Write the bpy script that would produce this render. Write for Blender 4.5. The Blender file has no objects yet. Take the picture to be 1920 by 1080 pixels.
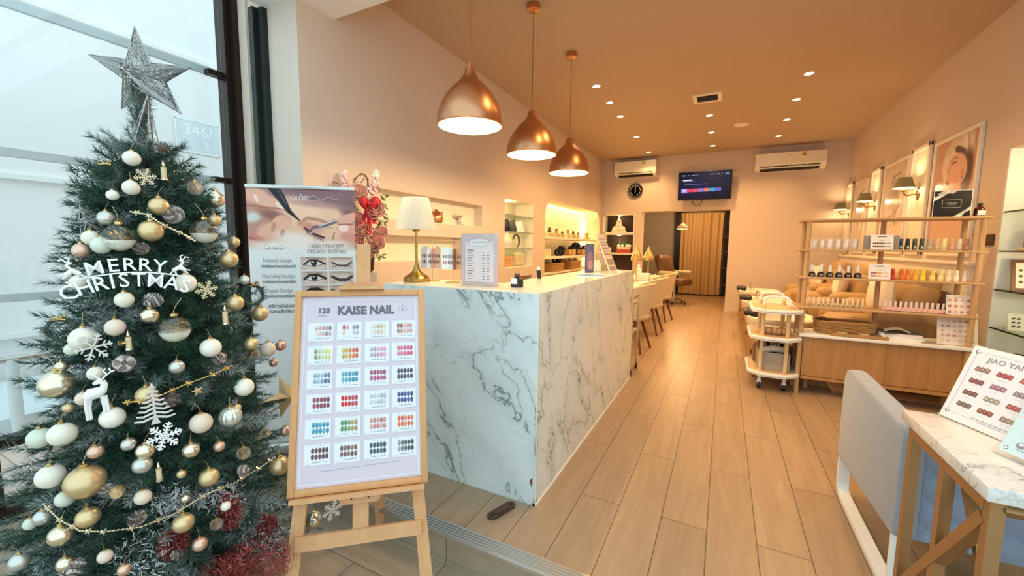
import bpy, bmesh, math, random
import numpy as np
from mathutils import Vector, Matrix
C = bpy.context.scene
COL = C.collection
R_ = math.radians
# ------------------------------------------------------------------ camera
FPX, YAW, PITCH, ROLL = 770.48, 0.473958, 0.101524, 0.0099977
EYE = np.array([0.0, 0.0, 1.30])
def _axes():
    f = np.array([-math.sin(YAW), math.cos(YAW), 0.0]); r = np.array([math.cos(YAW), math.sin(YAW), 0.0]); u = np.array([0, 0, 1.0])
    f2 = f*math.cos(PITCH)-u*math.sin(PITCH); u2 = u*math.cos(PITCH)+f*math.sin(PITCH)
    return r*math.cos(ROLL)+u2*math.sin(ROLL), u2*math.cos(ROLL)-r*math.sin(ROLL), f2
AR, AU, AF = _axes()
cam_data = bpy.data.cameras.new('camera'); cam = bpy.data.objects.new('camera', cam_data); COL.objects.link(cam)
cam_data.sensor_width = 36.0; cam_data.lens = FPX/1920*36.0; cam_data.clip_start = 0.05; cam_data.clip_end = 200
cam.matrix_world = Matrix(((AR[0], AU[0], -AF[0], EYE[0]), (AR[1], AU[1], -AF[1], EYE[1]), (AR[2], AU[2], -AF[2], EYE[2]), (0, 0, 0, 1)))
C.camera = cam
def ray(px, py): return AF+AR*((px-960)/FPX)-AU*((py-540)/FPX)
def at(px, py, x=None, y=None, z=None):
    """point of the place seen at a pixel of the photograph, on the real plane x=, y= or z="""
    d = ray(px, py)
    t = (x-EYE[0])/d[0] if x is not None else (y-EYE[1])/d[1] if y is not None else (z-EYE[2])/d[2]
    return Vector(EYE+d*t)
def mpp(p): return float((np.array(p)-EYE) @ AF)/FPX      # metres per pixel at a point
# ------------------------------------------------------------------ colour, world, exposure
def lin(c):
    if isinstance(c, str): c = tuple(int(c[i:i+2], 16) for i in (0, 2, 4))
    return tuple((v/255/12.92 if v/255 <= .04045 else ((v/255+.055)/1.055)**2.4) for v in c)
C.view_settings.view_transform = 'Standard'; C.view_settings.look = 'None'; C.view_settings.gamma = 1.0
C.view_settings.exposure = 0.23; C.view_settings.use_curve_mapping = False
W = bpy.data.worlds.new('daylight'); C.world = W; W.use_nodes = True
bg = W.node_tree.nodes['Background']; bg.inputs[0].default_value = (0.70, 0.92, 1.0, 1); bg.inputs[1].default_value = 1.5
C.cycles.use_denoising = True
C.cycles.max_bounces = 7; C.cycles.diffuse_bounces = 4; C.cycles.glossy_bounces = 3; C.cycles.transmission_bounces = 5
C.cycles.transparent_max_bounces = 12; C.cycles.caustics_reflective = False; C.cycles.caustics_refractive = False
C.cycles.sample_clamp_indirect = 4.0
WARM = (1.0, 0.60, 0.25); WARM2 = (1.0, 0.72, 0.38); LEDY = (1.0, 0.78, 0.30)
def light(name, kind, loc, energy, color=WARM, size=.05, rot=None, spot=None, blend=.6, size_y=None):
    l = bpy.data.lights.new(name, kind); l.energy = energy; l.color = color
    if kind == 'AREA':
        l.size = size
        if size_y: l.shape = 'RECTANGLE'; l.size_y = size_y
    else: l.shadow_soft_size = size
    if kind == 'SPOT': l.spot_size = spot or R_(100); l.spot_blend = blend
    o = bpy.data.objects.new(name, l); COL.objects.link(o); o.location = loc
    if rot: o.rotation_euler = rot
    return o
# ------------------------------------------------------------------ materials
MATS = {}
def mat(name, col, rough=.5, metal=0.0, spec=.5, emit=None, estr=0.0, bump=None, coat=0.0, sheen=0.0, sss=0.0, alpha=None, vary=None):
    m = bpy.data.materials.new(name); m.use_nodes = True; nt = m.node_tree; b = nt.nodes['Principled BSDF']
    c = lin(col) if (isinstance(col, str) or max(col) > 1.001) else col
    b.inputs['Base Color'].default_value = (*c, 1); b.inputs['Roughness'].default_value = rough; b.inputs['Metallic'].default_value = metal
    b.inputs['Specular IOR Level'].default_value = spec; b.inputs['Coat Weight'].default_value = coat
    if sheen: b.inputs['Sheen Weight'].default_value = sheen
    if emit is not None:
        e = lin(emit) if (isinstance(emit, str) or max(emit) > 1.001) else emit
        b.inputs['Emission Color'].default_value = (*e, 1); b.inputs['Emission Strength'].default_value = estr
    if vary:      # (scale, amount): gentle procedural variation of the colour
        tc = nt.nodes.new('ShaderNodeTexCoord'); n = nt.nodes.new('ShaderNodeTexNoise'); n.inputs['Scale'].default_value = vary[0]; n.inputs['Detail'].default_value = 4
        mx = nt.nodes.new('ShaderNodeMix'); mx.data_type = 'RGBA'
        mx.inputs[6].default_value = (*[v*(1-vary[1]) for v in c], 1); mx.inputs[7].default_value = (*[min(1, v*(1+vary[1])) for v in c], 1)
        nt.links.new(tc.outputs['Object'], n.inputs['Vector']); nt.links.new(n.outputs['Fac'], mx.inputs[0]); nt.links.new(mx.outputs[2], b.inputs['Base Color'])
    if bump:      # (scale, strength)
        tc = nt.nodes.new('ShaderNodeTexCoord'); n = nt.nodes.new('ShaderNodeTexNoise'); n.inputs['Scale'].default_value = bump[0]; n.inputs['Detail'].default_value = 5
        bp = nt.nodes.new('ShaderNodeBump'); bp.inputs['Strength'].default_value = bump[1]; bp.inputs['Distance'].default_value = .01
        nt.links.new(tc.outputs['Object'], n.inputs['Vector']); nt.links.new(n.outputs['Fac'], bp.inputs['Height']); nt.links.new(bp.outputs['Normal'], b.inputs['Normal'])
    MATS[name] = m
    return m
def mix_rgb(nt, fac, a, b, mode='MIX'):
    mx = nt.nodes.new('ShaderNodeMix'); mx.data_type = 'RGBA'; mx.blend_type = mode
    for i, v in ((0, fac), (6, a), (7, b)):
        if isinstance(v, (int, float)): mx.inputs[i].default_value = v
        elif isinstance(v, tuple): mx.inputs[i].default_value = (*v[:3], 1)
        else: nt.links.new(v, mx.inputs[i])
    return mx.outputs[2]
def mathn(nt, op, a, b=None, c=None):
    n = nt.nodes.new('ShaderNodeMath'); n.operation = op
    for i, v in enumerate((a, b, c)):
        if v is None: continue
        if isinstance(v, (int, float)): n.inputs[i].default_value = v
        else: nt.links.new(v, n.inputs[i])
    return n.outputs[0]
def noise(nt, vec, scale, detail=5, rough=.55, dist=0.0):
    n = nt.nodes.new('ShaderNodeTexNoise'); n.inputs['Scale'].default_value = scale; n.inputs['Detail'].default_value = detail
    n.inputs['Roughness'].default_value = rough; n.inputs['Distortion'].default_value = dist; nt.links.new(vec, n.inputs['Vector'])
    return n.outputs['Fac']
def mapping(nt, coord='Object', scale=(1, 1, 1), rot=(0, 0, 0), loc=(0, 0, 0)):
    tc = nt.nodes.new('ShaderNodeTexCoord'); mp = nt.nodes.new('ShaderNodeMapping')
    mp.inputs['Scale'].default_value = scale; mp.inputs['Rotation'].default_value = rot; mp.inputs['Location'].default_value = loc
    nt.links.new(tc.outputs[coord], mp.inputs['Vector']); return mp.outputs[0]
def wood(name, a, b, axis='Z', scale=1.0, rough=.45, contrast=1.0):
    m = mat(name, a, rough); nt = m.node_tree; bs = nt.nodes['Principled BSDF']
    s = {'X': (1.2, 14, 14), 'Y': (14, 1.2, 14), 'Z': (14, 14, 1.2)}[axis]
    v = mapping(nt, scale=tuple(k*scale for k in s))
    n1 = noise(nt, v, 2.2, 6, .6, .6); n2 = noise(nt, v, 9, 3, .6, .2)
    f = mathn(nt, 'MULTIPLY_ADD', n2, .35, mathn(nt, 'MULTIPLY', n1, .65))
    mr = nt.nodes.new('ShaderNodeMapRange'); mr.inputs[1].default_value = .5-.2/contrast; mr.inputs[2].default_value = .5+.2/contrast; nt.links.new(f, mr.inputs[0])
    nt.links.new(mix_rgb(nt, mr.outputs[0], lin(a), lin(b)), bs.inputs['Base Color'])
    return m
def marble(name, base, vein, scale=1.0, seed=0.0, rough=.25, warm=None):
    m = mat(name, base, rough); nt = m.node_tree; bs = nt.nodes['Principled BSDF']
    e = Vector((.55, .35, -.75)).rotation_difference(Vector((1, 0, 0))).to_euler()
    v0 = mapping(nt, rot=tuple(e)); mp2 = nt.nodes.new('ShaderNodeMapping'); mp2.inputs['Scale'].default_value = (scale*.5, scale, scale); mp2.inputs['Location'].default_value = (seed, seed*1.7, seed*.6); nt.links.new(v0, mp2.inputs['Vector']); v = mp2.outputs[0]
    def veins(sc, wid, det, dist, pw):
        n = noise(nt, v, sc, det, .55, dist); d = mathn(nt, 'ABSOLUTE', mathn(nt, 'SUBTRACT', n, .5))
        mr = nt.nodes.new('ShaderNodeMapRange'); mr.inputs[1].default_value = 0; mr.inputs[2].default_value = wid; mr.inputs[3].default_value = 1; mr.inputs[4].default_value = 0
        nt.links.new(d, mr.inputs[0]); return mathn(nt, 'POWER', mr.outputs[0], pw)
    def mask(sc, lo, hi):
        mr = nt.nodes.new('ShaderNodeMapRange'); mr.inputs[1].default_value = lo; mr.inputs[2].default_value = hi
        nt.links.new(noise(nt, v, sc, 3), mr.inputs[0]); return mr.outputs[0]
    a = mathn(nt, 'MULTIPLY', veins(1.5, .0075, 8, .35, 1.0), mask(1.7, .34, .52))
    b = mathn(nt, 'MULTIPLY', veins(3.2, .012, 8, .3, 1.2), mathn(nt, 'MULTIPLY', mask(2.1, .42, .60), .55))
    halo = mathn(nt, 'MULTIPLY', veins(1.5, .10, 8, .35, 1.5), mathn(nt, 'MULTIPLY', mask(1.7, .36, .56), .26))
    cl = mathn(nt, 'MULTIPLY', mask(3.5, .5, .8), .14)
    t = mathn(nt, 'MINIMUM', mathn(nt, 'ADD', mathn(nt, 'MAXIMUM', a, b), mathn(nt, 'ADD', halo, cl)), 1.0)
    nt.links.new(mix_rgb(nt, mathn(nt, 'MULTIPLY', t, .78), lin(base), lin(vein)), bs.inputs['Base Color'])
    return m
def glassm(name, tint=(1, 1, 1), fac=.08, rough=.02):
    """thin pane: straight-through transparency with a Fresnel reflection"""
    m = bpy.data.materials.new(name); m.use_nodes = True; nt = m.node_tree; nt.nodes.clear()
    o = nt.nodes.new('ShaderNodeOutputMaterial'); t = nt.nodes.new('ShaderNodeBsdfTransparent'); g = nt.nodes.new('ShaderNodeBsdfGlossy')
    t.inputs[0].default_value = (*tint, 1); g.inputs['Roughness'].default_value = rough
    lw = nt.nodes.new('ShaderNodeLayerWeight'); lw.inputs[0].default_value = .5
    f = mathn(nt, 'ADD', mathn(nt, 'MULTIPLY', mathn(nt, 'POWER', lw.outputs['Facing'], 4.0), .7), .03+fac*.15)
    mx = nt.nodes.new('ShaderNodeMixShader'); nt.links.new(f, mx.inputs[0]); nt.links.new(t.outputs[0], mx.inputs[1]); nt.links.new(g.outputs[0], mx.inputs[2])
    nt.links.new(mx.outputs[0], o.inputs[0]); MATS[name] = m; return m
def shadem(name, col, trans=.5):
    m = bpy.data.materials.new(name); m.use_nodes = True; nt = m.node_tree; nt.nodes.clear(); o = nt.nodes.new('ShaderNodeOutputMaterial')
    a = nt.nodes.new('ShaderNodeBsdfDiffuse'); b = nt.nodes.new('ShaderNodeBsdfTranslucent'); x = nt.nodes.new('ShaderNodeMixShader'); x.inputs[0].default_value = trans
    for n in (a, b): n.inputs[0].default_value = (*lin(col), 1)
    nt.links.new(a.outputs[0], x.inputs[1]); nt.links.new(b.outputs[0], x.inputs[2]); nt.links.new(x.outputs[0], o.inputs[0]); MATS[name] = m; return m
def printm(name, rough=.6, estr=0.0, coat=0.0):
    """printed or lit picture: colours carried by the mesh's own colour attribute"""
    m = mat(name, 'ffffff', rough, coat=coat); nt = m.node_tree; bs = nt.nodes['Principled BSDF']
    a = nt.nodes.new('ShaderNodeAttribute'); a.attribute_name = 'Col'; nt.links.new(a.outputs['Color'], bs.inputs['Base Color'])
    if estr: bs.inputs['Base Color'].default_value = (.01, .01, .012, 1); nt.links.remove(bs.inputs['Base Color'].links[0]); nt.links.new(a.outputs['Color'], bs.inputs['Emission Color']); bs.inputs['Emission Strength'].default_value = estr
    return m
# ------------------------------------------------------------------ mesh builder
I4 = Matrix.Identity(4)
_rb = {}
def _rbox(d, r, seg):
    k = (tuple(round(x, 5) for x in d), round(r, 5), seg)
    if k not in _rb:
        bm = bmesh.new(); bmesh.ops.create_cube(bm, size=1); bmesh.ops.scale(bm, vec=d, verts=bm.verts)
        bmesh.ops.bevel(bm, geom=bm.edges[:], offset=min(r, min(d)*.499), segments=seg, affect='EDGES', profile=.5)
        bm.verts.index_update(); _rb[k] = ([v.co.copy() for v in bm.verts], [[v.index for v in f.verts] for f in bm.faces]); bm.free()
    return _rb[k]
def rot(x=0, y=0, z=0): return (Matrix.Rotation(z, 4, 'Z') @ Matrix.Rotation(y, 4, 'Y') @ Matrix.Rotation(x, 4, 'X'))
def trs(l=(0, 0, 0), x=0, y=0, z=0, s=None):
    m = Matrix.Translation(l) @ rot(x, y, z)
    if s is not None: m = m @ (Matrix.Diagonal((*s, 1)) if hasattr(s, '__len__') else Matrix.Scale(s, 4))
    return m
class MB:
    def __init__(s): s.v = []; s.f = []; s.mi = []; s.sm = []; s.col = []
    def add(s, vs, fs, mi=0, sm=False, M=None, col=None):
        n = len(s.v)
        s.v.extend([tuple(M @ Vector(p)) for p in vs] if M is not None else [tuple(p) for p in vs])
        for f in fs: s.f.append([i+n for i in f]); s.mi.append(mi); s.sm.append(sm); s.col.append(col)
        return s
    def box(s, c, d, mi=0, bev=0, seg=2, M=None, R=None, col=None):
        T = Matrix.Translation(c)
        if R is not None: T = T @ R
        if M is not None: T = M @ T
        if bev:
            v, f = _rbox(d, bev, seg); return s.add(v, f, mi, True, T, col)
        x, y, z = d[0]/2, d[1]/2, d[2]/2
        v = [(-x, -y, -z), (x, -y, -z), (x, y, -z), (-x, y, -z), (-x, -y, z), (x, -y, z), (x, y, z), (-x, y, z)]
        return s.add(v, [(0, 3, 2, 1), (4, 5, 6, 7), (0, 1, 5, 4), (1, 2, 6, 5), (2, 3, 7, 6), (3, 0, 4, 7)], mi, False, T, col)
    def bb(s, a, b, mi=0, bev=0, seg=2, M=None, col=None):
        return s.box([(a[i]+b[i])/2 for i in range(3)], [abs(b[i]-a[i]) for i in range(3)], mi, bev, seg, M, None, col)
    def tube(s, path, r, n=8, mi=0, closed=False, M=None, caps=True, sm=True, col=None):
        P = [Vector(p) for p in path]; N = len(P); rr = r if hasattr(r, '__len__') else [r]*N
        T = []
        for i in range(N):
            a = P[i-1] if (i > 0 or closed) else P[i]; b = P[(i+1) % N] if (i < N-1 or closed) else P[i]
            t = (b-a); T.append(t.normalized() if t.length > 1e-9 else Vector((0, 0, 1)))
        u = T[0].orthogonal().normalized(); vs = []
        for i in range(N):
            if i: u = (u-T[i]*u.dot(T[i])); u = u.normalized() if u.length > 1e-6 else T[i].orthogonal().normalized()
            w = T[i].cross(u)
            for k in range(n):
                a = 2*math.pi*(k+.5)/n; vs.append(P[i]+(u*math.cos(a)+w*math.sin(a))*rr[i])
        fs = []
        for i in range(N if closed else N-1):
            j = (i+1) % N
            for k in range(n): fs.append((i*n+k, i*n+(k+1) % n, j*n+(k+1) % n, j*n+k))
        if caps and not closed: fs += [tuple(range(n-1, -1, -1)), tuple((N-1)*n+k for k in range(n))]
        return s.add(vs, fs, mi, sm and n > 4, M, col)
    def bar(s, a, b, w, h=None, mi=0, M=None, up=(0, 0, 1), col=None):
        a, b = Vector(a), Vector(b); d = b-a; L = d.length; x = d.normalized(); h = h or w
        y = Vector(up).cross(x); y = y.normalized() if y.length > 1e-5 else x.orthogonal().normalized(); z = x.cross(y)
        T = Matrix(((x.x, y.x, z.x, (a.x+b.x)/2), (x.y, y.y, z.y, (a.y+b.y)/2), (x.z, y.z, z.z, (a.z+b.z)/2), (0, 0, 0, 1)))
        return s.box((0, 0, 0), (L, w, h), mi, 0, 2, T if M is None else M @ T, None, col)
    def cyl(s, a, b, r0, r1=None, n=20, mi=0, M=None, caps=True, col=None):
        return s.tube([a, b], [r0, r0 if r1 is None else r1], n, mi, False, M, caps, True, col)
    def lathe(s, prof, n=24, c=(0, 0, 0), mi=0, M=None, sm=True, rf=None, col=None, cap=True):
        vs = []; fs = []; T = Matrix.Translation(c); T = T if M is None else M @ T
        for (r, z) in prof:
            for k in range(n):
                a = 2*math.pi*k/n; q = r*(rf(a, z) if rf else 1); vs.append((q*math.cos(a), q*math.sin(a), z))
        for i in range(len(prof)-1):
            for k in range(n): fs.append((i*n+k, i*n+(k+1) % n, (i+1)*n+(k+1) % n, (i+1)*n+k))
        if cap and prof[0][0] > 1e-4: fs.append(tuple(range(n-1, -1, -1)))
        if cap and prof[-1][0] > 1e-4: fs.append(tuple((len(prof)-1)*n+k for k in range(n)))
        return s.add(vs, fs, mi, sm, T, col)
    def sphere(s, c, r, n=16, m=10, mi=0, M=None, sc=(1, 1, 1), rf=None, col=None):
        prof = [(max(1e-5, math.sin(math.pi*i/m))*r, -math.cos(math.pi*i/m)*r) for i in range(m+1)]
        T = Matrix.Translation(c) @ Matrix.Diagonal((*sc, 1)); T = T if M is None else M @ T
        return s.lathe(prof, n, (0, 0, 0), mi, T, True, rf, col)
    def prism(s, poly, h, mi=0, M=None, sm=False, col=None):
        n = len(poly); vs = [(x, y, 0) for x, y in poly]+[(x, y, h) for x, y in poly]
        fs = [tuple(range(n-1, -1, -1)), tuple(range(n, 2*n))]+[(i, (i+1) % n, n+(i+1) % n, n+i) for i in range(n)]
        return s.add(vs, fs, mi, sm, M, col)
    def surf(s, fn, nu, nv, mi=0, M=None, sm=True, closed_u=False, col=None):
        vs = [fn(i/(nu if closed_u else nu-1), j/(nv-1)) for j in range(nv) for i in range(nu)]; fs = []
        for j in range(nv-1):
            for i in range(nu if closed_u else nu-1):
                k = (i+1) % nu; fs.append((j*nu+i, j*nu+k, (j+1)*nu+k, (j+1)*nu+i))
        return s.add(vs, fs, mi, sm, M, col)
    def text(s, t, h, M, mi=0, align='CENTER', ext=.0004, col=None, bold=0.0, sx=1.0, shear=0.0):
        cu = bpy.data.curves.new('lettering', 'FONT'); cu.body = t; cu.size = h; cu.align_x = align; cu.align_y = 'CENTER'; cu.extrude = ext; cu.offset = bold; cu.resolution_u = 2; cu.shear = shear
        o = bpy.data.objects.new('lettering', cu); COL.objects.link(o); dg = bpy.context.evaluated_depsgraph_get(); dg.update()
        me = bpy.data.meshes.new_from_object(o.evaluated_get(dg))
        s.add([v.co.copy() for v in me.vertices], [tuple(p.vertices) for p in me.polygons], mi, False, M @ Matrix.Diagonal((sx, 1, 1, 1)), col)
        bpy.data.objects.remove(o); bpy.data.meshes.remove(me); bpy.data.curves.remove(cu); return s
    # flat print pieces: local x right, y up, laid e above the surface
    def rect(s, x0, y0, x1, y1, e, M, col=None, mi=0): return s.add([(x0, y0, e), (x1, y0, e), (x1, y1, e), (x0, y1, e)], [(0, 1, 2, 3)], mi, False, M, col)
    def poly(s, pts, e, M, col=None, mi=0): return s.add([(x, y, e) for x, y in pts], [tuple(range(len(pts)))], mi, False, M, col)
    def ell(s, cx, cy, rx, ry, e, M, col=None, a=0, n=20, mi=0):
        ca, sa = math.cos(a), math.sin(a)
        return s.poly([(cx+rx*math.cos(t)*ca-ry*math.sin(t)*sa, cy+rx*math.cos(t)*sa+ry*math.sin(t)*ca) for t in [2*math.pi*k/n for k in range(n)]], e, M, col, mi)
    def stroke(s, pts, w, e, M, col=None, mi=0):
        for i in range(len(pts)-1):
            a, b = Vector((*pts[i], 0)), Vector((*pts[i+1], 0)); d = (b-a)
            if d.length < 1e-7: continue
            p = Vector((-d.y, d.x, 0)).normalized()*w/2
            s.add([(a-p)+Vector((0, 0, e)), (b-p)+Vector((0, 0, e)), (b+p)+Vector((0, 0, e)), (a+p)+Vector((0, 0, e))], [(0, 1, 2, 3)], mi, False, M, col)
        return s
    def mesh(s, name, mats):
        me = bpy.data.meshes.new(name); me.from_pydata(s.v, [], s.f); me.update()
        for m in (mats if isinstance(mats, (list, tuple)) else [mats]): me.materials.append(MATS[m] if isinstance(m, str) else m)
        me.polygons.foreach_set('material_index', s.mi); me.polygons.foreach_set('use_smooth', s.sm)
        if any(c is not None for c in s.col):
            at_ = me.color_attributes.new('Col', 'FLOAT_COLOR', 'CORNER'); buf = []
            for f, c in zip(s.f, s.col): buf.extend(((*(lin(c) if c is not None else (1, 1, 1)), 1.0))*len(f))
            at_.data.foreach_set('color', buf)
        if any(s.sm):
            try: me.set_sharp_from_angle(angle=R_(42))
            except Exception: pass
        return me
# ------------------------------------------------------------------ objects
def props(o, label=None, cat=None, group=None, kind=None):
    if label: o['label'] = label
    if cat: o['category'] = cat
    if group: o['group'] = group
    if kind: o['kind'] = kind
    return o
def thing(name, label, cat, loc=(0, 0, 0), rz=0, group=None, kind=None):
    o = bpy.data.objects.new(name, None); COL.objects.link(o); o.empty_display_size = .05
    o.location = loc; o.rotation_euler = (0, 0, rz) if not hasattr(rz, '__len__') else rz
    return props(o, label, cat, group, kind)
def part(parent, name, mb, mats, label=None, kind=None):
    o = bpy.data.objects.new(name, mb.mesh(name, mats)); COL.objects.link(o); o.parent = parent
    return props(o, label, None, None, kind)
def solo(name, label, cat, mb, mats, loc=(0, 0, 0), rz=0, group=None, kind=None):
    o = bpy.data.objects.new(name, mb.mesh(name, mats)); COL.objects.link(o); o.location = loc
    o.rotation_euler = (0, 0, rz) if not hasattr(rz, '__len__') else rz
    return props(o, label, cat, group, kind)
def struct(name, mb, mats, label=None): return props(solo(name, label, None, mb, mats), kind='structure')
def dup(root, label, loc, rz=None, group=None, scale=None):
    r = root.copy(); COL.objects.link(r); r.location = loc
    if rz is not None: r.rotation_euler = (0, 0, rz) if not hasattr(rz, '__len__') else rz
    if scale: r.scale = (scale,)*3 if not hasattr(scale, '__len__') else scale
    r['label'] = label
    if group: r['group'] = group
    for ch in root.children:
        c = ch.copy(); COL.objects.link(c); c.parent = r
        for g in ch.children:
            d = g.copy(); COL.objects.link(d); d.parent = c
    return r
def recolour(o, m, idx=0):
    o.data = o.data.copy(); o.data.materials[idx] = MATS[m] if isinstance(m, str) else m
ORD = ['first', 'second', 'third', 'fourth', 'fifth', 'sixth', 'seventh', 'eighth', 'ninth', 'tenth', 'eleventh', 'twelfth', 'thirteenth']
def plane(o, u, v):
    """matrix whose local x, y run along u, v and whose z faces out"""
    u = Vector(u).normalized(); v = Vector(v); v = (v-u*v.dot(u)).normalized(); n = u.cross(v)
    return Matrix(((u.x, v.x, n.x, o[0]), (u.y, v.y, n.y, o[1]), (u.z, v.z, n.z, o[2]), (0, 0, 0, 1)))
random.seed(7)
rng = np.random.default_rng(11)
# ================================================================== materials of the place
XL, XR, YB, ZC, YF, ZL = -2.55, 1.92, 9.42, 3.228, 1.43, -.145
mat('wall_paint', 'd9c6b6', .85, vary=(1.2, .03)); mat('wall_grey', 'a7adb1', .8); mat('ceil_paint', 'bfa78e', .9, vary=(.9, .03)); mat('cream_paint', 'efe6d8', .6)
mat('white_paint', 'f2efe9', .5); mat('niche_paint', 'efe4cf', .7); mat('dark_back', '4a3626', .7); mat('grey_panel', '9a938a', .8)
mat('steel_black', '17171a', .35, .6); mat('bronze', '3a2d26', .35, .7); mat('green_steel', '2c3331', .4, .6); mat('alu', 'c9c6c0', .35, .9); mat('chrome', 'dcdcdc', .12, 1.0)
mat('black_plastic', '141416', .35); mat('black_matte', '1a1818', .7); mat('white_plastic', 'f0eee8', .35); mat('warm_white', 'f4ecdc', .45)
mat('brass', 'a98a4e', .25, 1.0); mat('gold', 'dcbd7c', .28, .75); mat('gold_leg', 'a57c50', .4, .55); mat('copper', 'cc946c', .34, 1.0); mat('shade_inside', 'fff3d6', .5, emit=(1.0, .84, .48), estr=.55)  # shade_inside: bulb light on the linings is put in as emission
mat('bulb', 'ffffff', .4, emit=(1.0, .80, .50), estr=22.0); mat('led_strip', 'ffffff', .4, emit=(1.0, .80, .26), estr=5.0); mat('niche_lamp', 'ffffff', .4, emit=(1.0, .88, .6), estr=12.0)
mat('rose_gold', 'd39b86', .25, 1.0); mat('paper', 'f3f1ee', .7); mat('pink_paper', 'efdfe2', .6); mat('ink', '3a3a42', .7); mat('grey_ink', '8a8680', .7)
mat('ext_white', 'f6f2ee', .85, vary=(.7, .02)); mat('ext_rail', 'd6dcde', .6); mat('ext_trim', 'e3e9ea', .8)
mat('skin_leather', 'b08d60', .5, bump=(60, .08)); mat('leather_dark', '8f6f48', .5); mat('cream_seat', 'd6c49c', .6, sheen=.2); mat('walnut', '6b3e24', .4); mat('brown_leather', '6b4a33', .5)
mat('cushion', 'efe2cd', .8); mat('tub_white', 'f0e6d2', .3); mat('fabric_grey', '999aa0', .95, bump=(220, .25), sheen=.3, vary=(8, .04)); mat('tile_grey', '8f959c', .6)
mat('pvc', 'ffffff', .1); shadem('curtain', 'e0c090', .3); shadem('lamp_shade', 'f3ecd9', .35); shadem('sconce_shade', '857a60', .4)
mat('terracotta', 'd8b8ab', .85); mat('wicker', 'b98a52', .7, vary=(110, .45)); mat('linen', 'a79b8b', .9, bump=(160, .3)); mat('red_inner', 'b8492f', .6); mat('dark_grey', '4b4a4a', .6)
glassm('window_glass', (.96, .99, 1.0)); glassm('shelf_glass', (.86, .95, .90), .25); glassm('acrylic', (.97, .98, .98), .15); glassm('amber_glass', (.35, .14, .05), .3)
wood('easel_wood', 'c98f5e', 'dba775', 'Z', 1.0, .5, .8); wood('frame_wood', 'c88e58', 'd9a26a', 'Z', 1.3, .45, .8); wood('rack_wood', 'b58a5c', 'cfa878', 'Z', 1.0, .5); wood('door_wood', 'a9743f', 'c4935c', 'Z', .8, .45)
wood('shelf_wood', 'b48a5e', 'cca577', 'X', 1.0, .5); wood('tub_wood', '93693e', 'b08552', 'Z', .8, .5); wood('cart_wood', 'd9b382', 'e6c79c', 'Z', 1.0, .5); wood('bark', '4a3524', '6b5138', 'Z', 3, .9)
marble('counter_marble', 'dfe6e4', '5f7068', 1.5, 3.1, .22); marble('table_marble', 'e2dcd4', '8d8c8c', 2.4, 7.7, .2); marble('top_marble', 'f3e9d6', 'cdbb98', 1.6, 5.2, .15)
printm('print', .55); printm('print_gloss', .3, coat=.3); printm('screen', .6, .9); MATS['screen'].node_tree.nodes['Principled BSDF'].inputs['Specular IOR Level'].default_value = .1
def plank_floor(name, along, cA, cB, loc, length=1.2, width=.2, rough=.35):
    m = mat(name, cA, rough); nt = m.node_tree; bs = nt.nodes['Principled BSDF']
    # brick rows run along texture x; turn so that x = plank direction
    rotz = -math.pi/2 if along == 'Y' else 0.0
    v = mapping(nt, 'Object', (1, 1, 1), (0, 0, rotz), loc)
    b = nt.nodes.new('ShaderNodeTexBrick'); b.offset = .5; b.offset_frequency = 2; b.squash = 1
    b.inputs['Scale'].default_value = 1.0; b.inputs['Brick Width'].default_value = length; b.inputs['Row Height'].default_value = width
    b.inputs['Mortar Size'].default_value = .0022; b.inputs['Mortar Smooth'].default_value = .15; b.inputs['Bias'].default_value = 0
    b.inputs['Color1'].default_value = (0, 0, 0, 1); b.inputs['Color2'].default_value = (1, 1, 1, 1); b.inputs['Mortar'].default_value = (.5, .5, .5, 1)
    nt.links.new(v, b.inputs['Vector'])
    g = mapping(nt, 'Object', (16, 1.3, 1) if along == 'Y' else (1.3, 16, 1))
    # shift the grain from plank to plank
    ad = nt.nodes.new('ShaderNodeVectorMath'); ad.operation = 'ADD'; cx = nt.nodes.new('ShaderNodeCombineXYZ')
    nt.links.new(mathn(nt, 'MULTIPLY', b.outputs['Color'], 37.0), cx.inputs[2]); nt.links.new(g, ad.inputs[0]); nt.links.new(cx.outputs[0], ad.inputs[1])
    n1 = noise(nt, ad.outputs[0], 1.3, 6, .6, .9); n2 = noise(nt, ad.outputs[0], 6, 3, .6)
    f = mathn(nt, 'ADD', mathn(nt, 'MULTIPLY', n1, .8), mathn(nt, 'MULTIPLY', n2, .2))
    mr = nt.nodes.new('ShaderNodeMapRange'); mr.inputs[1].default_value = .3; mr.inputs[2].default_value = .7; nt.links.new(f, mr.inputs[0])
    c = mix_rgb(nt, mr.outputs[0], lin(cA), lin(cB))
    c = mix_rgb(nt, mathn(nt, 'MULTIPLY', b.outputs['Color'], .25), c, tuple(x*.62 for x in lin(cA)))
    c = mix_rgb(nt, b.outputs['Fac'], c, tuple(x*.30 for x in lin(cA)))
    nt.links.new(c, bs.inputs['Base Color'])
    bp = nt.nodes.new('ShaderNodeBump'); bp.inputs['Strength'].default_value = .25; bp.inputs['Distance'].default_value = .002; bp.invert = True
    nt.links.new(b.outputs['Fac'], bp.inputs['Height']); nt.links.new(bp.outputs['Normal'], bs.inputs['Normal'])
    return m
# plank seams at x = 0, .2, .4 ...; joints at y = 2.0 + 1.2k / 2.6 + 1.2k
plank_floor('floor_planks', 'Y', '9b8066', 'b29676', (3.4, 2.0, 0))
plank_floor('outer_planks', 'X', 'a08f78', 'b5a38b', (3.675, .825, 0), .75, .205)
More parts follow.
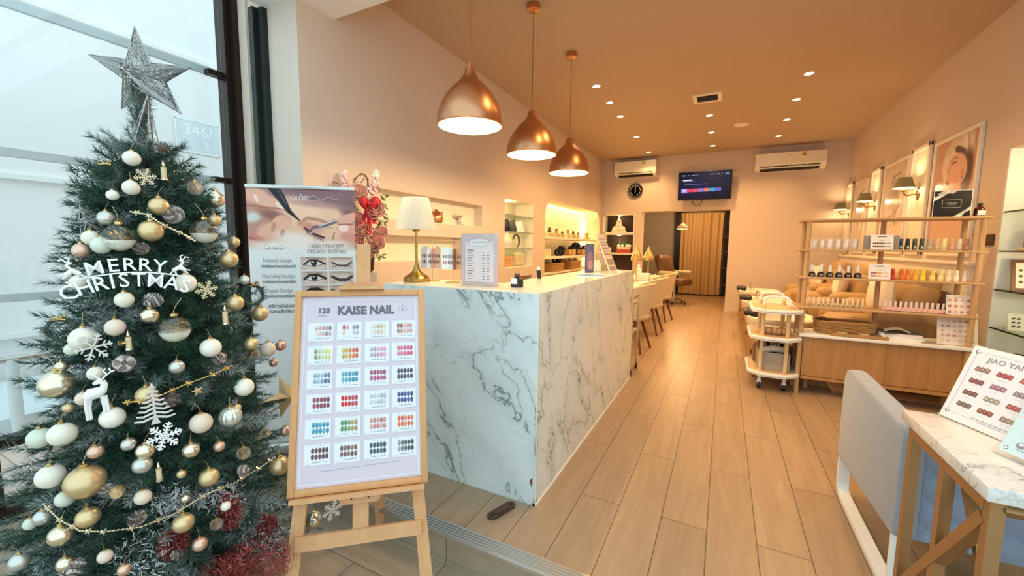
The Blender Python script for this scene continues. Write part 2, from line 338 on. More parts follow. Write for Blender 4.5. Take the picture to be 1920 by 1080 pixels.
# ================================================================== structure
m = MB(); m.bb((-3.45, YF, ZL), (XR+.05, 13.0, 0)); m.bb((.46, 1.1, ZL), (XR+.05, YF, 0)); struct('floor', m, 'floor_planks')
m = MB(); m.bb((-3.6, -2.2, ZL-.1), (XR+.6, YF-.001, ZL)); struct('floor_outer', m, 'outer_planks')
m = MB(); m.bb((-3.3, YF-.012, ZL), (.46, YF-.0005, -.012)); m.bb((-3.3, YF-.02, ZL), (.46, YF-.012, ZL+.02))
struct('trim_step', m, 'tile_grey' if False else 'outer_planks')
m = MB(); m.bb((-3.3, YF-.03, -.012), (.46, YF+.055, .004))
for k in range(5): m.bb((-3.3, YF-.022+k*.015, .004), (.46, YF-.013+k*.015, .0075))
struct('trim_nosing', m, 'alu')
def holed(m, axis, p0, p1, a0, a1, z0, z1, holes, mi=0):
    """wall slab between p0 and p1 across `axis`, spanning a0..a1 and z0..z1, cut by (a,b,z,z) holes"""
    A = sorted({a0, a1, *[h[0] for h in holes], *[h[1] for h in holes]}); Z = sorted({z0, z1, *[h[2] for h in holes], *[h[3] for h in holes]})
    for i in range(len(A)-1):
        run = None
        for j in range(len(Z)-1):
            ca, cz = (A[i]+A[i+1])/2, (Z[j]+Z[j+1])/2
            inside = any(h[0] < ca < h[1] and h[2] < cz < h[3] for h in holes)
            if not inside: run = (run[0], Z[j+1]) if run else (Z[j], Z[j+1])
            if run and (inside or j == len(Z)-2):
                if axis == 'x': m.bb((p0, A[i], run[0]), (p1, A[i+1], run[1]), mi)
                else: m.bb((A[i], p0, run[0]), (A[i+1], p1, run[1]), mi)
                run = None
# left wall with the display niches
NI = dict(slotA=(2.44, 4.18, 1.518, 1.765), slotB=(2.40, 3.76, 1.155, 1.385), glass=(4.745, 5.64, 1.005, 1.92), low=(5.16, 5.63, .55, .875), arch=(6.10, 9.28, .55, 2.062))
m = MB(); holed(m, 'x', XL-.36, XL, 1.87, YB+.3, 0, ZC, list(NI.values()))
m.bb((XL-.44, 1.87, 0), (XL-.36, YB+.3, ZC))
# rounded upper corners of the lit niche
r = .30
for yc, sg in ((6.10+r, -1), (9.28-r, 1)):
    pts = [(yc+sg*r, 2.062)]+[(yc+sg*r*math.sin(t), 2.062-r+r*math.cos(t)) for t in [R_(90)*k/10 for k in range(11)]]
    if sg > 0: pts = pts[::-1]
    m.prism(pts, .36, 0, Matrix(((0, 0, -1, XL), (1, 0, 0, 0), (0, 1, 0, 0), (0, 0, 0, 1))))
struct('wall_left', m, 'wall_paint')
m = MB()      # pale linings of long slots, tone lightened to look lit, and the glass-shelf niche
for k in ('slotA', 'slotB'):
    a, b, c, d = NI[k]; m.bb((XL-.13, a, c), (XL-.11, b, d)); m.bb((XL-.11, a, c), (XL-.004, b, c+.006))
a, b, c, d = NI['glass']; m.bb((XL-.31, a, c), (XL-.29, b, d)); m.bb((XL-.29, b-.006, c), (XL-.002, b-.0005, d)); m.bb((XL-.29, a, d-.006), (XL-.002, b, d)); m.bb((XL-.29, a, c), (XL-.002, b, c+.006))
a, b, c, d = NI['arch']; m.bb((XL-.355, a, c), (XL-.35, b, d))
struct('trim_niches', m, 'niche_paint')
# back wall
NB = [(-1.645, .07, 0, 2.08), (-2.50, -1.822, 1.63, 2.03), (-2.50, -1.815, 1.175, 1.578), (-2.50, -1.81, .55, 1.13)]
m = MB(); holed(m, 'y', YB, YB+.30, XL, XR, 0, ZC, NB); struct('wall_back', m, 'wall_paint')
m = MB()
for h in NB[1:]: m.bb((h[0], YB+.26, h[2]), (h[1], YB+.30, h[3]))
struct('trim_back_niches', m, 'dark_back')
m = MB()
for h in NB[1:3]:
    m.bb((h[0]-.001, YB-.006, h[2]-.02), (h[0]+.04, YB+.26, h[3])); m.bb((h[0], YB-.006, h[2]-.03), (h[1]+.01, YB+.26, h[2])); m.bb((h[1], YB-.006, h[2]-.03), (h[1]+.02, YB+.02, h[3]))
m.bb((NB[1][0], YB-.006, NB[1][3]-.012), (NB[1][1]+.02, YB+.26, NB[1][3]+.006))
struct('trim_shelf_edges', m, 'cream_paint')
# corridor behind the doorway
m = MB(); m.bb((-2.45, 12.6, 0), (.7, 12.7, 2.7)); struct('wall_corridor_end', m, 'grey_panel')
m = MB(); m.bb((-2.5, YB+.3, 0), (-2.4, 12.6, 2.7)); struct('wall_corridor_left', m, 'grey_panel')
m = MB(); m.bb((.6, YB+.3, 0), (.7, 12.6, 2.7)); struct('wall_corridor_right', m, 'grey_panel')
m = MB(); m.bb((-2.5, YB+.3, 2.6), (.7, 12.7, 2.7)); struct('ceiling_corridor', m, 'ceil_paint')
# ceiling, right wall, front bulkhead
m = MB(); m.bb((XL-.44, 1.6, ZC), (XR+.4, YB+.3, ZC+.12)); struct('ceiling', m, 'ceil_paint')
NR = (2.9, 4.66, .42, 2.085)
m = MB(); holed(m, 'x', XR, XR+.34, 1.2, YB+.3, 0, ZC, [NR]); m.bb((XR+.34, 1.2, 0), (XR+.40, YB+.3, ZC)); struct('wall_right', m, 'wall_paint')
m = MB(); m.bb((XR+.32, NR[0], NR[2]), (XR+.338, NR[1], NR[3])); m.bb((XR+.004, NR[1]-.006, NR[2]), (XR+.32, NR[1]-.0005, NR[3])); struct('trim_niche_right', m, 'white_paint')
m = MB(); m.bb((XR-.03, 4.95, 0), (XR-.0005, YB, 1.17)); m.bb((XR-.06, 4.93, 1.17), (XR-.0005, YB, 1.205), bev=.008); struct('trim_dado', m, 'cream_paint')
m = MB(); m.bb((-2.86, 1.6, 2.885), (XR, 2.165, ZC+.1)); struct('trim_bulkhead', m, 'white_paint')
m = MB(); m.bb((-2.83, 1.872, 0), (XL-.001, 2.0, 2.885)); struct('trim_return', m, 'wall_grey')
m = MB(); m.bb((-3.0, 1.83, 0), (-2.85, 1.98, 2.885)); m.bb((-2.95, 1.80, 0), (-2.90, 1.83, 2.885)); struct('trim_post', m, 'green_steel')
m = MB(); m.bb((-3.22, 1.88, 0), (-3.0, 2.0, 3.25)); m.bb((-3.10, 1.865, 0), (-3.085, 1.88, 3.25)); struct('trim_jamb', m, 'wall_paint')
# skirting
m = MB(); m.bb((XR-.02, 1.45, 0), (XR, 4.95, .07)); struct('baseboard_right', m, 'cream_paint')
m = MB(); m.bb((.072, YB-.014, 0), (.33, YB-.0005, .07)); struct('baseboard_back', m, 'wall_paint')
# shop window along the left of the entrance: frame and glass in the plane x = -3.3
XW = -3.30
m = MB(); m.bb((XW-.05, 1.80, ZL), (XW+.06, 1.92, 3.2)); m.bb((XW+.06, 1.84, ZL), (XW+.10, 1.90, 3.2))
zr = float(at(30, 823, x=XW).z); zs = float(at(15, 1052, x=XW).z); yl = float(at(8, 960, x=XW).y)
m.bb((XW-.04, -2.0, zr-.025), (XW+.04, 1.80, zr+.025)); m.bb((XW-.05, -2.0, ZL), (XW+.05, 1.80, max(zs, ZL+.06)))
m.bb((XW-.04, yl-.07, ZL), (XW+.04, yl, zr)); m.bb((XW-.05, -2.0, 3.14), (XW+.05, 1.80, 3.22))
for zz in (float(at(200, 70, x=XW).z), float(at(415, 338, x=XW).z)): m.bb((XW-.03, 1.70, zz-.018), (XW+.03, 1.80, zz+.018))
w = struct('window_1', m, 'bronze')
m = MB(); m.bb((XW-.004, -2.0, ZL), (XW+.004, 1.80, 3.2)); part(w, 'window_glass', m, 'window_glass')
m = MB()
for (a, b) in (((0, 3), (418, 143)), ((0, 284), (425, 340)), ((0, 559), (140, 551))):
    z0 = float(at(*a, x=XW-.06).z); z1 = float(at(*b, x=XW-.06).z); zz = (z0+z1)/2; m.bb((XW-.075, -2.0, zz-.022), (XW-.045, 1.76, zz+.022))
part(w, 'window_rail', m, 'ext_rail')
# outside: pale building opposite, paving, railing
m = MB(); XO = -6.2
m.bb((XO-.2, -5, ZL), (XO, 14, 8)); 
for yy in (-3.2, .4, 4.6, 8): m.bb((XO, yy, ZL), (XO+.22, yy+.45, 8))
for zz in (.35, 1.9, 3.6, 5.4): m.bb((XO, -5, zz), (XO+.06, 14, zz+.05))
ext = struct('wall_opposite', m, 'ext_white')
m = MB(); pc = at(372, 258, x=XO+.012)
MP = plane(pc, (0, 1, 0), (0, 0, 1)); m.box((0, 0, -.006), (.5, .4, .012), M=MP, col='dfe5e6'); m.stroke([(-.25, -.20), (.25, -.20), (.25, .20), (-.25, .20), (-.25, -.20)], .02, .003, MP, 'f4f7f7')
m.text('346/', .19, MP @ trs((0, .07, .002)), col='ffffff'); m.text('7', .14, MP @ trs((.09, -.11, .002)), col='ffffff')
solo('house_number_plate', 'white house number plate on the pale building outside the shop window', 'sign', m, 'print')
m = MB(); m.bb((-9, -6, ZL-.2), (-3.46, 14, ZL-.02)); 
pv = mat('paving', 'e2c6b8', .85); nt = pv.node_tree; b = nt.nodes.new('ShaderNodeTexBrick'); b.inputs['Scale'].default_value = 1; b.inputs['Brick Width'].default_value = .4; b.inputs['Row Height'].default_value = .4; b.offset = 0
b.inputs['Mortar Size'].default_value = .006; b.inputs['Color1'].default_value = (*lin('e6cabb'), 1); b.inputs['Color2'].default_value = (*lin('dcbfb0'), 1); b.inputs['Mortar'].default_value = (*lin('b89e92'), 1)
nt.links.new(mapping(nt), b.inputs['Vector']); nt.links.new(b.outputs['Color'], nt.nodes['Principled BSDF'].inputs['Base Color'])
struct('pavement', m, 'paving')
m = MB(); m.bb((XO+.2, -5, ZL-.02), (XO+1.5, 14, ZL+.12)); struct('kerb', m, 'ext_trim')
XH = -4.6
t = thing('handrail', 'pale tubular handrail on posts outside the shop window', 'railing', (XH, 0, ZL))
zh = float(at(50, 669, x=XH).z)-ZL; ph = float(at(38, 820, x=XH).y)
m = MB(); m.tube([(0, -3, zh), (0, 4, zh)], .022, 10); part(t, 'rail', m, 'alu')
for k, yy in enumerate((ph, ph+1.6, ph+3.2)):
    m = MB(); m.cyl((0, yy, 0), (0, yy, zh), .035, n=12); part(t, 'post', m, 'ext_trim')
# ================================================================== ceiling fixtures
def make_downlight():
    t = thing('downlight', 'x', 'ceiling light', (0, 0, ZC))
    m = MB(); m.lathe([(.040, -.001), (.043, -.006), (.052, -.006), (.054, 0)], 24); part(t, 'trim_ring', m, 'warm_white')
    m = MB(); m.lathe([(.0001, -.003), (.040, -.003)], 24); part(t, 'lamp_lens', m, 'bulb')
    return t
rows = {'left': (-1.475, (5.05, 5.69, 6.33, 7.6, 8.88)), 'middle': (-.30, (6.84, 7.83, 8.84)), 'right': (.725, (5.71, 6.60, 7.54, 8.56))}
first = None
for nm, (x, ys) in rows.items():
    for k, y in enumerate(ys):
        lab = f'recessed ceiling downlight, {ORD[k]} from the front in the {nm} row'
        if first is None: first = make_downlight(); first['label'] = lab; first['group'] = 'ceiling downlights'; first.location = (x, y, ZC)
        else: dup(first, lab, (x, y, ZC), group='ceiling downlights')
        light('downlight_beam', 'SPOT', (x, y, ZC-.03), 62, WARM, .04, spot=R_(125), blend=.8)
# further lamps of the same rows nearer the entrance, above the top edge of the picture
for x, y in ((-.30, 3.6), (.725, 2.6), (.725, 4.2), (-.3, 2.6)): light('downlight_beam', 'SPOT', (x, y, ZC-.03), 60, WARM, .04, spot=R_(125), blend=.8)
def make_pendant():
    t = thing('pendant_lamp', 'x', 'lamp', (0, 0, 2.05))
    out = [(.198, 0), (.205, .004), (.207, .03), (.200, .075), (.180, .135), (.148, .19), (.105, .238), (.066, .275), (.043, .305), (.034, .335), (.028, .352), (.012, .356)]
    m = MB(); m.lathe(out, 48, cap=False); m.cyl((0, 0, .35), (0, 0, .385), .008, n=10); sh = part(t, 'lamp_shade', m, 'copper')
    inn = [(.199, .002), (.196, .03), (.190, .074), (.170, .132), (.138, .186), (.096, .232), (.04, .262), (.0001, .265)]
    m = MB(); m.lathe(inn, 40, cap=False); part(sh, 'shade_lining', m, 'shade_inside', 'white inside of the shade, bulb light put in as a glow')
    m = MB(); m.sphere((0, 0, .11), .035, 16, 10); m.cyl((0, 0, .14), (0, 0, .2), .018); part(t, 'bulb', m, 'bulb')
    m = MB(); m.cyl((0, 0, .38), (0, 0, ZC-2.05-.04), .0028, n=6); part(t, 'cord', m, 'brass')
    m = MB(); m.lathe([(.045, ZC-2.05-.05), (.052, ZC-2.05-.046), (.052, ZC-2.05)], 28); part(t, 'canopy', m, 'copper')
    return t
p0 = None
for k, (y, lab) in enumerate(((2.27, 'copper dome pendant lamp nearest the entrance, the largest-looking of three'), (3.185, 'middle copper dome pendant lamp of three over the counter'), (4.112, 'copper dome pendant lamp farthest back over the counter'))):
    if p0 is None: p0 = make_pendant(); p0['label'] = lab; p0['group'] = 'copper pendant lamps'; p0.location = (-1.475, y, 2.05)
    else: dup(p0, lab, (-1.465, y, 2.05), group='copper pendant lamps')
    light('pendant_bulb', 'POINT', (-1.467, y, 2.085), 22, WARM2, .05)
t = thing('air_vent', 'square air vent grille recessed in the ceiling', 'vent', (-.30, 6.05, ZC))
m = MB(); m.bb((-.17, -.17, -.012), (.17, -.12, 0)); m.bb((-.17, .12, -.012), (.17, .17, 0)); m.bb((-.17, -.12, -.012), (-.12, .12, 0)); m.bb((.12, -.12, -.012), (.17, .12, 0)); vf = part(t, 'vent_frame', m, 'cream_paint')
m = MB(); m.bb((-.12, -.12, -.002), (.12, .12, 0)); [m.box((0, -.1+.04*k, -.006), (.24, .012, .003), R=rot(.6)) for k in range(6)]; part(vf, 'vent_grille', m, 'dark_grey')
m = MB(); m.cyl((0, 0, -.010), (0, 0, 0), .088, n=40); m.tube([(.097*math.cos(q), .097*math.sin(q), -.006) for q in [R_(10*k) for k in range(36)]], .010, 8, closed=True); solo('ceiling_speaker', 'round flush speaker cover in the ceiling', 'speaker', m, 'cream_paint', (.13, 7.53, ZC))
# ------------------------------------------------------------------ back wall: air conditioners, clock, television, door curtain
def make_ac(w, label):
    t = thing('air_conditioner', label, 'air conditioner', (0, 0, 0), group='wall air conditioners')
    prof = [(0, 0), (.05, -.0), (.17, .03), (.205, .10), (.20, .30), (.03, .31), (0, .31)]    # depth, height
    m = MB(); m.prism(prof, w, M=Matrix(((0, 0, 1, -w/2), (-1, 0, 0, 0), (0, 1, 0, 0), (0, 0, 0, 1)))); hs = part(t, 'housing', m, 'warm_white')
    m = MB(); m.box((0, -.183, .052), (w*.84, .012, .03), R=rot(.45)); m.box((0, -.10, .010), (w*.84, .12, .004), R=rot(-.25)); ou = part(t, 'outlet', m, 'black_matte', 'dark air slot')
    m = MB(); m.box((0, -.196, .042), (w*.84, .004, .012), R=rot(.45)); [m.box((w*(-.25+.25*k), -.195, .05), (.014, .006, .03), R=rot(.45)) for k in range(3)]; part(ou, 'louvre', m, 'white_plastic')
    m = MB(); MP = plane((0, -.2035, .2), (1, 0, 0), (0, .02, 1)); m.rect(w*.16, .02, w*.16+.075, .10, .001, MP, 'e9d98a'); m.rect(w*.16+.01, .03, w*.16+.065, .05, .0016, MP, '8a8a4a'); m.ell(w*.16+.037, .075, .018, .014, .0016, MP, 'b9a45c'); m.rect(-.02, .03, .02, .045, .001, MP, 'c9bca8'); part(hs, 'energy_sticker', m, 'print')
    return t
a1 = make_ac(.86, 'white wall air conditioner above the round clock at the left corner'); a1.location = (-1.80, YB, 2.835)
a2 = make_ac(1.10, 'long white wall air conditioner right of the television'); a2.location = (.985, YB, 2.77)
t = thing('wall_clock', 'round dark wall clock under the left air conditioner', 'clock', (-1.805, YB, 2.54), (R_(90), 0, 0))
m = MB(); m.lathe([(.16, 0), (.16, .03), (.15, .038), (.135, .03), (.128, .02)], 40); part(t, 'clock_rim', m, 'dark_grey')
m = MB(); m.lathe([(.0001, .02), (.135, .02)], 40); di = part(t, 'dial', m, 'dark_grey')
m = MB()
for k in range(12):
    a = R_(90-30*(k+1)); m.text(str(k+1), .045, trs((.105*math.cos(a), .105*math.sin(a), .021)), ext=.0005)
part(di, 'numerals', m, 'paper')
m = MB(); m.bar((0, -.01, .024), (0, .085, .024), .008, .002, up=(0, 0, 1)); m.bar((0, 0, .026), (-.005, -.06, .026), .010, .002); m.cyl((0, 0, .02), (0, 0, .028), .01, n=10); part(t, 'clock_hands', m, 'paper')
# television on an arm, tipped forward
t = thing('television', 'flat television with a lit menu screen over the doorway', 'television', (-.43, 9.30, 2.555), (R_(6), 0, 0))
m = MB(); m.box((0, 0, 0), (.985, .045, .565), bev=.008); m.box((0, .03, -.02), (.6, .04, .34), bev=.01); cb = part(t, 'cabinet', m, 'black_plastic')
MP = plane((0, -.0235, .008), (1, 0, 0), (0, 0, 1)); m = MB()
n = 14
for i in range(n):
    for j in range(8):
        x0, x1 = -.475+.95*i/n, -.475+.95*(i+1)/n; y0, y1 = -.262+.524*j/8, -.262+.524*(j+1)/8; u = (i+.5)/n; v = (j+.5)/8
        g = math.exp(-((u-.35)**2*6+(v-.45)**2*5)); c = (10+18*u*v, 12+30*u*v+8*g, 30+30*g+34*u*v); m.rect(x0, y0, x1, y1, .0005, MP, c)
[m.rect(x, .197, x+w_, .211, .001, MP, c_) for x, w_, c_ in ((-.42, .06, 'c9d2e6'), (-.32, .05, '8d97ad'), (-.24, .065, '8d97ad'), (-.15, .03, '8d97ad'))]
for k in range(5): m.ell(.11+.05*k, .205, .010, .010, .001, MP, 'aeb7c9')
m.rect(.37, .195, .44, .212, .001, MP, '9aa4ba')
m.rect(-.40, .10, -.22, .125, .001, MP, 'dfe5f2'); m.rect(-.40, .078, -.16, .086, .001, MP, '6d7893'); m.rect(-.38, .025, .07, .032, .001, MP, '8793b0')
for k, c in enumerate(('b7a7e8', 'e0455e', 'e8586e', '9d86d8', 'ef7f78', '3fa9c9', '6d63c9')): m.rect(-.42+.105*k, -.125, -.32+.105*k, -.06, .001, MP, c)
m.rect(-.425, -.145, -.30, -.055, .0008, MP, '6f66c4'); m.rect(-.40, -.10, -.33, -.085, .0016, MP, 'f4f4ff')
part(cb, 'display', m, 'screen', 'dark blue screen with a row of coloured tiles')
m = MB(); m.bb((-.1, .05, -.1), (.1, .12, .1)); part(t, 'wall_mount', m, 'black_plastic')
m = MB(); m.tube([(-.2, .02, -.26)]+[(-.12+.09*math.cos(a), .03, -.29+.1*math.sin(a)*1.05) for a in [R_(180+180*k/12) for k in range(13)]]+[(-.03, .02, -.26)], .006, 6); part(t, 'cable', m, 'black_plastic')
# corridor: curtain, lamp, black frame, dark rack
t = thing('curtain', 'long tan pleated curtain hanging across the corridor', 'curtain', (0, 12.33, 0))
def cur(u, v):
    x = -1.09+1.03*u; z = .04+2.20*v; return (x, .055*math.sin(u*math.pi*2*5.5+.3*math.sin(3*v))*(1-.3*v)+.015*math.sin(u*23+2*v), z)
m = MB(); m.surf(cur, 150, 12); part(t, 'curtain_cloth', m, 'curtain')
m = MB(); m.cyl((-1.25, 0, 2.27), (.1, 0, 2.27), .014, n=10); part(t, 'curtain_rod', m, 'black_plastic')
m = MB(); m.bb((-1.24, 12.38, 0), (-1.11, 12.46, 2.6)); struct('trim_corridor_frame', m, 'steel_black')
t = thing('corridor_rack', 'dark rack behind the right edge of the curtain', 'rack', (.16, 12.50, 0))
m = MB(); m.bb((-.17, -.02, 0), (.20, .06, 2.3)); part(t, 'back_panel', m, 'steel_black')
for z in (.3, .75, 1.2, 1.6): m = MB(); m.bb((-.17, -.08, z), (.20, .05, z+.03)); part(t, 'shelf', m, 'walnut')
t = thing('pendant_lamp', 'small pale dome lamp hanging in the corridor beyond the doorway', 'lamp', (-.90, 10.5, 1.74), group='corridor lamp')
m = MB(); m.lathe([(.13, 0), (.13, .02), (.11, .06), (.05, .11), (.015, .14)], 28, cap=False); part(t, 'lamp_shade', m, 'warm_white')
m = MB(); m.lathe([(.0001, .004), (.122, .004)], 24); part(t, 'lamp_lens', m, 'shade_inside')
m = MB(); m.cyl((0, 0, .14), (0, 0, .86), .003, n=6); part(t, 'cord', m, 'black_plastic')
light('corridor_light', 'POINT', (-.90, 10.5, 1.70), 30, WARM, .06)
light('corridor_light', 'POINT', (-.7, 10.9, 2.45), 60, WARM, .1)  # second lamp is an added fill without fixture, brightening curtain and corridor
# ------------------------------------------------------------------ right wall: framed pictures, sconces
def grid_print(w, h, nx, ny, fn, M, mb=None):
    """picture as a fine grid of colour: fn(u, v) -> (n,3) sRGB 0..255 arrays"""
    mb = mb or MB(); uu, vv = np.meshgrid((np.arange(nx)+.5)/nx, (np.arange(ny)+.5)/ny); c = fn(uu, vv)
    n0 = len(mb.v); T = np.array(M); xs = np.linspace(-w/2, w/2, nx+1); ys = np.linspace(-h/2, h/2, ny+1)
    X, Y = np.meshgrid(xs, ys); P = np.stack([X.ravel(), Y.ravel(), np.zeros(X.size), np.ones(X.size)]); Q = (T @ P)[:3].T
    mb.v.extend(map(tuple, Q.tolist()))
    for j in range(ny):
        for i in range(nx):
            a = n0+j*(nx+1)+i; mb.f.append([a, a+1, a+nx+2, a+nx+1]); mb.mi.append(0); mb.sm.append(False); mb.col.append(tuple(np.clip(c[j, i], 0, 255)))
    return mb
class Paint:
    """tiny painter over a (ny, nx) grid, u right and v up in 0..1 (aspect: u is stretched by asp)"""
    def __init__(s, uu, vv, base, asp=1.0): s.u, s.v, s.a = uu*asp, vv, asp; s.c = np.zeros((*uu.shape, 3))+np.array(base, float)
    def blend(s, k, col): k = np.clip(k, 0, 1)[..., None]; s.c = s.c*(1-k)+np.array(lin255(col), float)*k; return s
    def ell(s, x, y, rx, ry, col, soft=.25, rot=0, op=1.0):
        du, dv = s.u-x*s.a, s.v-y; ca, sa = math.cos(rot), math.sin(rot); d = np.sqrt(((du*ca+dv*sa)/rx)**2+((-du*sa+dv*ca)/ry)**2)
        return s.blend(op*(1+soft/2-d)/soft, col)
    def line(s, pts, w, col, soft=.5, op=1.0):
        d = np.full(s.u.shape, 9.0)
        ws = w if hasattr(w, '__len__') else [w]*len(pts)
        for i in range(len(pts)-1):
            ax, ay, bx, by = pts[i][0]*s.a, pts[i][1], pts[i+1][0]*s.a, pts[i+1][1]; L = (bx-ax)**2+(by-ay)**2+1e-9
            t = np.clip(((s.u-ax)*(bx-ax)+(s.v-ay)*(by-ay))/L, 0, 1); ww = ws[i]+(ws[i+1]-ws[i])*t
            d = np.minimum(d, np.hypot(s.u-ax-t*(bx-ax), s.v-ay-t*(by-ay))/ww)
        return s.blend(op*(1+soft/2-d)/soft, col)
    def half(s, fx, fy, c0, soft, col, op=1.0): return s.blend(op*((s.u*fx+s.v*fy-c0)/soft+.5), col)
def lin255(c): return tuple(int(c[i:i+2], 16) for i in (0, 2, 4)) if isinstance(c, str) else c
def portrait(flip, dark):
    def fn(uu, vv):
        p = Paint(uu, (vv-.70)/.74+.53, lin255('d3a184'), .62)
        p.ell(.52, .98, .5, .25, 'c99a80', .8)
        p.ell(.50, .60, .19, .27, 'ead3bd', .2, .25).ell(.56, .80, .20, .13, 'e8dccb', .35, .5).ell(.72, .72, .09, .22, 'e3d6c6', .35, -.2)
        p.line([(.30, .80), (.52, .92), (.80, .95)], .05, 'd9c5b1', .6).line([(.66, .98), (.74, .72), (.80, .45)], .022, 'f0e7da', .6).line([(.74, .95), (.80, .70)], .015, 'c3b3a2', .6)
        p.ell(.74, .44, .10, .30, '4a2c20', .4, -.1).line([(.52, .80), (.66, .74), (.74, .60)], .035, '4a2f24', .5)
        p.ell(.545, .55, .150, .200, 'e6b79e', .14, .15).ell(.44, .42, .075, .10, 'e7a985', .3).ell(.56, .24, .10, .24, 'dd9a76', .25, .12)
        p.line([(.40, .60), (.345, .53), (.40, .51)], .018, 'e7a985', .6).ell(.36, .43, .028, .018, '8b3a30', .4).ell(.375, .405, .025, .012, '9d4a3e', .5)
        p.line([(.40, .675), (.47, .705), (.55, .69)], .008, '9a7660', .7).ell(.475, .645, .038, .012, '5b3b30', .5, .1).line([(.40, .62), (.37, .55), (.395, .535)], .007, 'c08a72', .8)
        p.ell(.69, .50, .022, .045, 'd0906f', .4).ell(.69, .44, .012, .014, '7a4a33', .5).ell(.5, .3, .14, .05, 'c27f5e', .9, .3, .6)
        return p.c
    return fn
def sketch(seed):
    r = random.Random(seed); strokes = [[(r.uniform(.2, .8), r.uniform(.25, .85)) for _ in range(3)] for _ in range(9)]
    def fn(uu, vv):
        p = Paint(uu, vv, lin255('e9c6a6'), .62); p.ell(.5, .58, .2, .3, 'f0d8c0', .5)
        p.ell(.45, .62, .16, .15, 'caa78c', .5, .5, .7).ell(.6, .74, .12, .09, 'a5886f', .6, .2, .7).ell(.38, .80, .09, .05, 'b0947c', .6, .2, .6)
        for s_ in strokes: p.line(s_, .010, 'a98467', .8, .7)
        p.ell(.36, .40, .03, .02, 'b06a5a', .5)
        p.line([(.33, .86), (.70, .88)], .012, '6c543f', .7, .6)
        return p.c*.6+p.c.mean(-1, keepdims=True)*.4+6
    return fn
def picture(y0, y1, z0, z1, fn, label, nx=46, ny=74):
    w, h = abs(y1-y0), z1-z0; c = (XR-.001, (y0+y1)/2, (z0+z1)/2)
    t = thing('framed_picture', label, 'picture', c, (0, 0, 0), 'pictures on the right wall'); fw = .035
    m = MB(); m.bb((-.028, -w/2, h/2-fw), (0, w/2, h/2), bev=.005); m.bb((-.028, -w/2, -h/2), (0, w/2, -h/2+fw), bev=.005); m.bb((-.028, -w/2, -h/2+fw), (0, -w/2+fw, h/2-fw), bev=.005); m.bb((-.028, w/2-fw, -h/2+fw), (0, w/2, h/2-fw), bev=.005)
    part(t, 'picture_frame', m, 'cream_paint')
    M = plane((-.012, 0, 0), (0, -1, 0), (0, 0, 1)); part(t, 'print', grid_print(w-2*fw, h-2*fw, nx, ny, fn, M), 'print_gloss')
    return t
picture(5.04, 5.93, 1.245, 2.40, portrait(0, 0), 'large framed portrait of a woman with a wrapped headscarf, nearest on the right wall', 80, 104)
picture(6.60, 7.44, 1.25, 2.43, sketch(3), 'framed pale portrait print between the nearest and middle wall lamps')
picture(8.19, 8.84, 1.25, 2.40, sketch(8), 'framed pale portrait print between the middle and farthest wall lamps')
def panel(y0, y1, z0, z1, label):
    w, h = y1-y0, z1-z0; t = thing('wall_panel', label, 'wall panel', (XR-.001, (y0+y1)/2, (z0+z1)/2), 0, 'moulded lamp panels'); fw = .05
    m = MB(); m.bb((-.03, -w/2, h/2-fw), (0, w/2, h/2), bev=.008); m.bb((-.03, -w/2, -h/2), (0, w/2, -h/2+fw), bev=.008); m.bb((-.03, -w/2, -h/2), (0, -w/2+fw, h/2), bev=.008); m.bb((-.03, w/2-fw, -h/2), (0, w/2, h/2), bev=.008); part(t, 'moulding', m, 'cream_paint')
    m = MB(); m.bb((-.008, -w/2+fw, -h/2+fw), (0, w/2-fw, h/2-fw)); part(t, 'panel_face', m, 'niche_paint'); return t
def sconce(y, label):
    t = thing('wall_sconce', label, 'wall lamp', (XR-.009, y, 1.93), 0, 'wall lamps with dark shades')
    m = MB(); m.sphere((0, 0, 0), .06, 16, 10, sc=(.28, .8, 1.2)); part(t, 'back_plate', m, 'brass')
    m = MB(); m.tube([(-.01, 0, 0), (-.10, 0, -.01), (-.11, 0, .0), (-.125, 0, .015), (-.125, 0, .06)], .010, 10); m.lathe([(.02, .03), (.026, .05), (.012, .06)], 14, (-.125, 0, 0)); ar = part(t, 'arm', m, 'brass')
    m = MB(); m.lathe([(.098, .07), (.056, .19)], 30, (-.125, 0, 0), cap=False); m.lathe([(.0965, .071), (.0545, .19)][::-1], 30, (-.125, 0, 0), 1, cap=False); m.lathe([(.099, .068), (.0975, .076)], 30, (-.125, 0, 0), 1, cap=False)
    o = part(t, 'lamp_shade', m, ['sconce_shade', 'shade_inside']); 
    m = MB(); m.sphere((-.125, 0, .11), .02, 12, 8); part(ar, 'bulb', m, 'bulb')
    light('sconce_bulb', 'POINT', (XR-.135, y, 1.93+.15), 4, WARM2, .03); light('sconce_bulb', 'POINT', (XR-.135, y, 1.93+.05), 3, WARM2, .03)
    return t
for k, (y0, y1, ys) in enumerate(((6.03, 6.52, 6.29), (7.58, 8.02, 7.79), (9.02, 9.38, 9.215))):
    w_ = ('nearest the shelf rack', 'in the middle of the right wall', 'nearest the back wall')[k]
    panel(y0, y1, 1.25, 2.46, f'narrow cream moulded panel carrying the wall lamp {w_}'); sconce(ys, f'brass wall lamp with a dark tapered shade {w_}')
m = MB(); m.bb((-.012, -.06, -.045), (0, .06, .045), bev=.003); m.rect(-.03, -.03, .03, .03, .0125, plane((0, 0, 0), (0, -1, 0), (0, 0, 1)), mi=0); solo('wall_switch', 'dark switch plate on the right wall beside the rack', 'switch', m, 'dark_back', (XR, float(at(1857, 450, x=XR).y), float(at(1857, 450, x=XR).z)))
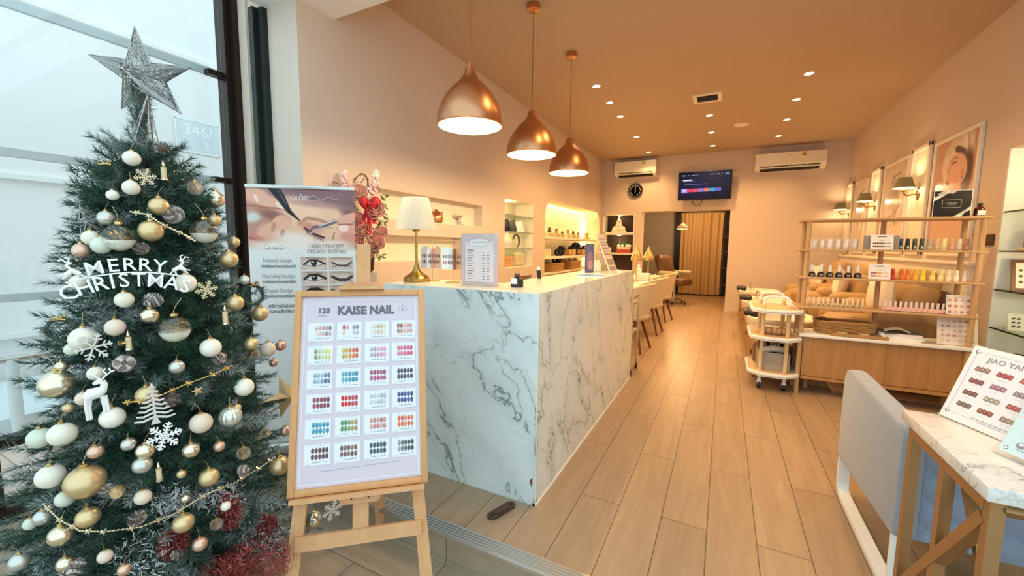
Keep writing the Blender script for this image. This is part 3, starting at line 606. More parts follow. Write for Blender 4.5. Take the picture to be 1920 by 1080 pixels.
# ================================================================== reception counter
CX, CY, CT = -.772, 1.786, 1.077
t = thing('reception_counter', 'L-shaped reception counter clad in white marble with green-grey veins', 'counter', (CX, CY, 0))
m = MB(); m.bb((-.983, 0, .0), (-.003, .018, CT-.004)); o = part(t, 'front_panel', m, 'counter_marble')
# the small half-round cut-out near the foot of the corner
cut = MB(); cut.prism([(-.003+.034*math.cos(a), .115+.034*math.sin(a)) for a in [R_(90+180*k/16) for k in range(17)]], .05, M=Matrix(((1, 0, 0, 0), (0, 0, -1, .03), (0, 1, 0, 0), (0, 0, 0, 1))))
co = bpy.data.objects.new('cutter', cut.mesh('cutter', 'red_inner')); COL.objects.link(co); co.parent = t
bo = o.modifiers.new('notch', 'BOOLEAN'); bo.object = co; bo.operation = 'DIFFERENCE'; bo.solver = 'EXACT'
dg = bpy.context.evaluated_depsgraph_get(); dg.update(); me = bpy.data.meshes.new_from_object(o.evaluated_get(dg)); o.modifiers.clear(); o.data = me; bpy.data.objects.remove(co)
m = MB(); m.bb((-.018, .0005, .012), (0, 2.33, CT-.004)); part(t, 'side_panel', m, 'counter_marble')
m = MB(); m.bb((-.983, .001, CT-.004), (-.001, .40, CT)); m.bb((-.41, .40, CT-.004), (-.001, 2.33, CT)); part(t, 'worktop', m, 'top_marble')
m = MB(); m.bb((-.016, 0, 0), (.003, 2.33, .012)); m.bb((-.003, -.0015, .012), (.0005, .0005, CT)); part(t, 'edge_strip', m, 'white_plastic')
m = MB(); m.bb((-.045, .02, .07), (-.02, .07, .16)); part(t, 'inner_post', m, 'red_inner', 'red post seen through the corner cut-out')
m = MB(); m.bb((-.965, .36, .02), (-.41, .38, CT-.004)); m.bb((-.41, .38, .02), (-.39, 2.31, CT-.004)); m.bb((-.975, .02, .02), (-.955, .36, CT-.004)); m.bb((-.39, 2.29, .02), (-.02, 2.31, CT-.004)); part(t, 'carcass', m, 'warm_white')
# trolley behind the end of the counter
t = thing('metal_trolley', 'narrow metal trolley on casters behind the far end of the counter', 'trolley', (-.92, 4.32, 0))
m = MB(); [m.cyl((x, y, .06), (x, y, .79), .010, n=8) for x in (-.14, .14) for y in (-.16, .16)]; m.tube([(.14, -.16, .79), (.14, .16, .79)], .010, 8); part(t, 'frame', m, 'chrome')
for z in (.10, .42, .72): m = MB(); m.bb((-.14, -.16, z), (.14, .16, z+.02)); part(t, 'shelf', m, 'alu')
for x in (-.14, .14):
    for y in (-.16, .16): m = MB(); m.cyl((x-.01, y, .03), (x+.01, y, .03), .03, n=14); part(t, 'caster', m, 'black_plastic')
# floor stop in front of the counter
t = thing('floor_door_stop', 'dark oblong metal floor stop in front of the counter corner', 'door stop', (-.903, 1.672, 0), R_(71))
def stadium(L, w, n=8): return [(L/2-w/2+w/2*math.cos(a), w/2*math.sin(a)) for a in [R_(-90+180*k/n) for k in range(n+1)]]+[(-L/2+w/2+w/2*math.cos(a), w/2*math.sin(a)) for a in [R_(90+180*k/n) for k in range(n+1)]]
m = MB(); m.prism(stadium(.17, .05), .012); m.prism(stadium(.10, .034), .018); part(t, 'plate', m, 'dark_back')
for x in (-.062, .062): m = MB(); m.cyl((x, 0, .011), (x, 0, .014), .008, n=12); part(t, 'screw', m, 'black_matte')
# ================================================================== nail tables and chairs behind the counter
t = thing('nail_table', 'long pale manicure table behind the counter, along the aisle', 'table', (-1.42, 6.75, 0))
m = MB(); m.bb((-.36, -1.85, .72), (.36, 1.85, .755), bev=.006); part(t, 'table_top', m, 'warm_white')
for y in (-1.7, 0, 1.7): m = MB(); m.bb((-.30, y-.02, 0), (.22, y+.02, .72)); part(t, 'support', m, 'warm_white')
def make_chair():
    t = thing('dining_chair', 'x', 'chair')       # faces +x locally, shell with a wrapping back
    def shell(u, v):
        a = R_(-112+224*u); w = .25+.03*v
        top = .85-.17*abs(2*u-1)**2.2
        z = .43+(top-.43)*v; r = w+.055*v*(1-.35*abs(2*u-1))
        return (-r*math.cos(a)*.98+.02, r*math.sin(a)*1.02, z)
    m = MB(); m.surf(shell, 34, 9); m.surf(lambda u, v: tuple(Vector(shell(u, v))*1.0-Vector((-.03*math.cos(R_(-112+224*u)), .03*math.sin(R_(-112+224*u)), .0))), 34, 9)
    m.tube([Vector(shell(k/30, 1))-Vector((-.015*math.cos(R_(-112+224*k/30)), .015*math.sin(R_(-112+224*k/30)), 0)) for k in range(31)], .017, 8)
    part(t, 'backrest', m, 'cream_seat')
    m = MB(); m.lathe([(.0001, .39), (.20, .39), (.235, .41), (.245, .44), (.23, .48), (.0001, .485)], 32); part(t, 'seat', m, 'cream_seat')
    for sx in (-1, 1):
        for sy in (-1, 1): m = MB(); m.cyl((sx*.11, sy*.11, .40), (sx*.22, sy*.20, 0), .020, .013, 10); part(t, 'leg', m, 'walnut')
    m = MB(); m.tube([(-.12, -.12, .37), (.12, .12, .37)], .012, 6); m.tube([(-.12, .12, .37), (.12, -.12, .37)], .012, 6); part(t, 'seat_frame', m, 'walnut')
    return t
c0 = make_chair(); c0.location = (-1.03, 5.32, 0); c0.rotation_euler = (0, 0, R_(172)); c0['label'] = 'cream shell chair with wooden legs, first beyond the end of the counter'; c0['group'] = 'cream chairs at the manicure table'
for k, (y, a) in enumerate(((6.50, 176), (7.72, 170))): dup(c0, f'cream shell chair with wooden legs, {ORD[k+1]} beyond the end of the counter', (-1.02, y, 0), R_(a))
t = thing('hand_cushion', 'fluffy white hand cushion on the near end of the manicure table', 'cushion', (-1.16, 5.28, .758), R_(20))
m = MB(); m.surf(lambda u, v: ((.13+.012*math.sin(v*60))*math.cos(2*math.pi*u)*math.sin(math.pi*min(.99, v+.005)), .22*math.sin(2*math.pi*u)*math.sin(math.pi*min(.99, v+.005)), .052-.052*math.cos(math.pi*v)+.004*math.sin(v*80+u*9)), 32, 40, closed_u=True); part(t, 'cover', m, 'white_paint')
def tear_lamp(x, y, label):
    t = thing('table_lamp', label, 'lamp', (x, y, .755), 0, 'teardrop lamps on the manicure table')
    m = MB(); m.lathe([(.06, 0), (.06, .012), (.012, .02), (.009, .04)], 20); m.cyl((0, 0, .03), (0, 0, .36), .010, n=10); part(t, 'stem', m, 'gold')
    m = MB(); m.lathe([(.078, .33), (.088, .35), (.082, .39), (.055, .45), (.022, .51), (.008, .56), (.004, .575)], 24, cap=False, rf=lambda a, z: 1+.05*math.cos(a*8)); part(t, 'lamp_shade', m, 'gold'); return t
tear_lamp(-1.235, 6.75, 'gold teardrop lamp on the manicure table, in front of the niche shelves'); tear_lamp(-1.145, 7.35, 'gold teardrop lamp on the manicure table, in front of the doorway edge')
t = thing('nail_dryer', 'white boxy nail dryer on the manicure table beneath the gold lamps', 'nail dryer', (-1.17, 7.05, .755))
m = MB(); m.box((0, 0, .06), (.20, .26, .12), bev=.02); part(t, 'housing', m, 'white_plastic')
m = MB(); m.box((.102, 0, .045), (.01, .18, .07), bev=.004); part(t, 'opening', m, 'cream_paint')
m = MB(); m.sphere((0, 0, .045), .05, 16, 10); m.cyl((0, 0, 0), (0, 0, .02), .045); m.sphere((0, 0, .11), .028, 12, 8); solo('ornament', 'small round white ornament on the manicure table between the two lamps', 'ornament', m, 'white_plastic', (-1.25, 7.05, .875))
for k in range(5):
    m = MB(); m.cyl((0, 0, 0), (0, 0, .035), .013, n=10); m.cyl((0, 0, .035), (0, 0, .065), .008, n=8); solo('polish_bottle', f'tiny pale polish bottle on the manicure table, {ORD[k]} in its row', 'bottle', m, 'warm_white', (-1.10+.01*(k % 2), 7.48+.12*k, .755), 0, 'polish bottles on the manicure table')
m = MB(); m.cyl((0, 0, 0), (0, 0, .05), .02, n=12); solo('jar', 'small dark jar on the near part of the manicure table', 'jar', m, 'black_plastic', (-1.17, 6.05, .755))
m = MB(); m.cyl((0, 0, 0), (0, 0, .07), .024, n=12); m.cyl((0, 0, .07), (0, 0, .09), .014, n=12); solo('jar', 'taller brown jar beside the dark one on the manicure table', 'jar', m, 'dark_back', (-1.22, 6.4, .755))
# recliner with casters in the corridor doorway
t = thing('recliner_chair', 'brown padded salon chair on chrome casters in the corridor doorway', 'chair', (-1.10, 10.25, 0), R_(-20))
m = MB(); m.box((-.12, 0, .83), (.16, .62, .55), bev=.07, seg=4, R=rot(0, -.3, 0)); m.box((-.2, 0, 1.02), (.17, .5, .22), bev=.07, seg=4, R=rot(0, -.35, 0)); part(t, 'backrest', m, 'brown_leather')
m = MB(); m.box((.15, 0, .52), (.56, .56, .16), bev=.06, seg=4); part(t, 'seat', m, 'brown_leather')
for s in (-1, 1): m = MB(); m.box((.12, s*.33, .72), (.46, .10, .10), bev=.04, seg=3); m.box((.1, s*.33, .62), (.06, .06, .14)); part(t, 'armrest', m, 'cream_seat', 'cream armrest')
m = MB(); m.cyl((.12, 0, .10), (.12, 0, .45), .03); part(t, 'column', m, 'chrome')
for k in range(5):
    a = 2*math.pi*k/5; m = MB(); m.tube([(.12, 0, .12), (.12+.27*math.cos(a), .27*math.sin(a), .075)], .018, 8); ba = part(t, 'base_arm', m, 'chrome')
    m = MB(); m.cyl((.12+.27*math.cos(a)-.012, .27*math.sin(a), .03), (.12+.27*math.cos(a)+.012, .27*math.sin(a), .03), .03, n=14); part(ba, 'caster', m, 'black_plastic')
# ================================================================== pedicure recliners and basins
def make_spa():
    t = thing('spa_recliner', 'x', 'armchair')       # faces -x, origin on the floor at its middle
    lm = 'skin_leather'
    m = MB(); m.box((.10, 0, .22), (.64, 1.10, .40), bev=.06, seg=4); part(t, 'base', m, lm)
    m = MB(); m.box((.0, 0, .50), (.62, .62, .22), bev=.09, seg=5); part(t, 'seat', m, lm)
    m = MB(); m.box((.32, 0, .72), (.26, .66, .58), bev=.11, seg=5, R=rot(0, .22, 0)); m.box((.38, 0, .98), (.24, .62, .26), bev=.11, seg=5, R=rot(0, .25, 0)); part(t, 'backrest', m, lm)
    for s in (-1, 1):
        m = MB(); m.box((.06, s*.44, .52), (.72, .25, .34), bev=.115, seg=5, R=rot(0, -.05, 0)); m.box((.18, s*.44, .66), (.55, .24, .20), bev=.095, seg=5); part(t, 'armrest', m, lm)
    m = MB(); m.box((-.30, 0, .42), (.18, .56, .30), bev=.08, seg=5, R=rot(0, .4, 0)); part(t, 'footrest', m, lm)
    return t
s0 = None
def pillow(w, h, th): 
    m = MB()
    for sg in (1, -1): m.surf(lambda u, v, sg=sg: (w*(u-.5)*(1-.10*math.sin(math.pi*v)), h*(v-.5)*(1-.10*math.sin(math.pi*u)), sg*th/2*(max(0, math.sin(math.pi*u)*math.sin(math.pi*v)))**.5), 18, 18)
    return m
for k, y in enumerate((5.45, 7.0, 8.55)):
    lab = f'tan padded pedicure recliner, {("nearest, behind the shelf rack", "middle of three along the right wall", "farthest, in the back corner")[k]}'
    if s0 is None: s0 = make_spa(); s0['label'] = lab; s0['group'] = 'pedicure recliners along the right wall'; s0.location = (1.33, y, 0)
    else: dup(s0, lab, (1.33, y, 0))
    solo('throw_cushion', f'plump cream cushion on the {("nearest", "middle", "farthest")[k]} tan recliner', 'cushion', pillow(.42, .42, .17), 'cushion', (1.42, y-.12+.06*k, .83), (R_(95), R_(10), R_(90+(12, -18, 10)[k])), 'cushions on the recliners')
def make_tub():
    t = thing('foot_basin', 'x', 'basin')
    def se(a, p=.62): return (math.copysign(abs(math.cos(a))**p, math.cos(a)), math.copysign(abs(math.sin(a))**p, math.sin(a)))
    prof = [(.78, -.15), (.86, -.10), (.96, -.02), (1.0, .03), (1.0, .05), (.97, .06), (.93, .05), (.90, .0), (.80, -.07), (.5, -.10), (.001, -.10)]
    def f(u, v):
        i = v*(len(prof)-1); k = min(int(i), len(prof)-2); q = i-k; r = prof[k][0]*(1-q)+prof[k+1][0]*q; z = prof[k][1]*(1-q)+prof[k+1][1]*q
        c = se(2*math.pi*u); return (.33*r*c[0], .37*r*c[1], .50+z)
    m = MB(); m.surf(f, 44, 21, closed_u=True); part(t, 'bowl', m, 'tub_white')
    m = MB(); m.box((-.27, 0, .58), (.16, .34, .065), bev=.03, seg=4); m.box((-.25, 0, .548), (.08, .2, .03)); part(t, 'foot_cushion', m, 'black_plastic', 'black foot cushion')
    m = MB(); m.cyl((-.10, .30, .55), (-.10, .30, .63), .018); m.tube([(-.10, .30, .61), (-.10, .24, .64), (-.10, .17, .62)], .012, 8); m.sphere((-.10, .30, .64), .022, 12, 8); part(t, 'tap', m, 'chrome')
    return t
tb = make_tub(); tb.location = (.59, 5.42, 0); tb['label'] = 'white foot basin with black cushion, nearest, behind the white trolley'; tb['group'] = 'foot basins'
dup(tb, 'white foot basin with black cushion, middle one of three', (.59, 7.0, 0)); dup(tb, 'white foot basin with black cushion, farthest, by the doorway wall', (.59, 8.6, 0))
t = thing('basin_plinth', 'long low wooden plinth under the foot basins along the aisle', 'plinth', (.66, 6.95, 0))
m = MB(); m.bb((-.34, -2.22, .0), (.27, 2.22, .36)); part(t, 'body', m, 'tub_wood')
for y in (-1.66, -.55, .55, 1.66):
    m = MB(); m.bb((-.348, y-.53, .02), (-.340, y+.53, .34)); dr_ = part(t, 'door', m, 'tub_wood')
    m = MB(); m.bb((-.358, y-.40, .20), (-.348, y-.30, .24), bev=.004); part(dr_, 'handle', m, 'black_plastic')
# ================================================================== white and wood trolley
t = thing('service_trolley', 'three-tier white and wood trolley on casters beside the rack', 'trolley', (.455, 4.60, 0))
def octo(a, b, c): return [(-a+c, -b), (a-c, -b), (a, -b+c), (a, b-c), (a-c, b), (-a+c, b), (-a, b-c), (-a, -b+c)]
for z in (.145, .475, .725):
    m = MB(); m.prism(octo(.195, .33, .10), .022, M=trs((0, 0, z))); m.tube([(*p, z+.022) for p in octo(.19, .325, .10)], .016, 8, closed=True); tr = part(t, 'tray', m, 'white_plastic')
    m = MB(); m.prism(octo(.17, .305, .09), .003, M=trs((0, 0, z+.022))); part(tr, 'tray_lining', m, 'cart_wood', 'light wood tray lining')
for sx in (-.098, .098):
    for sy in (-.20, .20): m = MB(); m.cyl((sx, sy, .12), (sx, sy, .79), .017, n=12); part(t, 'post', m, 'cart_wood')
for sy in (-.20, .20):
    m = MB(); m.tube([(-.098, sy, .78), (-.098, sy, .83), (-.085, sy, .855), (-.05, sy, .865), (.05, sy, .865), (.085, sy, .855), (.098, sy, .83), (.098, sy, .78)], .014, 10); part(t, 'handle', m, 'white_plastic')
    for sx in (-.098, .098):
        m = MB(); m.cyl((sx, sy, .075), (sx, sy, .145), .014, n=10); m.box((sx, sy, .062), (.035, .02, .03)); cs_ = part(t, 'caster_stem', m, 'white_plastic')
        m = MB(); m.cyl((sx-.014, sy+.008, .032), (sx+.014, sy+.008, .032), .032, n=18); part(cs_, 'caster', m, 'black_plastic')
m = MB(); m.box((0, .02, 0), (.25, .004, .21)); solo('clear_sheet', 'clear acrylic sheet standing on the middle tray of the trolley', 'sheet', m, 'acrylic', (.465, 4.50, .606))
def roll(x, label):
    m = MB(); m.cyl((-.055, 0, 0), (.055, 0, 0), .034, n=20); m.cyl((-.02, 0, 0), (-.014, 0, 0), .0345, n=20, mi=1); m.cyl((.025, 0, 0), (.031, 0, 0), .0345, n=20, mi=1)
    solo('towel_roll', label, 'roll', m, ['easel_wood', 'walnut'], (x, 4.49, .536), 0, 'rolls on the trolley')
roll(.405, 'tan roll with a brown band on the trolley, left of the pair'); roll(.53, 'tan roll with a brown band on the trolley, right of the pair')
t = thing('storage_basket', 'grey woven storage box on the bottom tray of the trolley', 'basket', (.465, 4.56, .17))
m = MB(); m.bb((-.115, -.13, 0), (.115, .13, .008)); [m.bb(a, b) for a, b in (((-.125, -.14, 0), (.125, -.13, .17)), ((-.125, .13, 0), (.125, .14, .17)), ((-.125, -.13, 0), (-.115, .13, .17)), ((.115, -.13, 0), (.125, .13, .17)))]; part(t, 'walls', m, 'linen')
m = MB(); m.box((0, 0, .085), (.03, .03, .006), R=rot(0, 0, .2)); m.tube([(-.10, -.02, .16), (0, -.06, .20), (.11, -.02, .185)], .03, 10); m.tube([(-.09, .05, .16), (.02, .04, .21), (.10, .07, .17)], .026, 10); solo('towel', 'rumpled cream towel in the grey storage box', 'towel', m, 'cushion', (.465, 4.56, .165))
t = thing('hair_tool', 'black tool with round grey ends lying over the grey storage box', 'tool', (.44, 4.58, .37))
m = MB(); m.cyl((-.02, -.05, .03), (-.02, .1, .03), .04, n=18); m.cyl((.09, -.05, .03), (.09, .1, .03), .034, n=18); part(t, 'body', m, 'black_plastic')
m = MB(); m.lathe([(.034, 0), (.034, .006), (.02, .006), (.018, .0)], 18, M=trs((-.02, -.05, .03), x=R_(90))); m.lathe([(.03, 0), (.03, .006), (.018, .006), (.016, 0)], 18, M=trs((.09, -.05, .03), x=R_(90))); part(t, 'end_ring', m, 'linen')
m = MB(); m.box((0, 0, .12), (.035, .12, .24), bev=.004, R=rot(0, .08, 0)); solo('magazine_file', 'dark blue upright folder on the bottom tray of the trolley', 'folder', m, 'navy' if mat('navy', '2b3444', .5) else '', (.37, 4.72, .17))
# ================================================================== shelf rack with sideboard
RX0, RX1, RY0, RY1 = .605, 1.77, 4.385, 4.69
t = thing('shelf_rack', 'open wooden shelf rack with round posts standing over the sideboard', 'shelf rack', (0, 0, 0))
ZS = (.797, 1.058, 1.302, 1.56)
for i, z in enumerate(ZS): m = MB(); m.bb((RX0, RY0, z-.018), (RX1, RY1, z), bev=.005); part(t, 'shelf', m, 'shelf_wood')
for x, y, z0, dark in ((RX0+.045, RY0+.025, 0, 0), (RX1-.04, RY0+.025, 0, 0), (RX0+.045, RY1-.03, 0, 0), (RX1-.05, RY1-.03, 0, 0), (1.215, RY1-.03, .52, 0)):
    m = MB(); m.cyl((x, y, z0), (x, y, ZS[-1]-.018), .0185, n=16); part(t, 'post', m, 'rack_wood')
t = thing('sideboard', 'low oak sideboard with sliding doors and a pale stone top', 'sideboard', (0, 0, 0))
m = MB(); m.bb((RX0+.035, RY0-.005, .525), (1.865, RY1+.03, .552), bev=.004); part(t, 'worktop', m, 'white_paint', 'pale stone top')
m = MB(); m.bb((RX0+.07, RY0+.06, .15), (1.84, RY1, .525)); m.bb((RX0+.07, RY0+.02, .14), (1.84, RY0+.06, .165)); part(t, 'body', m, 'door_wood')
for a, b, yy in ((RX0+.07, 1.245, RY0+.028), (1.215, 1.84, RY0+.042)): m = MB(); m.bb((a, yy, .17), (b, yy+.015, .522)); part(t, 'door', m, 'door_wood')
for x in (.75, 1.76): m = MB(); m.cyl((x, RY1-.05, 0), (x, RY1-.05, .15), .02, n=12); part(t, 'leg', m, 'rack_wood')
m = MB(); m.cyl((1.80, RY0+.05, 0), (1.80, RY0+.05, .15), .02, n=12); part(t, 'leg', m, 'rack_wood')
# ================================================================== marble side table, sofa
TX0, TX1, TY0, TY1, TZ = .565, 1.75, 1.285, 1.80, .765
t = thing('side_table', 'marble-topped side table on a slim gold frame at the right', 'table', (0, 0, 0))
m = MB(); m.bb((TX0, TY0, TZ-.035), (TX1, TY1, TZ), bev=.003); part(t, 'table_top', m, 'table_marble')
def leg(a, b, nm='leg', w=.027): m = MB(); m.bar(a, b, w, w, up=(0, 1, 0) if abs(a[2]-b[2]) > .3 and abs(a[1]-b[1]) < .01 else (1, 0, 0)); part(t, nm, m, 'gold_leg')
xl, xr2, yn, yf = TX0+.025, TX1-.03, TY0+.025, TY1-.05; 
for x in (xl, xr2):
    for y in (yn, yf): leg((x, y, 0), (x, y, TZ-.035))
    leg((x, (yn+yf)/2, .035), (x, (yn+yf)/2, TZ-.069), 'upright')
    leg((x, yn+.01, TZ-.055), (x, yf-.01, TZ-.055), 'top_rail', .03); leg((x, yn+.01, .017), (x, yf-.01, .017), 'foot_rail')
leg((xl, yn+.015, TZ-.09), (xl, yf-.015, .17), 'brace', .03); leg((xl+.030, (yn+yf)/2-.02, TZ-.08), (xl+.036, yn+.02, .40), 'brace', .022)
leg((xl+.01, yn, TZ-.052), (xr2, yn, TZ-.052), 'apron', .03)
SX, SY0, SY1 = .597, 1.878, 2.675
t = thing('sofa', 'low grey upholstered sofa on a white sled frame behind the side table', 'sofa', (0, 0, 0))
def rpoly(pts, rads, n=7):
    out = []
    for i, p in enumerate(pts):
        p = Vector(p); a = (Vector(pts[i-1])-p); b = (Vector(pts[(i+1) % len(pts)])-p); r = rads[i]
        if r < 1e-4: out.append(tuple(p)); continue
        s0_ = p+a.normalized()*r; s1_ = p+b.normalized()*r
        for k in range(n+1): q = k/n; out.append(tuple((s0_*(1-q)**2+p*2*q*(1-q)+s1_*q*q)))
    return out
side = rpoly([(SY0, .262), (SY0, .685), (SY1, .695), (SY1, .205)], (.02, .05, .09, .03))
def slab(m, poly, x0, x1, r, mi=0):      # padded slab: the outline inset towards its faces
    c = Vector((sum(p[0] for p in poly)/len(poly), sum(p[1] for p in poly)/len(poly))); rings = []
    for x, k in ((x0, r), (x0+r*.3, r*.3), (x0+r, 0), (x1-r, 0), (x1-r*.3, r*.3), (x1, r)):
        rings.append([(x, p[0]+(c.x-p[0])/max(.05, (c-Vector(p)).length)*k, p[1]+(c.y-p[1])/max(.05, (c-Vector(p)).length)*k) for p in poly])
    n = len(poly); vs = [v for r_ in rings for v in r_]; fs = []
    for j in range(len(rings)-1):
        for i in range(n): fs.append((j*n+i, j*n+(i+1) % n, (j+1)*n+(i+1) % n, (j+1)*n+i))
    fs += [tuple(range(n-1, -1, -1)), tuple((len(rings)-1)*n+i for i in range(n))]; m.add(vs, fs, mi, True); return m
part(t, 'armrest', slab(MB(), side, SX, SX+.075, .02), 'fabric_grey'); part(t, 'armrest', slab(MB(), side, 1.70, 1.775, .02), 'fabric_grey')
# quilted back: diamond stitching as real relief
def quilt(u, v):
    x = SX+.06+1.06*u; z = .262+.423*v; s1_ = (x*7.2+z*9.6) % 1; s2_ = (x*7.2-z*9.6) % 1
    g = min(min(s1_, 1-s1_), min(s2_, 1-s2_)); e = min(u, 1-u, v, 1-v)
    return (x, SY0+.016-.016*min(1, g*3.2)**.55*min(1, e*40), z)
m = MB(); m.surf(quilt, 190, 80); m.bb((SX+.06, SY0+.016, .262), (1.72, SY0+.11, .683)); part(t, 'backrest', m, 'fabric_blue' if mat('fabric_blue', '8f9bb2', .95, bump=(220, .2), sheen=.3) else '', 'blue-grey diamond-quilted back')
m = MB(); m.bb((SX+.075, SY0+.11, .24), (1.70, SY1-.01, .42), bev=.05, seg=4); part(t, 'seat', m, 'fabric_grey')
for x in (SX+.035, 1.74):
    m = MB(); pts = [(x, SY0+.03, .27), (x, SY0+.03, .06), (x, SY0+.05, .022), (x, SY0+.09, .012), (x, SY1-.07, .012), (x, SY1-.025, .022), (x, SY1-.008, .06), (x, SY1-.008, .23)]
    for i in range(len(pts)-1): m.bar(pts[i], pts[i+1], .022, .05, up=(1, 0, 0))
    part(t, 'sled_leg', m, 'white_paint')
# ================================================================== things on the counter
t = thing('table_lamp', 'brass table lamp with a pleated cream shade on the left end of the counter', 'lamp', (-1.685, 1.99, CT))
m = MB(); m.lathe([(.078, 0), (.080, .004), (.080, .022), (.072, .03), (.055, .042), (.034, .056), (.022, .07), (.016, .09), (.010, .11), (.009, .12)], 40); part(t, 'lamp_base', m, 'brass')
m = MB(); m.cyl((0, 0, .11), (0, 0, .32), .0075, n=14); m.lathe([(.0085, .215), (.0105, .22), (.0085, .225)], 14); m.lathe([(.018, .305), (.022, .31), (.022, .32), (.012, .325)], 16); part(t, 'stem', m, 'brass')
m = MB(); pl = lambda a, z: 1+.022*math.cos(a*44)
m.lathe([(.118, .318), (.119, .322), (.077, .505), (.076, .51)], 176, rf=pl, cap=False); part(t, 'lamp_shade', m, 'lamp_shade')
def display(loc, label, cols):
    t = thing('display_stand', label, 'display stand', loc, 0, 'nail sample stands on the counter')
    m = MB(); m.lathe([(.045, 0), (.045, .006), (.008, .010)], 24); m.cyl((0, 0, .006), (0, 0, .255), .0032, n=8); m.cyl((-.068, 0, .252), (.068, 0, .252), .0028, n=8); m.sphere((-.07, 0, .252), .005, 10, 6); m.sphere((.07, 0, .252), .005, 10, 6); part(t, 'stand', m, 'gold')
    for k, (x, w, c, a) in enumerate(cols):
        m = MB(); M = trs((x, -.004+.002*k, .225), z=a)
        arch = [(-w/2, -.145), (w/2, -.145), (w/2, -.035)]+[(w/2*math.cos(q), -.035+w/2*math.sin(q)) for q in [R_(180*i/8) for i in range(1, 8)]]+[(-w/2, -.035)]
        MP = M @ plane((0, 0, 0), (1, 0, 0), (0, 0, 1)); m.prism(arch, .0025, M=MP, col=c)
        for r in range(2):
            for i in range(4): m.ell(-w*.3+w*.2*i, -.068-.036*r, w*.075, .013, .003, MP, ('5b4a48', '9a6a5a', '3d4652', 'c08a78')[(i+r+k) % 4], n=10)
        m.tube([(x, 0, .252), (x, -.002+.002*k, .22)], .0012, 4, col='d9c9a0'); part(t, 'sample_card', m, 'print_gloss')
display((-1.625, 2.07, CT), 'gold stand hung with pinkish nail sample cards, nearer the table lamp', [(-.05, .062, 'ead7d0', .3), (-.018, .04, 'f1eeee', .9), (.008, .03, 'd69a84', 1.2), (.04, .06, 'e8c2aa', -.2)])
display((-1.44, 2.03, CT), 'gold stand hung with white and orange nail sample cards, next to the price menu', [(-.048, .05, 'e9edf0', .5), (-.01, .034, 'dfe6ea', .7), (.015, .03, '9c6a4c', 1.2), (.048, .06, 'e2ac7c', -.2)])
# upright price menu in an acrylic holder
t = thing('price_menu', 'pale pink price menu in an upright acrylic holder on the counter', 'menu', (-1.215, 1.965, CT), R_(4))
m = MB(); m.box((0, .004, .146), (.235, .003, .292)); m.box((0, -.004, .146), (.235, .003, .292)); m.box((0, .03, .003), (.235, .07, .006)); hd = part(t, 'holder', m, 'acrylic')
MP = plane((0, -.0022, .146), (1, 0, 0), (0, 0, 1)); m = MB(); m.rect(-.114, -.143, .114, .143, 0, MP, 'f4d6d4'); m.rect(-.09, -.125, .09, .10, .0004, MP, 'f8e6e4'); m.stroke([(-.092, -.127), (.092, -.127), (.092, .07), (.075, .10), (-.075, .10), (-.092, .07), (-.092, -.127)], .002, .0008, MP, 'd8b4bb')
m.ell(0, .095, .065, .022, .0008, MP, 'f6eff1'); m.stroke([(.065*math.cos(a), .095+.022*math.sin(a)) for a in [R_(12*k) for k in range(31)]], .0016, .0012, MP, 'c9a3ab'); m.stroke([(-.045+.0045*k, .095+.007*math.sin(k*1.9)*(1-.3*math.sin(k*.7))) for k in range(21)], .0014, .0014, MP, 'b98d97')
m.rect(-.075, .050, -.035, .054, .0012, MP, '6b5f66')
for k in range(11):
    y = .038-.0145*k; L = (.03, .04, .035, .028, .04, .03, .05, .04, .03, .045, .03)[k]; m.rect(-.075, y-.0016, -.075+L, y+.0016, .0012, MP, '7c7178')
    for x in (.02, .048): m.rect(x, y-.0016, x+.016, y+.0016, .0012, MP, '7c7178')
part(hd, 'price_sheet', m, 'print')
t = thing('reed_diffuser', 'dark bottle diffuser with reeds on the counter corner', 'diffuser', (-1.005, 2.02, CT))
m = MB(); m.lathe([(.030, 0), (.037, .004), (.037, .036), (.030, .047), (.014, .054), (.013, .060)], 8, sm=False); bo_ = part(t, 'bottle', m, 'black_plastic')
m = MB(); m.lathe([(.015, .058), (.016, .06), (.016, .074), (.012, .075)], 16); part(t, 'collar', m, 'red_inner' if False else 'walnut')
m = MB(); m.box((.002, -.040, .034), (.034, .003, .030)); part(bo_, 'label_tag', m, 'paper', 'white paper tag')
for k in range(7): a = 2*math.pi*k/7+.3; m = MB(); m.cyl((0, 0, .05), (.045*math.cos(a), .03*math.sin(a), .165+.01*math.sin(k*2.1)), .0016, n=6); part(t, 'reed', m, 'easel_wood')
# far part of the counter: display panel, leaflet, dark bottle, bag-like basket
t = thing('nail_chart', 'tilted pale nail chart board at the far end of the counter top', 'sign', (-.835, 3.56, CT), R_(86))
MP = plane((0, 0, .004), (1, 0, 0), (0, .42, 1)); m = MB(); m.box((0, .17, 0), (.20, .37, .006), M=MP, col='d9c9bd')
for r in range(6):
    m.rect(-.085, .31-.028*r-.006, .085, .31-.028*r+.006, .0035, MP, ('b9a79c', 'a08d84', 'c2aaa0', '8d7c76', 'ad9a92', '95857e')[r])
    for i in range(9): m.rect(-.08+.018*i, .31-.028*r-.004, -.069+.018*i, .31-.028*r+.005, .0038, MP, ('7d6b66', 'cbb6ab', '927f79')[(i+r) % 3])
m.rect(-.085, .07, .085, .125, .0035, MP, '9c8c84')
for i in range(6): m.rect(-.085+.029*i, .02, -.063+.029*i, .055, .0035, MP, ('6d5d58', 'b09d93')[i % 2])
part(t, 'board', m, 'print'); m = MB(); m.bar((0, .03, .0), (0, .13, .24), .05, .004); part(t, 'prop', m, 'white_plastic')
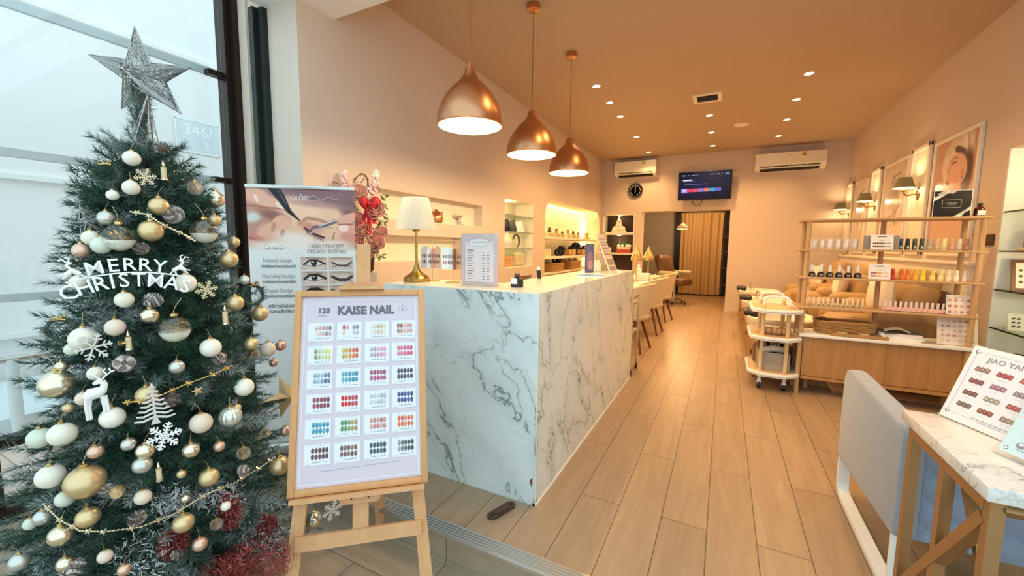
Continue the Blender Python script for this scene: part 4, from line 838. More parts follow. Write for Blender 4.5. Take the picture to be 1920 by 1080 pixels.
m = MB(); MP = plane((0, 0, .001), (1, 0, 0), (0, 0, 1)); m.box((0, 0, .125), (.012, .09, .25), bev=.002, col='49506e'); MQ = plane((.0065, 0, .125), (0, 1, 0), (0, 0, 1)); m.rect(-.042, -.12, .042, .12, .0004, MQ, '5c6386'); m.ell(0, -.02, .033, .08, .0008, MQ, '8d7390'); m.ell(.008, -.06, .028, .04, .0012, MQ, 'b08a93')
solo('leaflet_stand', 'upright dark blue leaflet card on the far counter', 'leaflet', m, 'print', (-1.04, 3.50, CT), R_(-34))
m = MB(); MP = plane((0, 0, .004), (1, 0, 0), (0, 1, 0)); m.box((0, 0, .003), (.20, .28, .006), col='cfd6e2'); m.poly([(-.10, -.14), (.10, -.14), (.10, -.02), (.04, .03), (-.03, .04), (-.10, .0)], .0026, MP, '3d7fb4'); m.poly([(-.10, -.14), (.10, -.14), (.10, -.06), (-.02, -.02)], .0030, MP, '2f6fa8'); m.rect(.02, -.09, .08, -.07, .0034, MP, 'dfe9f4')
solo('leaflet', 'blue and white leaflet lying flat on the counter', 'leaflet', m, 'print', (-.92, 3.16, CT), R_(12))
t = thing('small_bottle', 'slim black bottle with a white cap on the back edge of the counter', 'bottle', (-1.13, 2.62, CT))
m = MB(); m.cyl((0, 0, 0), (-.008, 0, .058), .014, n=14); part(t, 'bottle', m, 'black_plastic'); m = MB(); m.cyl((-.008, 0, .058), (-.011, 0, .082), .012, n=14); part(t, 'cap', m, 'white_plastic')
m = MB(); m.box((0, 0, .09), (.12, .10, .18), bev=.015); m.tube([(-.04, 0, .18), (-.03, 0, .25), (.03, 0, .25), (.04, 0, .18)], .008, 8); m.box((0, -.055, .1), (.06, .006, .1)); solo('gift_bag', 'pale paper bag with a handle at the far end of the counter', 'bag', m, 'linen', (-1.03, 3.92, CT), R_(30))
m = MB(); m.box((0, 0, .04), (.10, .14, .08), bev=.008); m.box((0, 0, .09), (.08, .10, .02), bev=.005); solo('card_box', 'white box of cards behind the tilted nail chart', 'box', m, 'warm_white', (-1.05, 3.72, CT), R_(20))
# ================================================================== things in the left wall niches
def inx(d): return XL-d
m = MB(); m.lathe([(.05, 0), (.062, .01), (.068, .05), (.06, .085), (.042, .10), (.05, .105), (.02, .125), (.012, .14), (.0001, .145)], 24); m.tube([(0, .06, .07), (0, .09, .09), (0, .10, .12)], .008, 8); m.tube([(0, -.06, .08), (0, -.088, .07), (0, -.085, .04), (0, -.062, .03)], .006, 8)
solo('teapot', 'small terracotta-coloured pot on the upper long wall ledge', 'pot', m, 'copper', (inx(.08), 3.42, 1.525))
m = MB(); m.cyl((0, 0, 0), (0, 0, .012), .04, n=18); m.cyl((0, 0, .01), (0, 0, .085), .014, n=12); m.tube([(0, -.10, .10), (0, -.03, .085), (0, .03, .10)], .016, 10); solo('drill_handpiece', 'small grey tool on a foot on the upper long wall ledge', 'tool', m, 'chrome', (inx(.08), 3.84, 1.525))
g_ = NI['glass']
for k, z in enumerate((1.713, 1.49, 1.265)):
    m = MB(); m.bb((XL-.288, g_[0]+.001, z-.005), (XL-.004, g_[1]-.007, z+.005)); m.bb((XL-.006, g_[0]+.001, z-.006), (XL-.002, g_[1]-.007, z+.006), mi=1)
    solo('glass_shelf', f'{("top", "middle", "bottom")[k]} glass shelf in the tall lit wall niche', 'shelf', m, ['shelf_glass', 'tile_grey'], group='glass shelves in the tall niche')
m = MB(); m.lathe([(.0001, -.004), (.04, -.004), (.045, 0)], 20); solo('niche_lamp', 'small round lamp in the top of the tall glass-shelf niche', 'lamp', m, 'niche_lamp', (XL-.15, 5.0, 1.913))
light('niche_spot', 'POINT', (XL-.15, 5.0, 1.86), 5, WARM2, .03); light('niche_spot', 'POINT', (XL-.15, 5.35, 1.16), 1.2, WARM2, .03); light('niche_spot', 'POINT', (XL-.15, 5.35, 1.44), 1.5, WARM2, .03)
for k, (y, mm) in enumerate(((5.02, 'black_plastic'), (5.22, 'dark_grey'), (5.46, 'paper'))):
    m = MB(); m.box((0, 0, .08), (.02, .12, .17), bev=.003, R=rot(.25, 0, 0)); solo('palette_box', f'slim {("black", "grey", "white")[k]} palette leaning in the tall wall niche', 'box', m, mm, (XL-.14, y, 1.497), R_(-50), 'palettes on the middle glass shelf')
m = MB(); m.box((0, 0, .06), (.10, .30, .12), bev=.01); solo('carton', 'white carton on the lowest glass shelf of the tall niche', 'box', m, 'paper', (XL-.16, 5.02, 1.271))
m = MB(); m.tube([(0, .10*math.cos(a), .10+.09*math.sin(a)) for a in [R_(-60+20*k) for k in range(12)]], [.012+.006*math.sin(k*.28) for k in range(12)], 8); solo('nail_drill', 'dark curved device on the lowest glass shelf of the tall niche', 'device', m, 'dark_grey', (XL-.15, 5.38, 1.272))
m = MB(); m.box((0, 0, .075), (.12, .34, .15), bev=.01); m.box((.062, 0, .08), (.004, .2, .06)); solo('carton', 'tan carton on the floor of the tall wall niche', 'box', m, 'easel_wood', (XL-.16, 5.06, 1.012))
m = MB(); m.box((0, 0, .10), (.10, .30, .20), bev=.05, seg=4); solo('gift_bag', 'puffy pale bag on the floor of the tall wall niche', 'bag', m, 'cream_seat', (XL-.15, 5.44, 1.012))
# lit arch niche: strip light, shelves, goods
a_ = NI['arch']; r = .30; xl_ = XL-.33
pth = [(xl_, 6.13, .6), (xl_, 6.13, 2.035-r)]+[(xl_, 6.13+r-r*math.cos(q), 2.035-r+r*math.sin(q)) for q in [R_(9*k) for k in range(1, 11)]]+[(xl_, 9.25-r+r*math.sin(q), 2.035-r+r*math.cos(q)) for q in [R_(9*k) for k in range(11)]]+[(xl_, 9.25, .6)]
m = MB(); m.tube(pth, .012, 8); solo('strip_light', 'glowing yellow strip light round the back edge of the arched niche', 'light', m, 'led_strip')
light('strip_glow', 'AREA', (XL-.2, 7.7, 2.03), 9, LEDY, .16, (0, 0, 0), size_y=2.6); light('strip_glow', 'AREA', (XL-.2, 9.24, 1.6), 6, LEDY, .2, (R_(90), 0, 0) if False else (R_(-90), 0, 0), size_y=.7)
for k, (z, y1) in enumerate(((1.462, 9.05), (1.131, 9.0))):
    m = MB(); m.bb((XL-.32, 6.102, z-.042), (XL-.01, y1, z), bev=.006); solo('niche_shelf', f'{("upper", "lower")[k]} pale shelf in the arched yellow niche', 'shelf', m, 'niche_paint', group='shelves in the arched niche')
m = MB(); m.bb((XL-.34, 6.102, .84), (XL-.005, 9.27, .86)); solo('niche_shelf', 'bottom pale shelf of the arched yellow niche, just above the counter', 'shelf', m, 'niche_paint', group='shelves in the arched niche')
cz = ('c98a5a', '6b4a3a', '3a3a44', 'd8b07a', 'a86a4a', 'e2c08a', '5a4038', 'c7a06a')
for k in range(14):
    y = 6.22+.155*k; c = cz[(k*3) % 8]; h = .10+.03*((k*7) % 3)
    m = MB(); m.cyl((0, 0, 0), (0, 0, h*.7), .034, n=14, col=c); m.cyl((0, 0, h*.7), (0, 0, h), .024, n=12, col=cz[(k+4) % 8]); m.box((.034, 0, h*.3), (.002, .03, .03), col='f0e2c0')
    solo('cosmetic_jar', f'small cosmetic jar on the upper shelf of the arched niche, {ORD[k] if k < 13 else "last"} from the front', 'jar', m, 'print_gloss', (XL-.10-.05*(k % 2), y, 1.462), group='jars on the upper arched shelf')
for k in range(6):
    m = MB(); m.box((0, 0, .035), (.10, .12, .07), bev=.004, col=('efe2c4', 'e3cf9e', 'd8bd86')[k % 3]); m.box((.0505, 0, .035), (.001, .07, .03), col='b0905a')
    solo('small_box', f'low cream box at the shelf edge under the jars, {ORD[k]} from the front', 'box', m, 'print', (XL-.07, 6.35+.30*k, 1.462), group='low boxes on the upper arched shelf')
m = MB(); m.lathe([(.06, 0), (.075, .02), (.07, .05), (.03, .07), (.03, .08), (.055, .10), (.05, .14), (.02, .16), (.0001, .17)], 20); solo('gold_figure', 'rounded golden ornament at the far end of the upper arched shelf', 'ornament', m, 'gold', (XL-.15, 8.82, 1.462))
for k in range(9):
    m = MB(); m.cyl((0, 0, 0), (0, 0, .09), .022, n=12, col=('f0dca0', 'e8c878')[k % 2]); m.cyl((0, 0, .09), (0, 0, .13), .014, n=10, col='f6eed8')
    solo('polish_bottle', f'yellowish bottle at the front of the lower arched shelf, {ORD[k]} from the front', 'bottle', m, 'print_gloss', (XL-.10-.08*(k % 2), 6.16+.05*k, 1.131), group='bottles on the lower arched shelf')
def bow(sc, label, loc, mm='navy_cloth', name='hair_scrunchie'):
    m = MB()
    for q, (yy, zz, tl) in enumerate(((-.07, .075, .2), (.06, .08, -.3), (0, .13, .5))):
        n_ = 36; P = [(.055*math.cos(a)*math.cos(tl)+.02*q-.02, yy+.065*math.cos(a)*math.sin(tl)+.02*math.sin(3*a), zz+.05*math.sin(a)) for a in [2*math.pi*i/n_ for i in range(n_)]]
        m.tube(P, [.024*(1+.28*math.sin(i*2.1+q)) for i in range(n_)], 9, closed=True)
    o = solo(name, label, 'accessory', m, mm, loc); o.scale = (sc,)*3; return o
mat('navy_cloth', '23242e', .8)
bow(.9, 'dark ruffled fabric scrunchies on the lower arched shelf, nearer the front', (XL-.13, 7.15, 1.131)); bow(1.25, 'large dark ruffled fabric scrunchies on the lower arched shelf, farther along', (XL-.13, 7.95, 1.131)); bow(1.0, 'dark ruffled fabric scrunchies at the far end of the lower arched shelf', (XL-.13, 8.55, 1.131))
for k in range(5): m = MB(); m.box((0, 0, .06), (.09, .10, .12), bev=.005, col=('b9854c', 'd9b070', '8a5d3a', 'c99a5c', 'e0bf85')[k]); m.box((.046, 0, .07), (.002, .06, .05), col='f1e3c2'); solo('small_box', f'brown box between the dark scrunchies on the lower arched shelf, {ORD[k]} from the front', 'box', m, 'print', (XL-.07, 7.42+.26*k, 1.131), group='boxes on the lower arched shelf')
def basket(w, d, h, name, label, loc, mm='wicker', rz=0):
    t = thing(name, label, 'basket', loc, rz)
    m = MB(); m.bb((-w/2, -d/2, 0), (w/2, d/2, .008))
    for j in range(int(h/.014)):
        z = .01+.014*j; k = 1+.06*z/h; n_ = 40
        P = [(w/2*k*(1+.018*(-1)**(i+j))*math.copysign(abs(math.cos(a))**.35, math.cos(a)), d/2*k*(1+.03*(-1)**(i+j))*math.copysign(abs(math.sin(a))**.35, math.sin(a)), z) for i, a in enumerate([2*math.pi*i/n_ for i in range(n_)])]
        m.tube(P, .0068, 5, closed=True)
    part(t, 'weave', m, mm)
    m = MB(); P = [(w/2*1.06*math.copysign(abs(math.cos(a))**.35, math.cos(a)), d/2*1.06*math.copysign(abs(math.sin(a))**.35, math.sin(a)), h) for a in [2*math.pi*i/40 for i in range(40)]]; m.tube(P, .011, 8, closed=True); part(t, 'rim', m, mm)
    return t
basket(.24, .62, .14, 'wicker_basket', 'gold-brown basket on the bottom of the arched niche, nearer the front', (XL-.16, 6.85, .86)); basket(.24, .55, .15, 'wicker_basket', 'gold-brown basket on the bottom of the arched niche, farther along', (XL-.16, 7.85, .86))
bow(.8, 'dark scrunchie sticking out of the nearer basket in the arched niche', (XL-.14, 7.05, 1.0))
m = MB(); [m.tube([(.02*k, .05*k, 0), (.03*math.cos(k)+.02*k, .05*k+.04*math.sin(k*2), .13+.02*(k % 3))], [.012, .02], 6) for k in range(-3, 4)]; solo('dried_sprays', 'dried golden sprays in the farther basket of the arched niche', 'dried flowers', m, 'gold', (XL-.15, 7.9, .93))
# back wall niches: white pagoda ornament, plant tray, cup
for z in (2.012, 1.565): m = MB(); m.lathe([(.0001, -.005), (.035, -.005), (.04, 0)], 18); solo('niche_lamp', f'small lamp at the top of the {"upper" if z > 1.8 else "lower"} dark back-wall niche', 'lamp', m, 'niche_lamp', (-2.15, 9.52, z)); light('niche_spot', 'POINT', (-2.15, 9.50, z-.06), .9, WARM2, .03)
m = MB(); m.prism([(-.17, 0), (.17, 0), (.13, .13), (.075, .15), (.055, .25), (.035, .26), (.0, .37), (-.035, .26), (-.055, .25), (-.075, .15), (-.13, .13)], .05, M=Matrix(((1, 0, 0, 0), (0, 0, -1, .025), (0, 1, 0, 0), (0, 0, 0, 1)))); m.sphere((0, 0, .26), .05, 14, 8, sc=(1, .8, 1)); [m.sphere((x, -.02, .07), .045, 12, 8, sc=(1, .7, 1)) for x in (-.1, 0, .1)]; m.sphere((0, -.015, .17), .05, 12, 8, sc=(1, .7, 1)); m.box((0, 0, .01), (.36, .1, .02), bev=.006)
solo('shrine_ornament', 'white pyramid-shaped ornament in the upper dark back-wall niche', 'ornament', m, 'warm_white', (-2.16, 9.52, 1.63))
t = thing('planter', 'small planter with green shoots and white balls in the lower dark niche', 'planter', (-2.03, 9.52, 1.175))
m = MB(); m.box((0, 0, .04), (.32, .12, .08), bev=.01); part(t, 'tray', m, 'red_inner', 'terracotta tray'); m = MB(); m.box((0, 0, .105), (.30, .11, .05), bev=.02); [m.sphere((x, -.03, .15), .038, 12, 8) for x in (-.12, -.03, .07, .13)]; part(t, 'ornaments', m, 'warm_white')
m = MB(); mat('plant_green', '4f7a52', .6)
for k in range(16): a = k*2.4; x = -.11+.22*(k/16); m.cyl((x, .02, .12), (x+.03*math.cos(a), .02+.02*math.sin(a), .24+.06*math.sin(k*1.7)), .016, .002, 6)
part(t, 'shoots', m, 'plant_green')
m = MB(); m.lathe([(.035, 0), (.05, .12), (.047, .12), (.034, .01)], 18, cap=False); solo('cup', 'pale cup at the left of the lower dark back-wall niche', 'cup', m, 'warm_white', (-2.36, 9.50, 1.175))
# ================================================================== goods on the rack
def rowx(n, x0, x1): return [x0+(x1-x0)*k/(n-1) for k in range(n)]
pz = lambda k: ZS[k]
for k, x in enumerate(rowx(6, .705, .99)):
    m = MB(); m.lathe([(.022, 0), (.0235, .003), (.0235, .085), (.022, .088), (.0001, .088)], 20, col=('e9ddd6', 'e2d2c6')[k % 2]); m.box((0, -.0235, .045), (.016, .002, .05), col='f3ece6'); m.lathe([(.0238, .058), (.0238, .06)], 20, col='c9b29f')
    solo('polish_bottle', f'pinkish white round pot on the second-highest rack shelf, {ORD[k]} from the left', 'bottle', m, 'print_gloss', (x, RY0+.10, pz(2)), group='pale pots on the second-highest rack shelf')
def card(loc, label, w, h, bars, header='85797b'):
    m = MB(); m.box((0, .0, h/2), (w, .003, h), col='f1e6e2', R=rot(R_(-8), 0, 0)); MP = plane((0, -.0022, h/2), (1, 0, 0), (0, math.sin(R_(8)), math.cos(R_(8))))
    m.rect(-w*.2, h*.33, w*.2, h*.40, .0003, MP, header); m.rect(-w*.13, h*.10, w*.13, h*.14, .0003, MP, header)
    for q, y in enumerate((-.08, -.28)):
        for i in range(10): c = bars[0] if i < 3 else bars[1] if i < 6 else bars[2]; m.ell(-w*.36+w*.08*i, h*y, w*.035, h*.06, .0003, MP, c, n=10)
    solo('colour_card', label, 'sign', m, 'print', loc, group='colour cards on the rack')
card((1.145, RY0+.012, pz(2)), 'white colour card with dark swatches in the middle of the second-highest rack shelf', .145, .122, ('3b3533', '55504c', 'a8a29c')); card((1.148, RY0+.012, pz(1)), 'white colour card with orange swatches in the middle of the lower bottle shelf', .142, .124, ('a0463c', 'd9853f', 'e3c49a'))
m = MB(); m.bb((-.115, 0, 0), (.115, .006, .115), bev=.002); solo('grey_board', 'grey backing board behind the dark-swatch card on the rack', 'board', m, 'grey_panel', (1.15, RY0+.045, pz(2)))
dk = ('2c4a52', '2a3138', '4f5a48', '3e5550', 'b8a98c', 'd0b48c', 'eadfa8', 'cfa27c', 'd9cdbb', 'c08a74')
for k, x in enumerate(rowx(10, 1.285, 1.675)):
    m = MB(); m.lathe([(.0155, 0), (.0165, .002), (.0165, .038), (.0135, .042)], 16, col=dk[k]); m.lathe([(.0135, .042), (.0150, .044), (.0145, .090), (.0001, .091)], 16, col=dk[k] if k < 4 else tuple(min(255, v*1.08) for v in lin255(dk[k]))); m.box((0, -.0166, .02), (.014, .001, .018), col='d8d2c6')
    solo('polish_bottle', f'{"dark green-grey" if k < 4 else "pale tan"} capped bottle right of the grey board on the rack, {ORD[k]} from the left', 'bottle', m, 'print_gloss', (x, RY0+.09, pz(2)), group='capped bottles on the second-highest rack shelf')
for k, x in enumerate(rowx(6, .705, 1.025)):
    t = thing('polish_bottle', f'squat near-black bottle with a white cap on the rack, {ORD[k]} from the left', 'bottle', (x, RY0+.08, pz(1)), 0, 'near-black bottles on the rack')
    m = MB(); m.lathe([(.024, 0), (.027, .003), (.027, .026), (.020, .040), (.011, .046)], 18); gl = part(t, 'glass', m, 'ink_dark' if 'ink_dark' in MATS else ('ink_dark' if mat('ink_dark', '2a1c20', .2) else ''))
    m = MB(); m.lathe([(.0125, .045), (.0135, .047), (.0125, .10), (.009, .104), (.0001, .104)], 16); part(t, 'cap', m, 'white_plastic')
    m = MB(); m.rect(-.012, .010, .012, .026, .0272, plane((0, 0, 0), (1, 0, 0), (0, 0, 1))); part(gl, 'label', m, 'grey_ink')
oc = ('d8402a', 'e5762a', 'e8872f', 'eeb536', 'efe03a', 'ecdc7c', 'efe2a6', 'f0e6bd', 'f2ebd0', 'f0e2d2')
ON = ('red', 'orange', 'light orange', 'amber', 'yellow', 'pale yellow', 'straw-coloured', 'cream', 'ivory', 'off-white')
for k, x in enumerate((1.250, 1.305, 1.345, 1.390, 1.435, 1.492, 1.540, 1.585, 1.630, 1.680)):
    t = thing('polish_bottle', f'{ON[k]} tapered polish bottle in the row of warm colours on the rack', 'bottle', (x, RY0+.07, pz(1)), 0, 'warm-coloured tapered bottles on the rack')
    c = mat('polish_'+ON[k].replace(' ', '_').replace('-', '_'), oc[k], .25)
    m = MB(); m.lathe([(.0170, 0), (.0175, .002), (.0165, .036), (.0145, .040)], 16); part(t, 'glass', m, c); m = MB(); m.lathe([(.0145, .040), (.0155, .042), (.0115, .088), (.0001, .089)], 16); part(t, 'cap', m, c)
for k, x in enumerate(rowx(12, .70, 1.075)):
    t = thing('polish_bottle', f'small cream bottle on the lowest rack shelf, {ORD[k]} from the left', 'bottle', (x, RY0+.07, pz(0)), 0, 'small cream bottles on the lowest rack shelf')
    m = MB(); m.lathe([(.0125, 0), (.0135, .002), (.0130, .028), (.0075, .040), (.006, .044)], 14); gl = part(t, 'glass', m, 'cream_seat'); m = MB(); m.lathe([(.0068, .043), (.0072, .045), (.0058, .082), (.0001, .083)], 12); part(t, 'cap', m, 'warm_white')
    m = MB(); m.rect(-.005, .008, .005, .020, .0137, plane((0, 0, 0), (1, 0, 0), (0, 0, 1))); part(gl, 'label', m, 'brass')
mat('pink_tray', 'edc3b8', .5); mat('pink_polish', 'e5b3a8', .35)
t = thing('bottle_rack', 'long pink tray holding a row of pink bottles on the lowest rack shelf', 'tray', (1.40, RY0+.07, pz(0)))
m = MB(); m.bb((-.195, -.022, 0), (.195, .022, .004)); m.bb((-.195, -.022, 0), (.195, -.019, .032)); m.bb((-.195, .019, 0), (.195, .022, .032)); m.bb((-.195, -.019, 0), (-.192, .019, .032)); m.bb((.192, -.019, 0), (.195, .019, .032)); ty = part(t, 'tray', m, 'pink_tray')
m = MB(); MP = plane((0, -.0222, .016), (1, 0, 0), (0, 0, 1)); [m.ell(-.18+.0327*k, 0, .006, .006, .0003, MP, 'd58f86', n=8) for k in range(12)]; part(ty, 'tray_print', m, 'print')
for k, x in enumerate(rowx(12, 1.222, 1.578)):
    t = thing('polish_bottle', f'pink-capped bottle in the pink tray, {ORD[k]} from the left', 'bottle', (x, RY0+.07, pz(0)+.004), 0, 'pink-capped bottles in the pink tray')
    m = MB(); m.lathe([(.0125, 0), (.013, .002), (.013, .028), (.007, .036)], 14); part(t, 'glass', m, 'pink_polish'); m = MB(); m.lathe([(.0085, .034), (.009, .036), (.0078, .078), (.0001, .079)], 14); part(t, 'cap', m, 'pink_paper')
m = MB(); m.sphere((0, 0, .018), .022, 14, 9, sc=(1, 1, .85)); solo('round_jar', 'little round pink jar at the right end of the lowest rack shelf', 'jar', m, 'pink_tray', (1.61, RY0+.06, pz(0)))
def chart(loc, label, w, h, rows_, cols_, cs, ring=False, rz=0, lean=14, sq=True):
    t = thing('nail_chart', label, 'sign', loc, rz); a = R_(lean); MP = plane((0, 0, 0), (1, 0, 0), (0, math.sin(a), math.cos(a)))
    m = MB(); m.box((0, h/2, -.004), (w, h, .006), M=MP, col='f4e4d8', bev=.002); m.rect(-w*.18, h*.88, w*.18, h*.90, .0, MP, 'b7a296'); 
    for r in range(rows_):
        for i in range(cols_):
            x = -w*.36+w*.72*i/(cols_-1); y = h*(.74-.60*r/max(1, rows_-1)); c = cs[(r*3+i) % len(cs)]
            if sq: m.rect(x-w*.045, y-h*.035, x+w*.045, y+h*.035, .0004, MP, c)
            else: m.ell(x, y, w*.075, h*.075, .0004, MP, c, n=14)
    part(t, 'chart_board', m, 'print'); m = MB(); m.bar((0, .05+h*.25, 0), (0, h*.55*math.sin(a)+.008, h*.55), w*.3, .004); part(t, 'prop', m, 'white_plastic')
    if ring:
        for y in (.35, .6, .8): m = MB(); m.tube([(-w/2+.006+.012*math.cos(q), .004+h*y*math.sin(a)+.0, h*y*math.cos(a)+.012*math.sin(q)) for q in [R_(30*k) for k in range(12)]], .0018, 5, closed=True); part(t, 'binder_ring', m, 'dark_grey')
chart((1.655, RY0+.03, pz(0)+.003), 'ring-bound nail chart with round pink swatches on the right end of the lowest rack shelf', .145, .155, 3, 4, ('d9a08c', 'c98878', 'e3b5a4', 'bf7f70', 'd4927f'), True, lean=10, sq=False)
chart((1.675, RY0+.05, .556), 'large cream nail chart of small square swatches on the right end of the sideboard', .235, .255, 5, 6, ('ead6c8', 'e1bfa9', 'd8a994', 'cf9a86', 'c48f7c', 'e6cbb9', 'dcb3a0'), lean=12)
# wicker tray and tray on the sideboard, magazines
t = basket(.40, .20, .105, 'wicker_basket', 'oblong wicker basket on the sideboard under the rack', (.985, RY0+.19, .556))
t = thing('wicker_tray', 'flat tan woven tray in front of the wicker basket', 'tray', (1.06, RY0+.05, .556)); m = MB(); m.bb((-.185, -.045, 0), (.185, .05, .008)); m.bb((-.19, -.05, 0), (.19, -.042, .024)); m.bb((-.19, -.042, 0), (-.182, .05, .024)); m.bb((.182, -.042, 0), (.19, .05, .024)); part(t, 'body', m, 'wicker')
for k in range(4): m = MB(); m.box((0, 0, .012), (.07, .035, .012), bev=.004); solo('comb', f'dark brown accessory in the flat woven tray, {ORD[k]} from the left', 'accessory', m, 'walnut' if k % 2 else 'cream_seat', (.95+.075*k, RY0+.06, .564), R_(20*(-1)**k), 'accessories in the woven tray')
m = MB(); m.box((0, 0, .03), (.10, .04, .05), bev=.018, R=rot(0, .3, .4)); solo('brown_pouch', 'brown pouch poking out of the left end of the wicker basket', 'pouch', m, 'walnut', (.84, RY0+.17, .635))
for k, (w, d, h, z, rz, mm) in enumerate(((.27, .20, .030, .553, 3, 'paper'), (.26, .19, .022, .583, -4, 'pink_paper'), (.25, .18, .010, .605, 8, 'dark_grey'))):
    m = MB(); m.bb((-w/2, -d/2, 0), (w/2, d/2, h)); m.bb((-w/2-.001, -d/2-.001, h), (w/2, d/2+.001, h+.0015), mi=1); solo('magazine', f'{("thick white magazine at the bottom of", "pale magazine in the middle of", "dark-covered magazine on top of")[k]} the pile on the sideboard', 'magazine', m, [mm, 'paper' if k < 2 else 'dark_grey'], (1.345, RY0+.15, z), R_(rz), 'magazines on the sideboard')
m = MB(); m.surf(lambda u, v: (-.06+.16*u, -.07+.14*v, .012+.028*math.sin(math.pi*u)**1.5), 12, 4); solo('open_brochure', 'curled white brochure lying on the magazine pile', 'brochure', m, 'paper', (1.31, RY0+.13, .607), R_(-12))
m = MB(); m.bb((-.06, -.04, 0), (.06, .04, .006)); solo('grey_pad', 'small grey pad right of the magazine pile', 'pad', m, 'linen', (1.525, RY0+.06, .552))
# gift box and amber bottle on top of the rack
t = thing('gift_box', 'black gift box with a white ribbon bow standing on top of the rack', 'gift box', (1.572, RY0+.13, ZS[3]), R_(-4))
m = MB(); m.box((0, 0, .105), (.215, .05, .205), bev=.003); part(t, 'box', m, 'black_matte')
MP = plane((0, -.0252, .105), (1, 0, 0), (0, 0, 1)); m = MB(); m.stroke([(-.107, -.102), (.107, -.102), (.107, .102), (-.107, .102), (-.107, -.102)], .004, .0004, MP); m.poly([(-.107, .02), (-.107, .05), (-.03, .102), (.0, .102)], .0012, MP); m.poly([(.107, -.05), (.107, -.02), (.055, -.102), (.01, -.102)], .0012, MP); rb = part(t, 'ribbon', m, 'white_paint', 'white ribbon across two corners')
m = MB()
for s, L in ((-1, .06), (1, .05)):
    m.surf(lambda u, v, s=s, L=L: (-.03+s*L*v+.0, -.028-.014*math.sin(math.pi*v), .192+s*.012*v+.016*math.sin(math.pi*v)*math.cos(2*math.pi*u)), 12, 10, closed_u=True)
m.sphere((-.03, -.032, .192), .010, 10, 6); part(rb, 'bow', m, 'white_paint', 'white ribbon bow')
m = MB(); m.stroke([(-.055, -.028), (.05, -.028), (.05, .03), (-.055, .03), (-.055, -.028)], .0016, .0006, MP, 'f1e9dd'); m.text('jo malone london'.upper() if False else 'JO MALONE', .011, MP @ trs((-.002, .004, .0006)), col='e9dfcf'); m.rect(-.02, -.010, .018, -.008, .0006, MP, 'b9ae9e'); part(t, 'label', m, 'print', 'black label in a thin white outline')
t = thing('reed_diffuser', 'brown bottle diffuser at the right end of the top of the rack', 'diffuser', (1.735, RY0+.12, ZS[3]))
m = MB(); m.lathe([(.030, 0), (.033, .003), (.033, .055), (.026, .072), (.012, .080), (.012, .092)], 22); part(t, 'bottle', m, 'amber_dark' if mat('amber_dark', '4a2114', .15) else ''); m = MB(); m.lathe([(.0145, .088), (.0145, .104), (.010, .105)], 16); part(t, 'collar', m, 'black_plastic')
m = MB(); m.box((0, -.0335, .03), (.044, .002, .036)); part(t, 'label', m, 'paper', 'white paper label')
for k in range(4): m = MB(); m.cyl((0, 0, .08), (.012*math.cos(k*1.6), .012*math.sin(k*1.6), .175), .0014, n=5); part(t, 'reed', m, 'easel_wood')
# right wall niche: glass shelves and goods
for k, z in enumerate((1.602, 1.298, .995, .69)):
    m = MB(); m.bb((XR+.012, NR[0]+.001, z-.005), (XR+.318, NR[1]-.008, z+.005)); m.bb((XR+.008, NR[0]+.001, z-.006), (XR+.012, NR[1]-.008, z+.006), mi=1); solo('glass_shelf', f'{("top", "second", "third", "lowest")[k]} glass shelf of the white wall niche at the right edge', 'shelf', m, ['shelf_glass', 'green_steel'], group='glass shelves at the right edge')
light('niche_spot', 'POINT', (XR+.15, 4.0, 2.0), 9, WARM2, .04); light('niche_spot', 'POINT', (XR+.12, 4.1, 1.2), 3.5, WARM2, .04)  # added lamps without fixtures, to brighten and warm the white niche
m = MB(); m.box((0, 0, .012), (.14, .10, .024), bev=.004, mi=1); m.box((0, 0, .135), (.10, .05, .22), bev=.01); [m.sphere((.04*math.sin(k*2.3), -.028, .05+.02*(k % 9)), .018, 8, 6) for k in range(12)]; solo('moss_display', 'upright green-brown moss display on a pale base, second shelf of the right niche', 'ornament', m, ['plant_moss' if mat('plant_moss', '6b6a45', .9, bump=(80, .5)) else '', 'cream_seat'], (2.055, 4.52, 1.303))
t = thing('framed_card', 'leaning brown photo frame on the third shelf of the right niche', 'frame', (2.05, 4.50, 1.001), R_(-4)); m = MB(); a = R_(13); MP = plane((0, 0, 0), (1, 0, 0), (0, math.sin(a), math.cos(a)))
m.bb((-.09, 0, -.012), (-.068, .24, 0), M=MP); m.bb((.068, 0, -.012), (.09, .24, 0), M=MP); m.bb((-.068, 0, -.012), (.068, .022, 0), M=MP); m.bb((-.068, .218, -.012), (.068, .24, 0), M=MP); part(t, 'frame_border', m, 'walnut')
m = MB(); m.rect(-.068, .022, .068, .218, -.005, MP, 'f3ece2'); [m.ell(-.04+.04*i, .07+.045*j, .012, .010, -.0045, MP, '6a5148', n=10) for i in range(3) for j in range(3)]; part(t, 'print', m, 'print')
t = thing('nail_card', 'white card with dark nail pairs standing on the lowest shelf of the right niche', 'sign', (2.01, 4.50, .696), R_(-6)); MP = plane((0, 0, 0), (1, 0, 0), (0, .2, 1)); m = MB(); m.box((0, .065, -.002), (.085, .13, .003), M=MP, col='f5efe4'); m.rect(-.008, .118, .008, .121, .0002, MP, '8a8074')
for r in range(3): [m.ell(-.014+s*.0+.028*i, .032+.03*r, .012, .007, .0004, MP, '4f4844', .3, 10) for i in range(2) for s in (1,)]
part(t, 'card', m, 'print')
m = MB(); MP = plane((0, 0, 0), (1, 0, 0), (0, .2, 1)); m.box((0, .06, -.002), (.07, .12, .003), M=MP, col='f5efe4'); [m.rect(-.026+.02*i, .03+.035*r, -.014+.02*i, .05+.035*r, .0004, MP, '3f3a38') for i in range(3) for r in range(2)]; solo('nail_card', 'second white card with black square nails, right of the first on the lowest shelf', 'sign', m, 'print', (2.115, 4.46, .696), R_(-8))
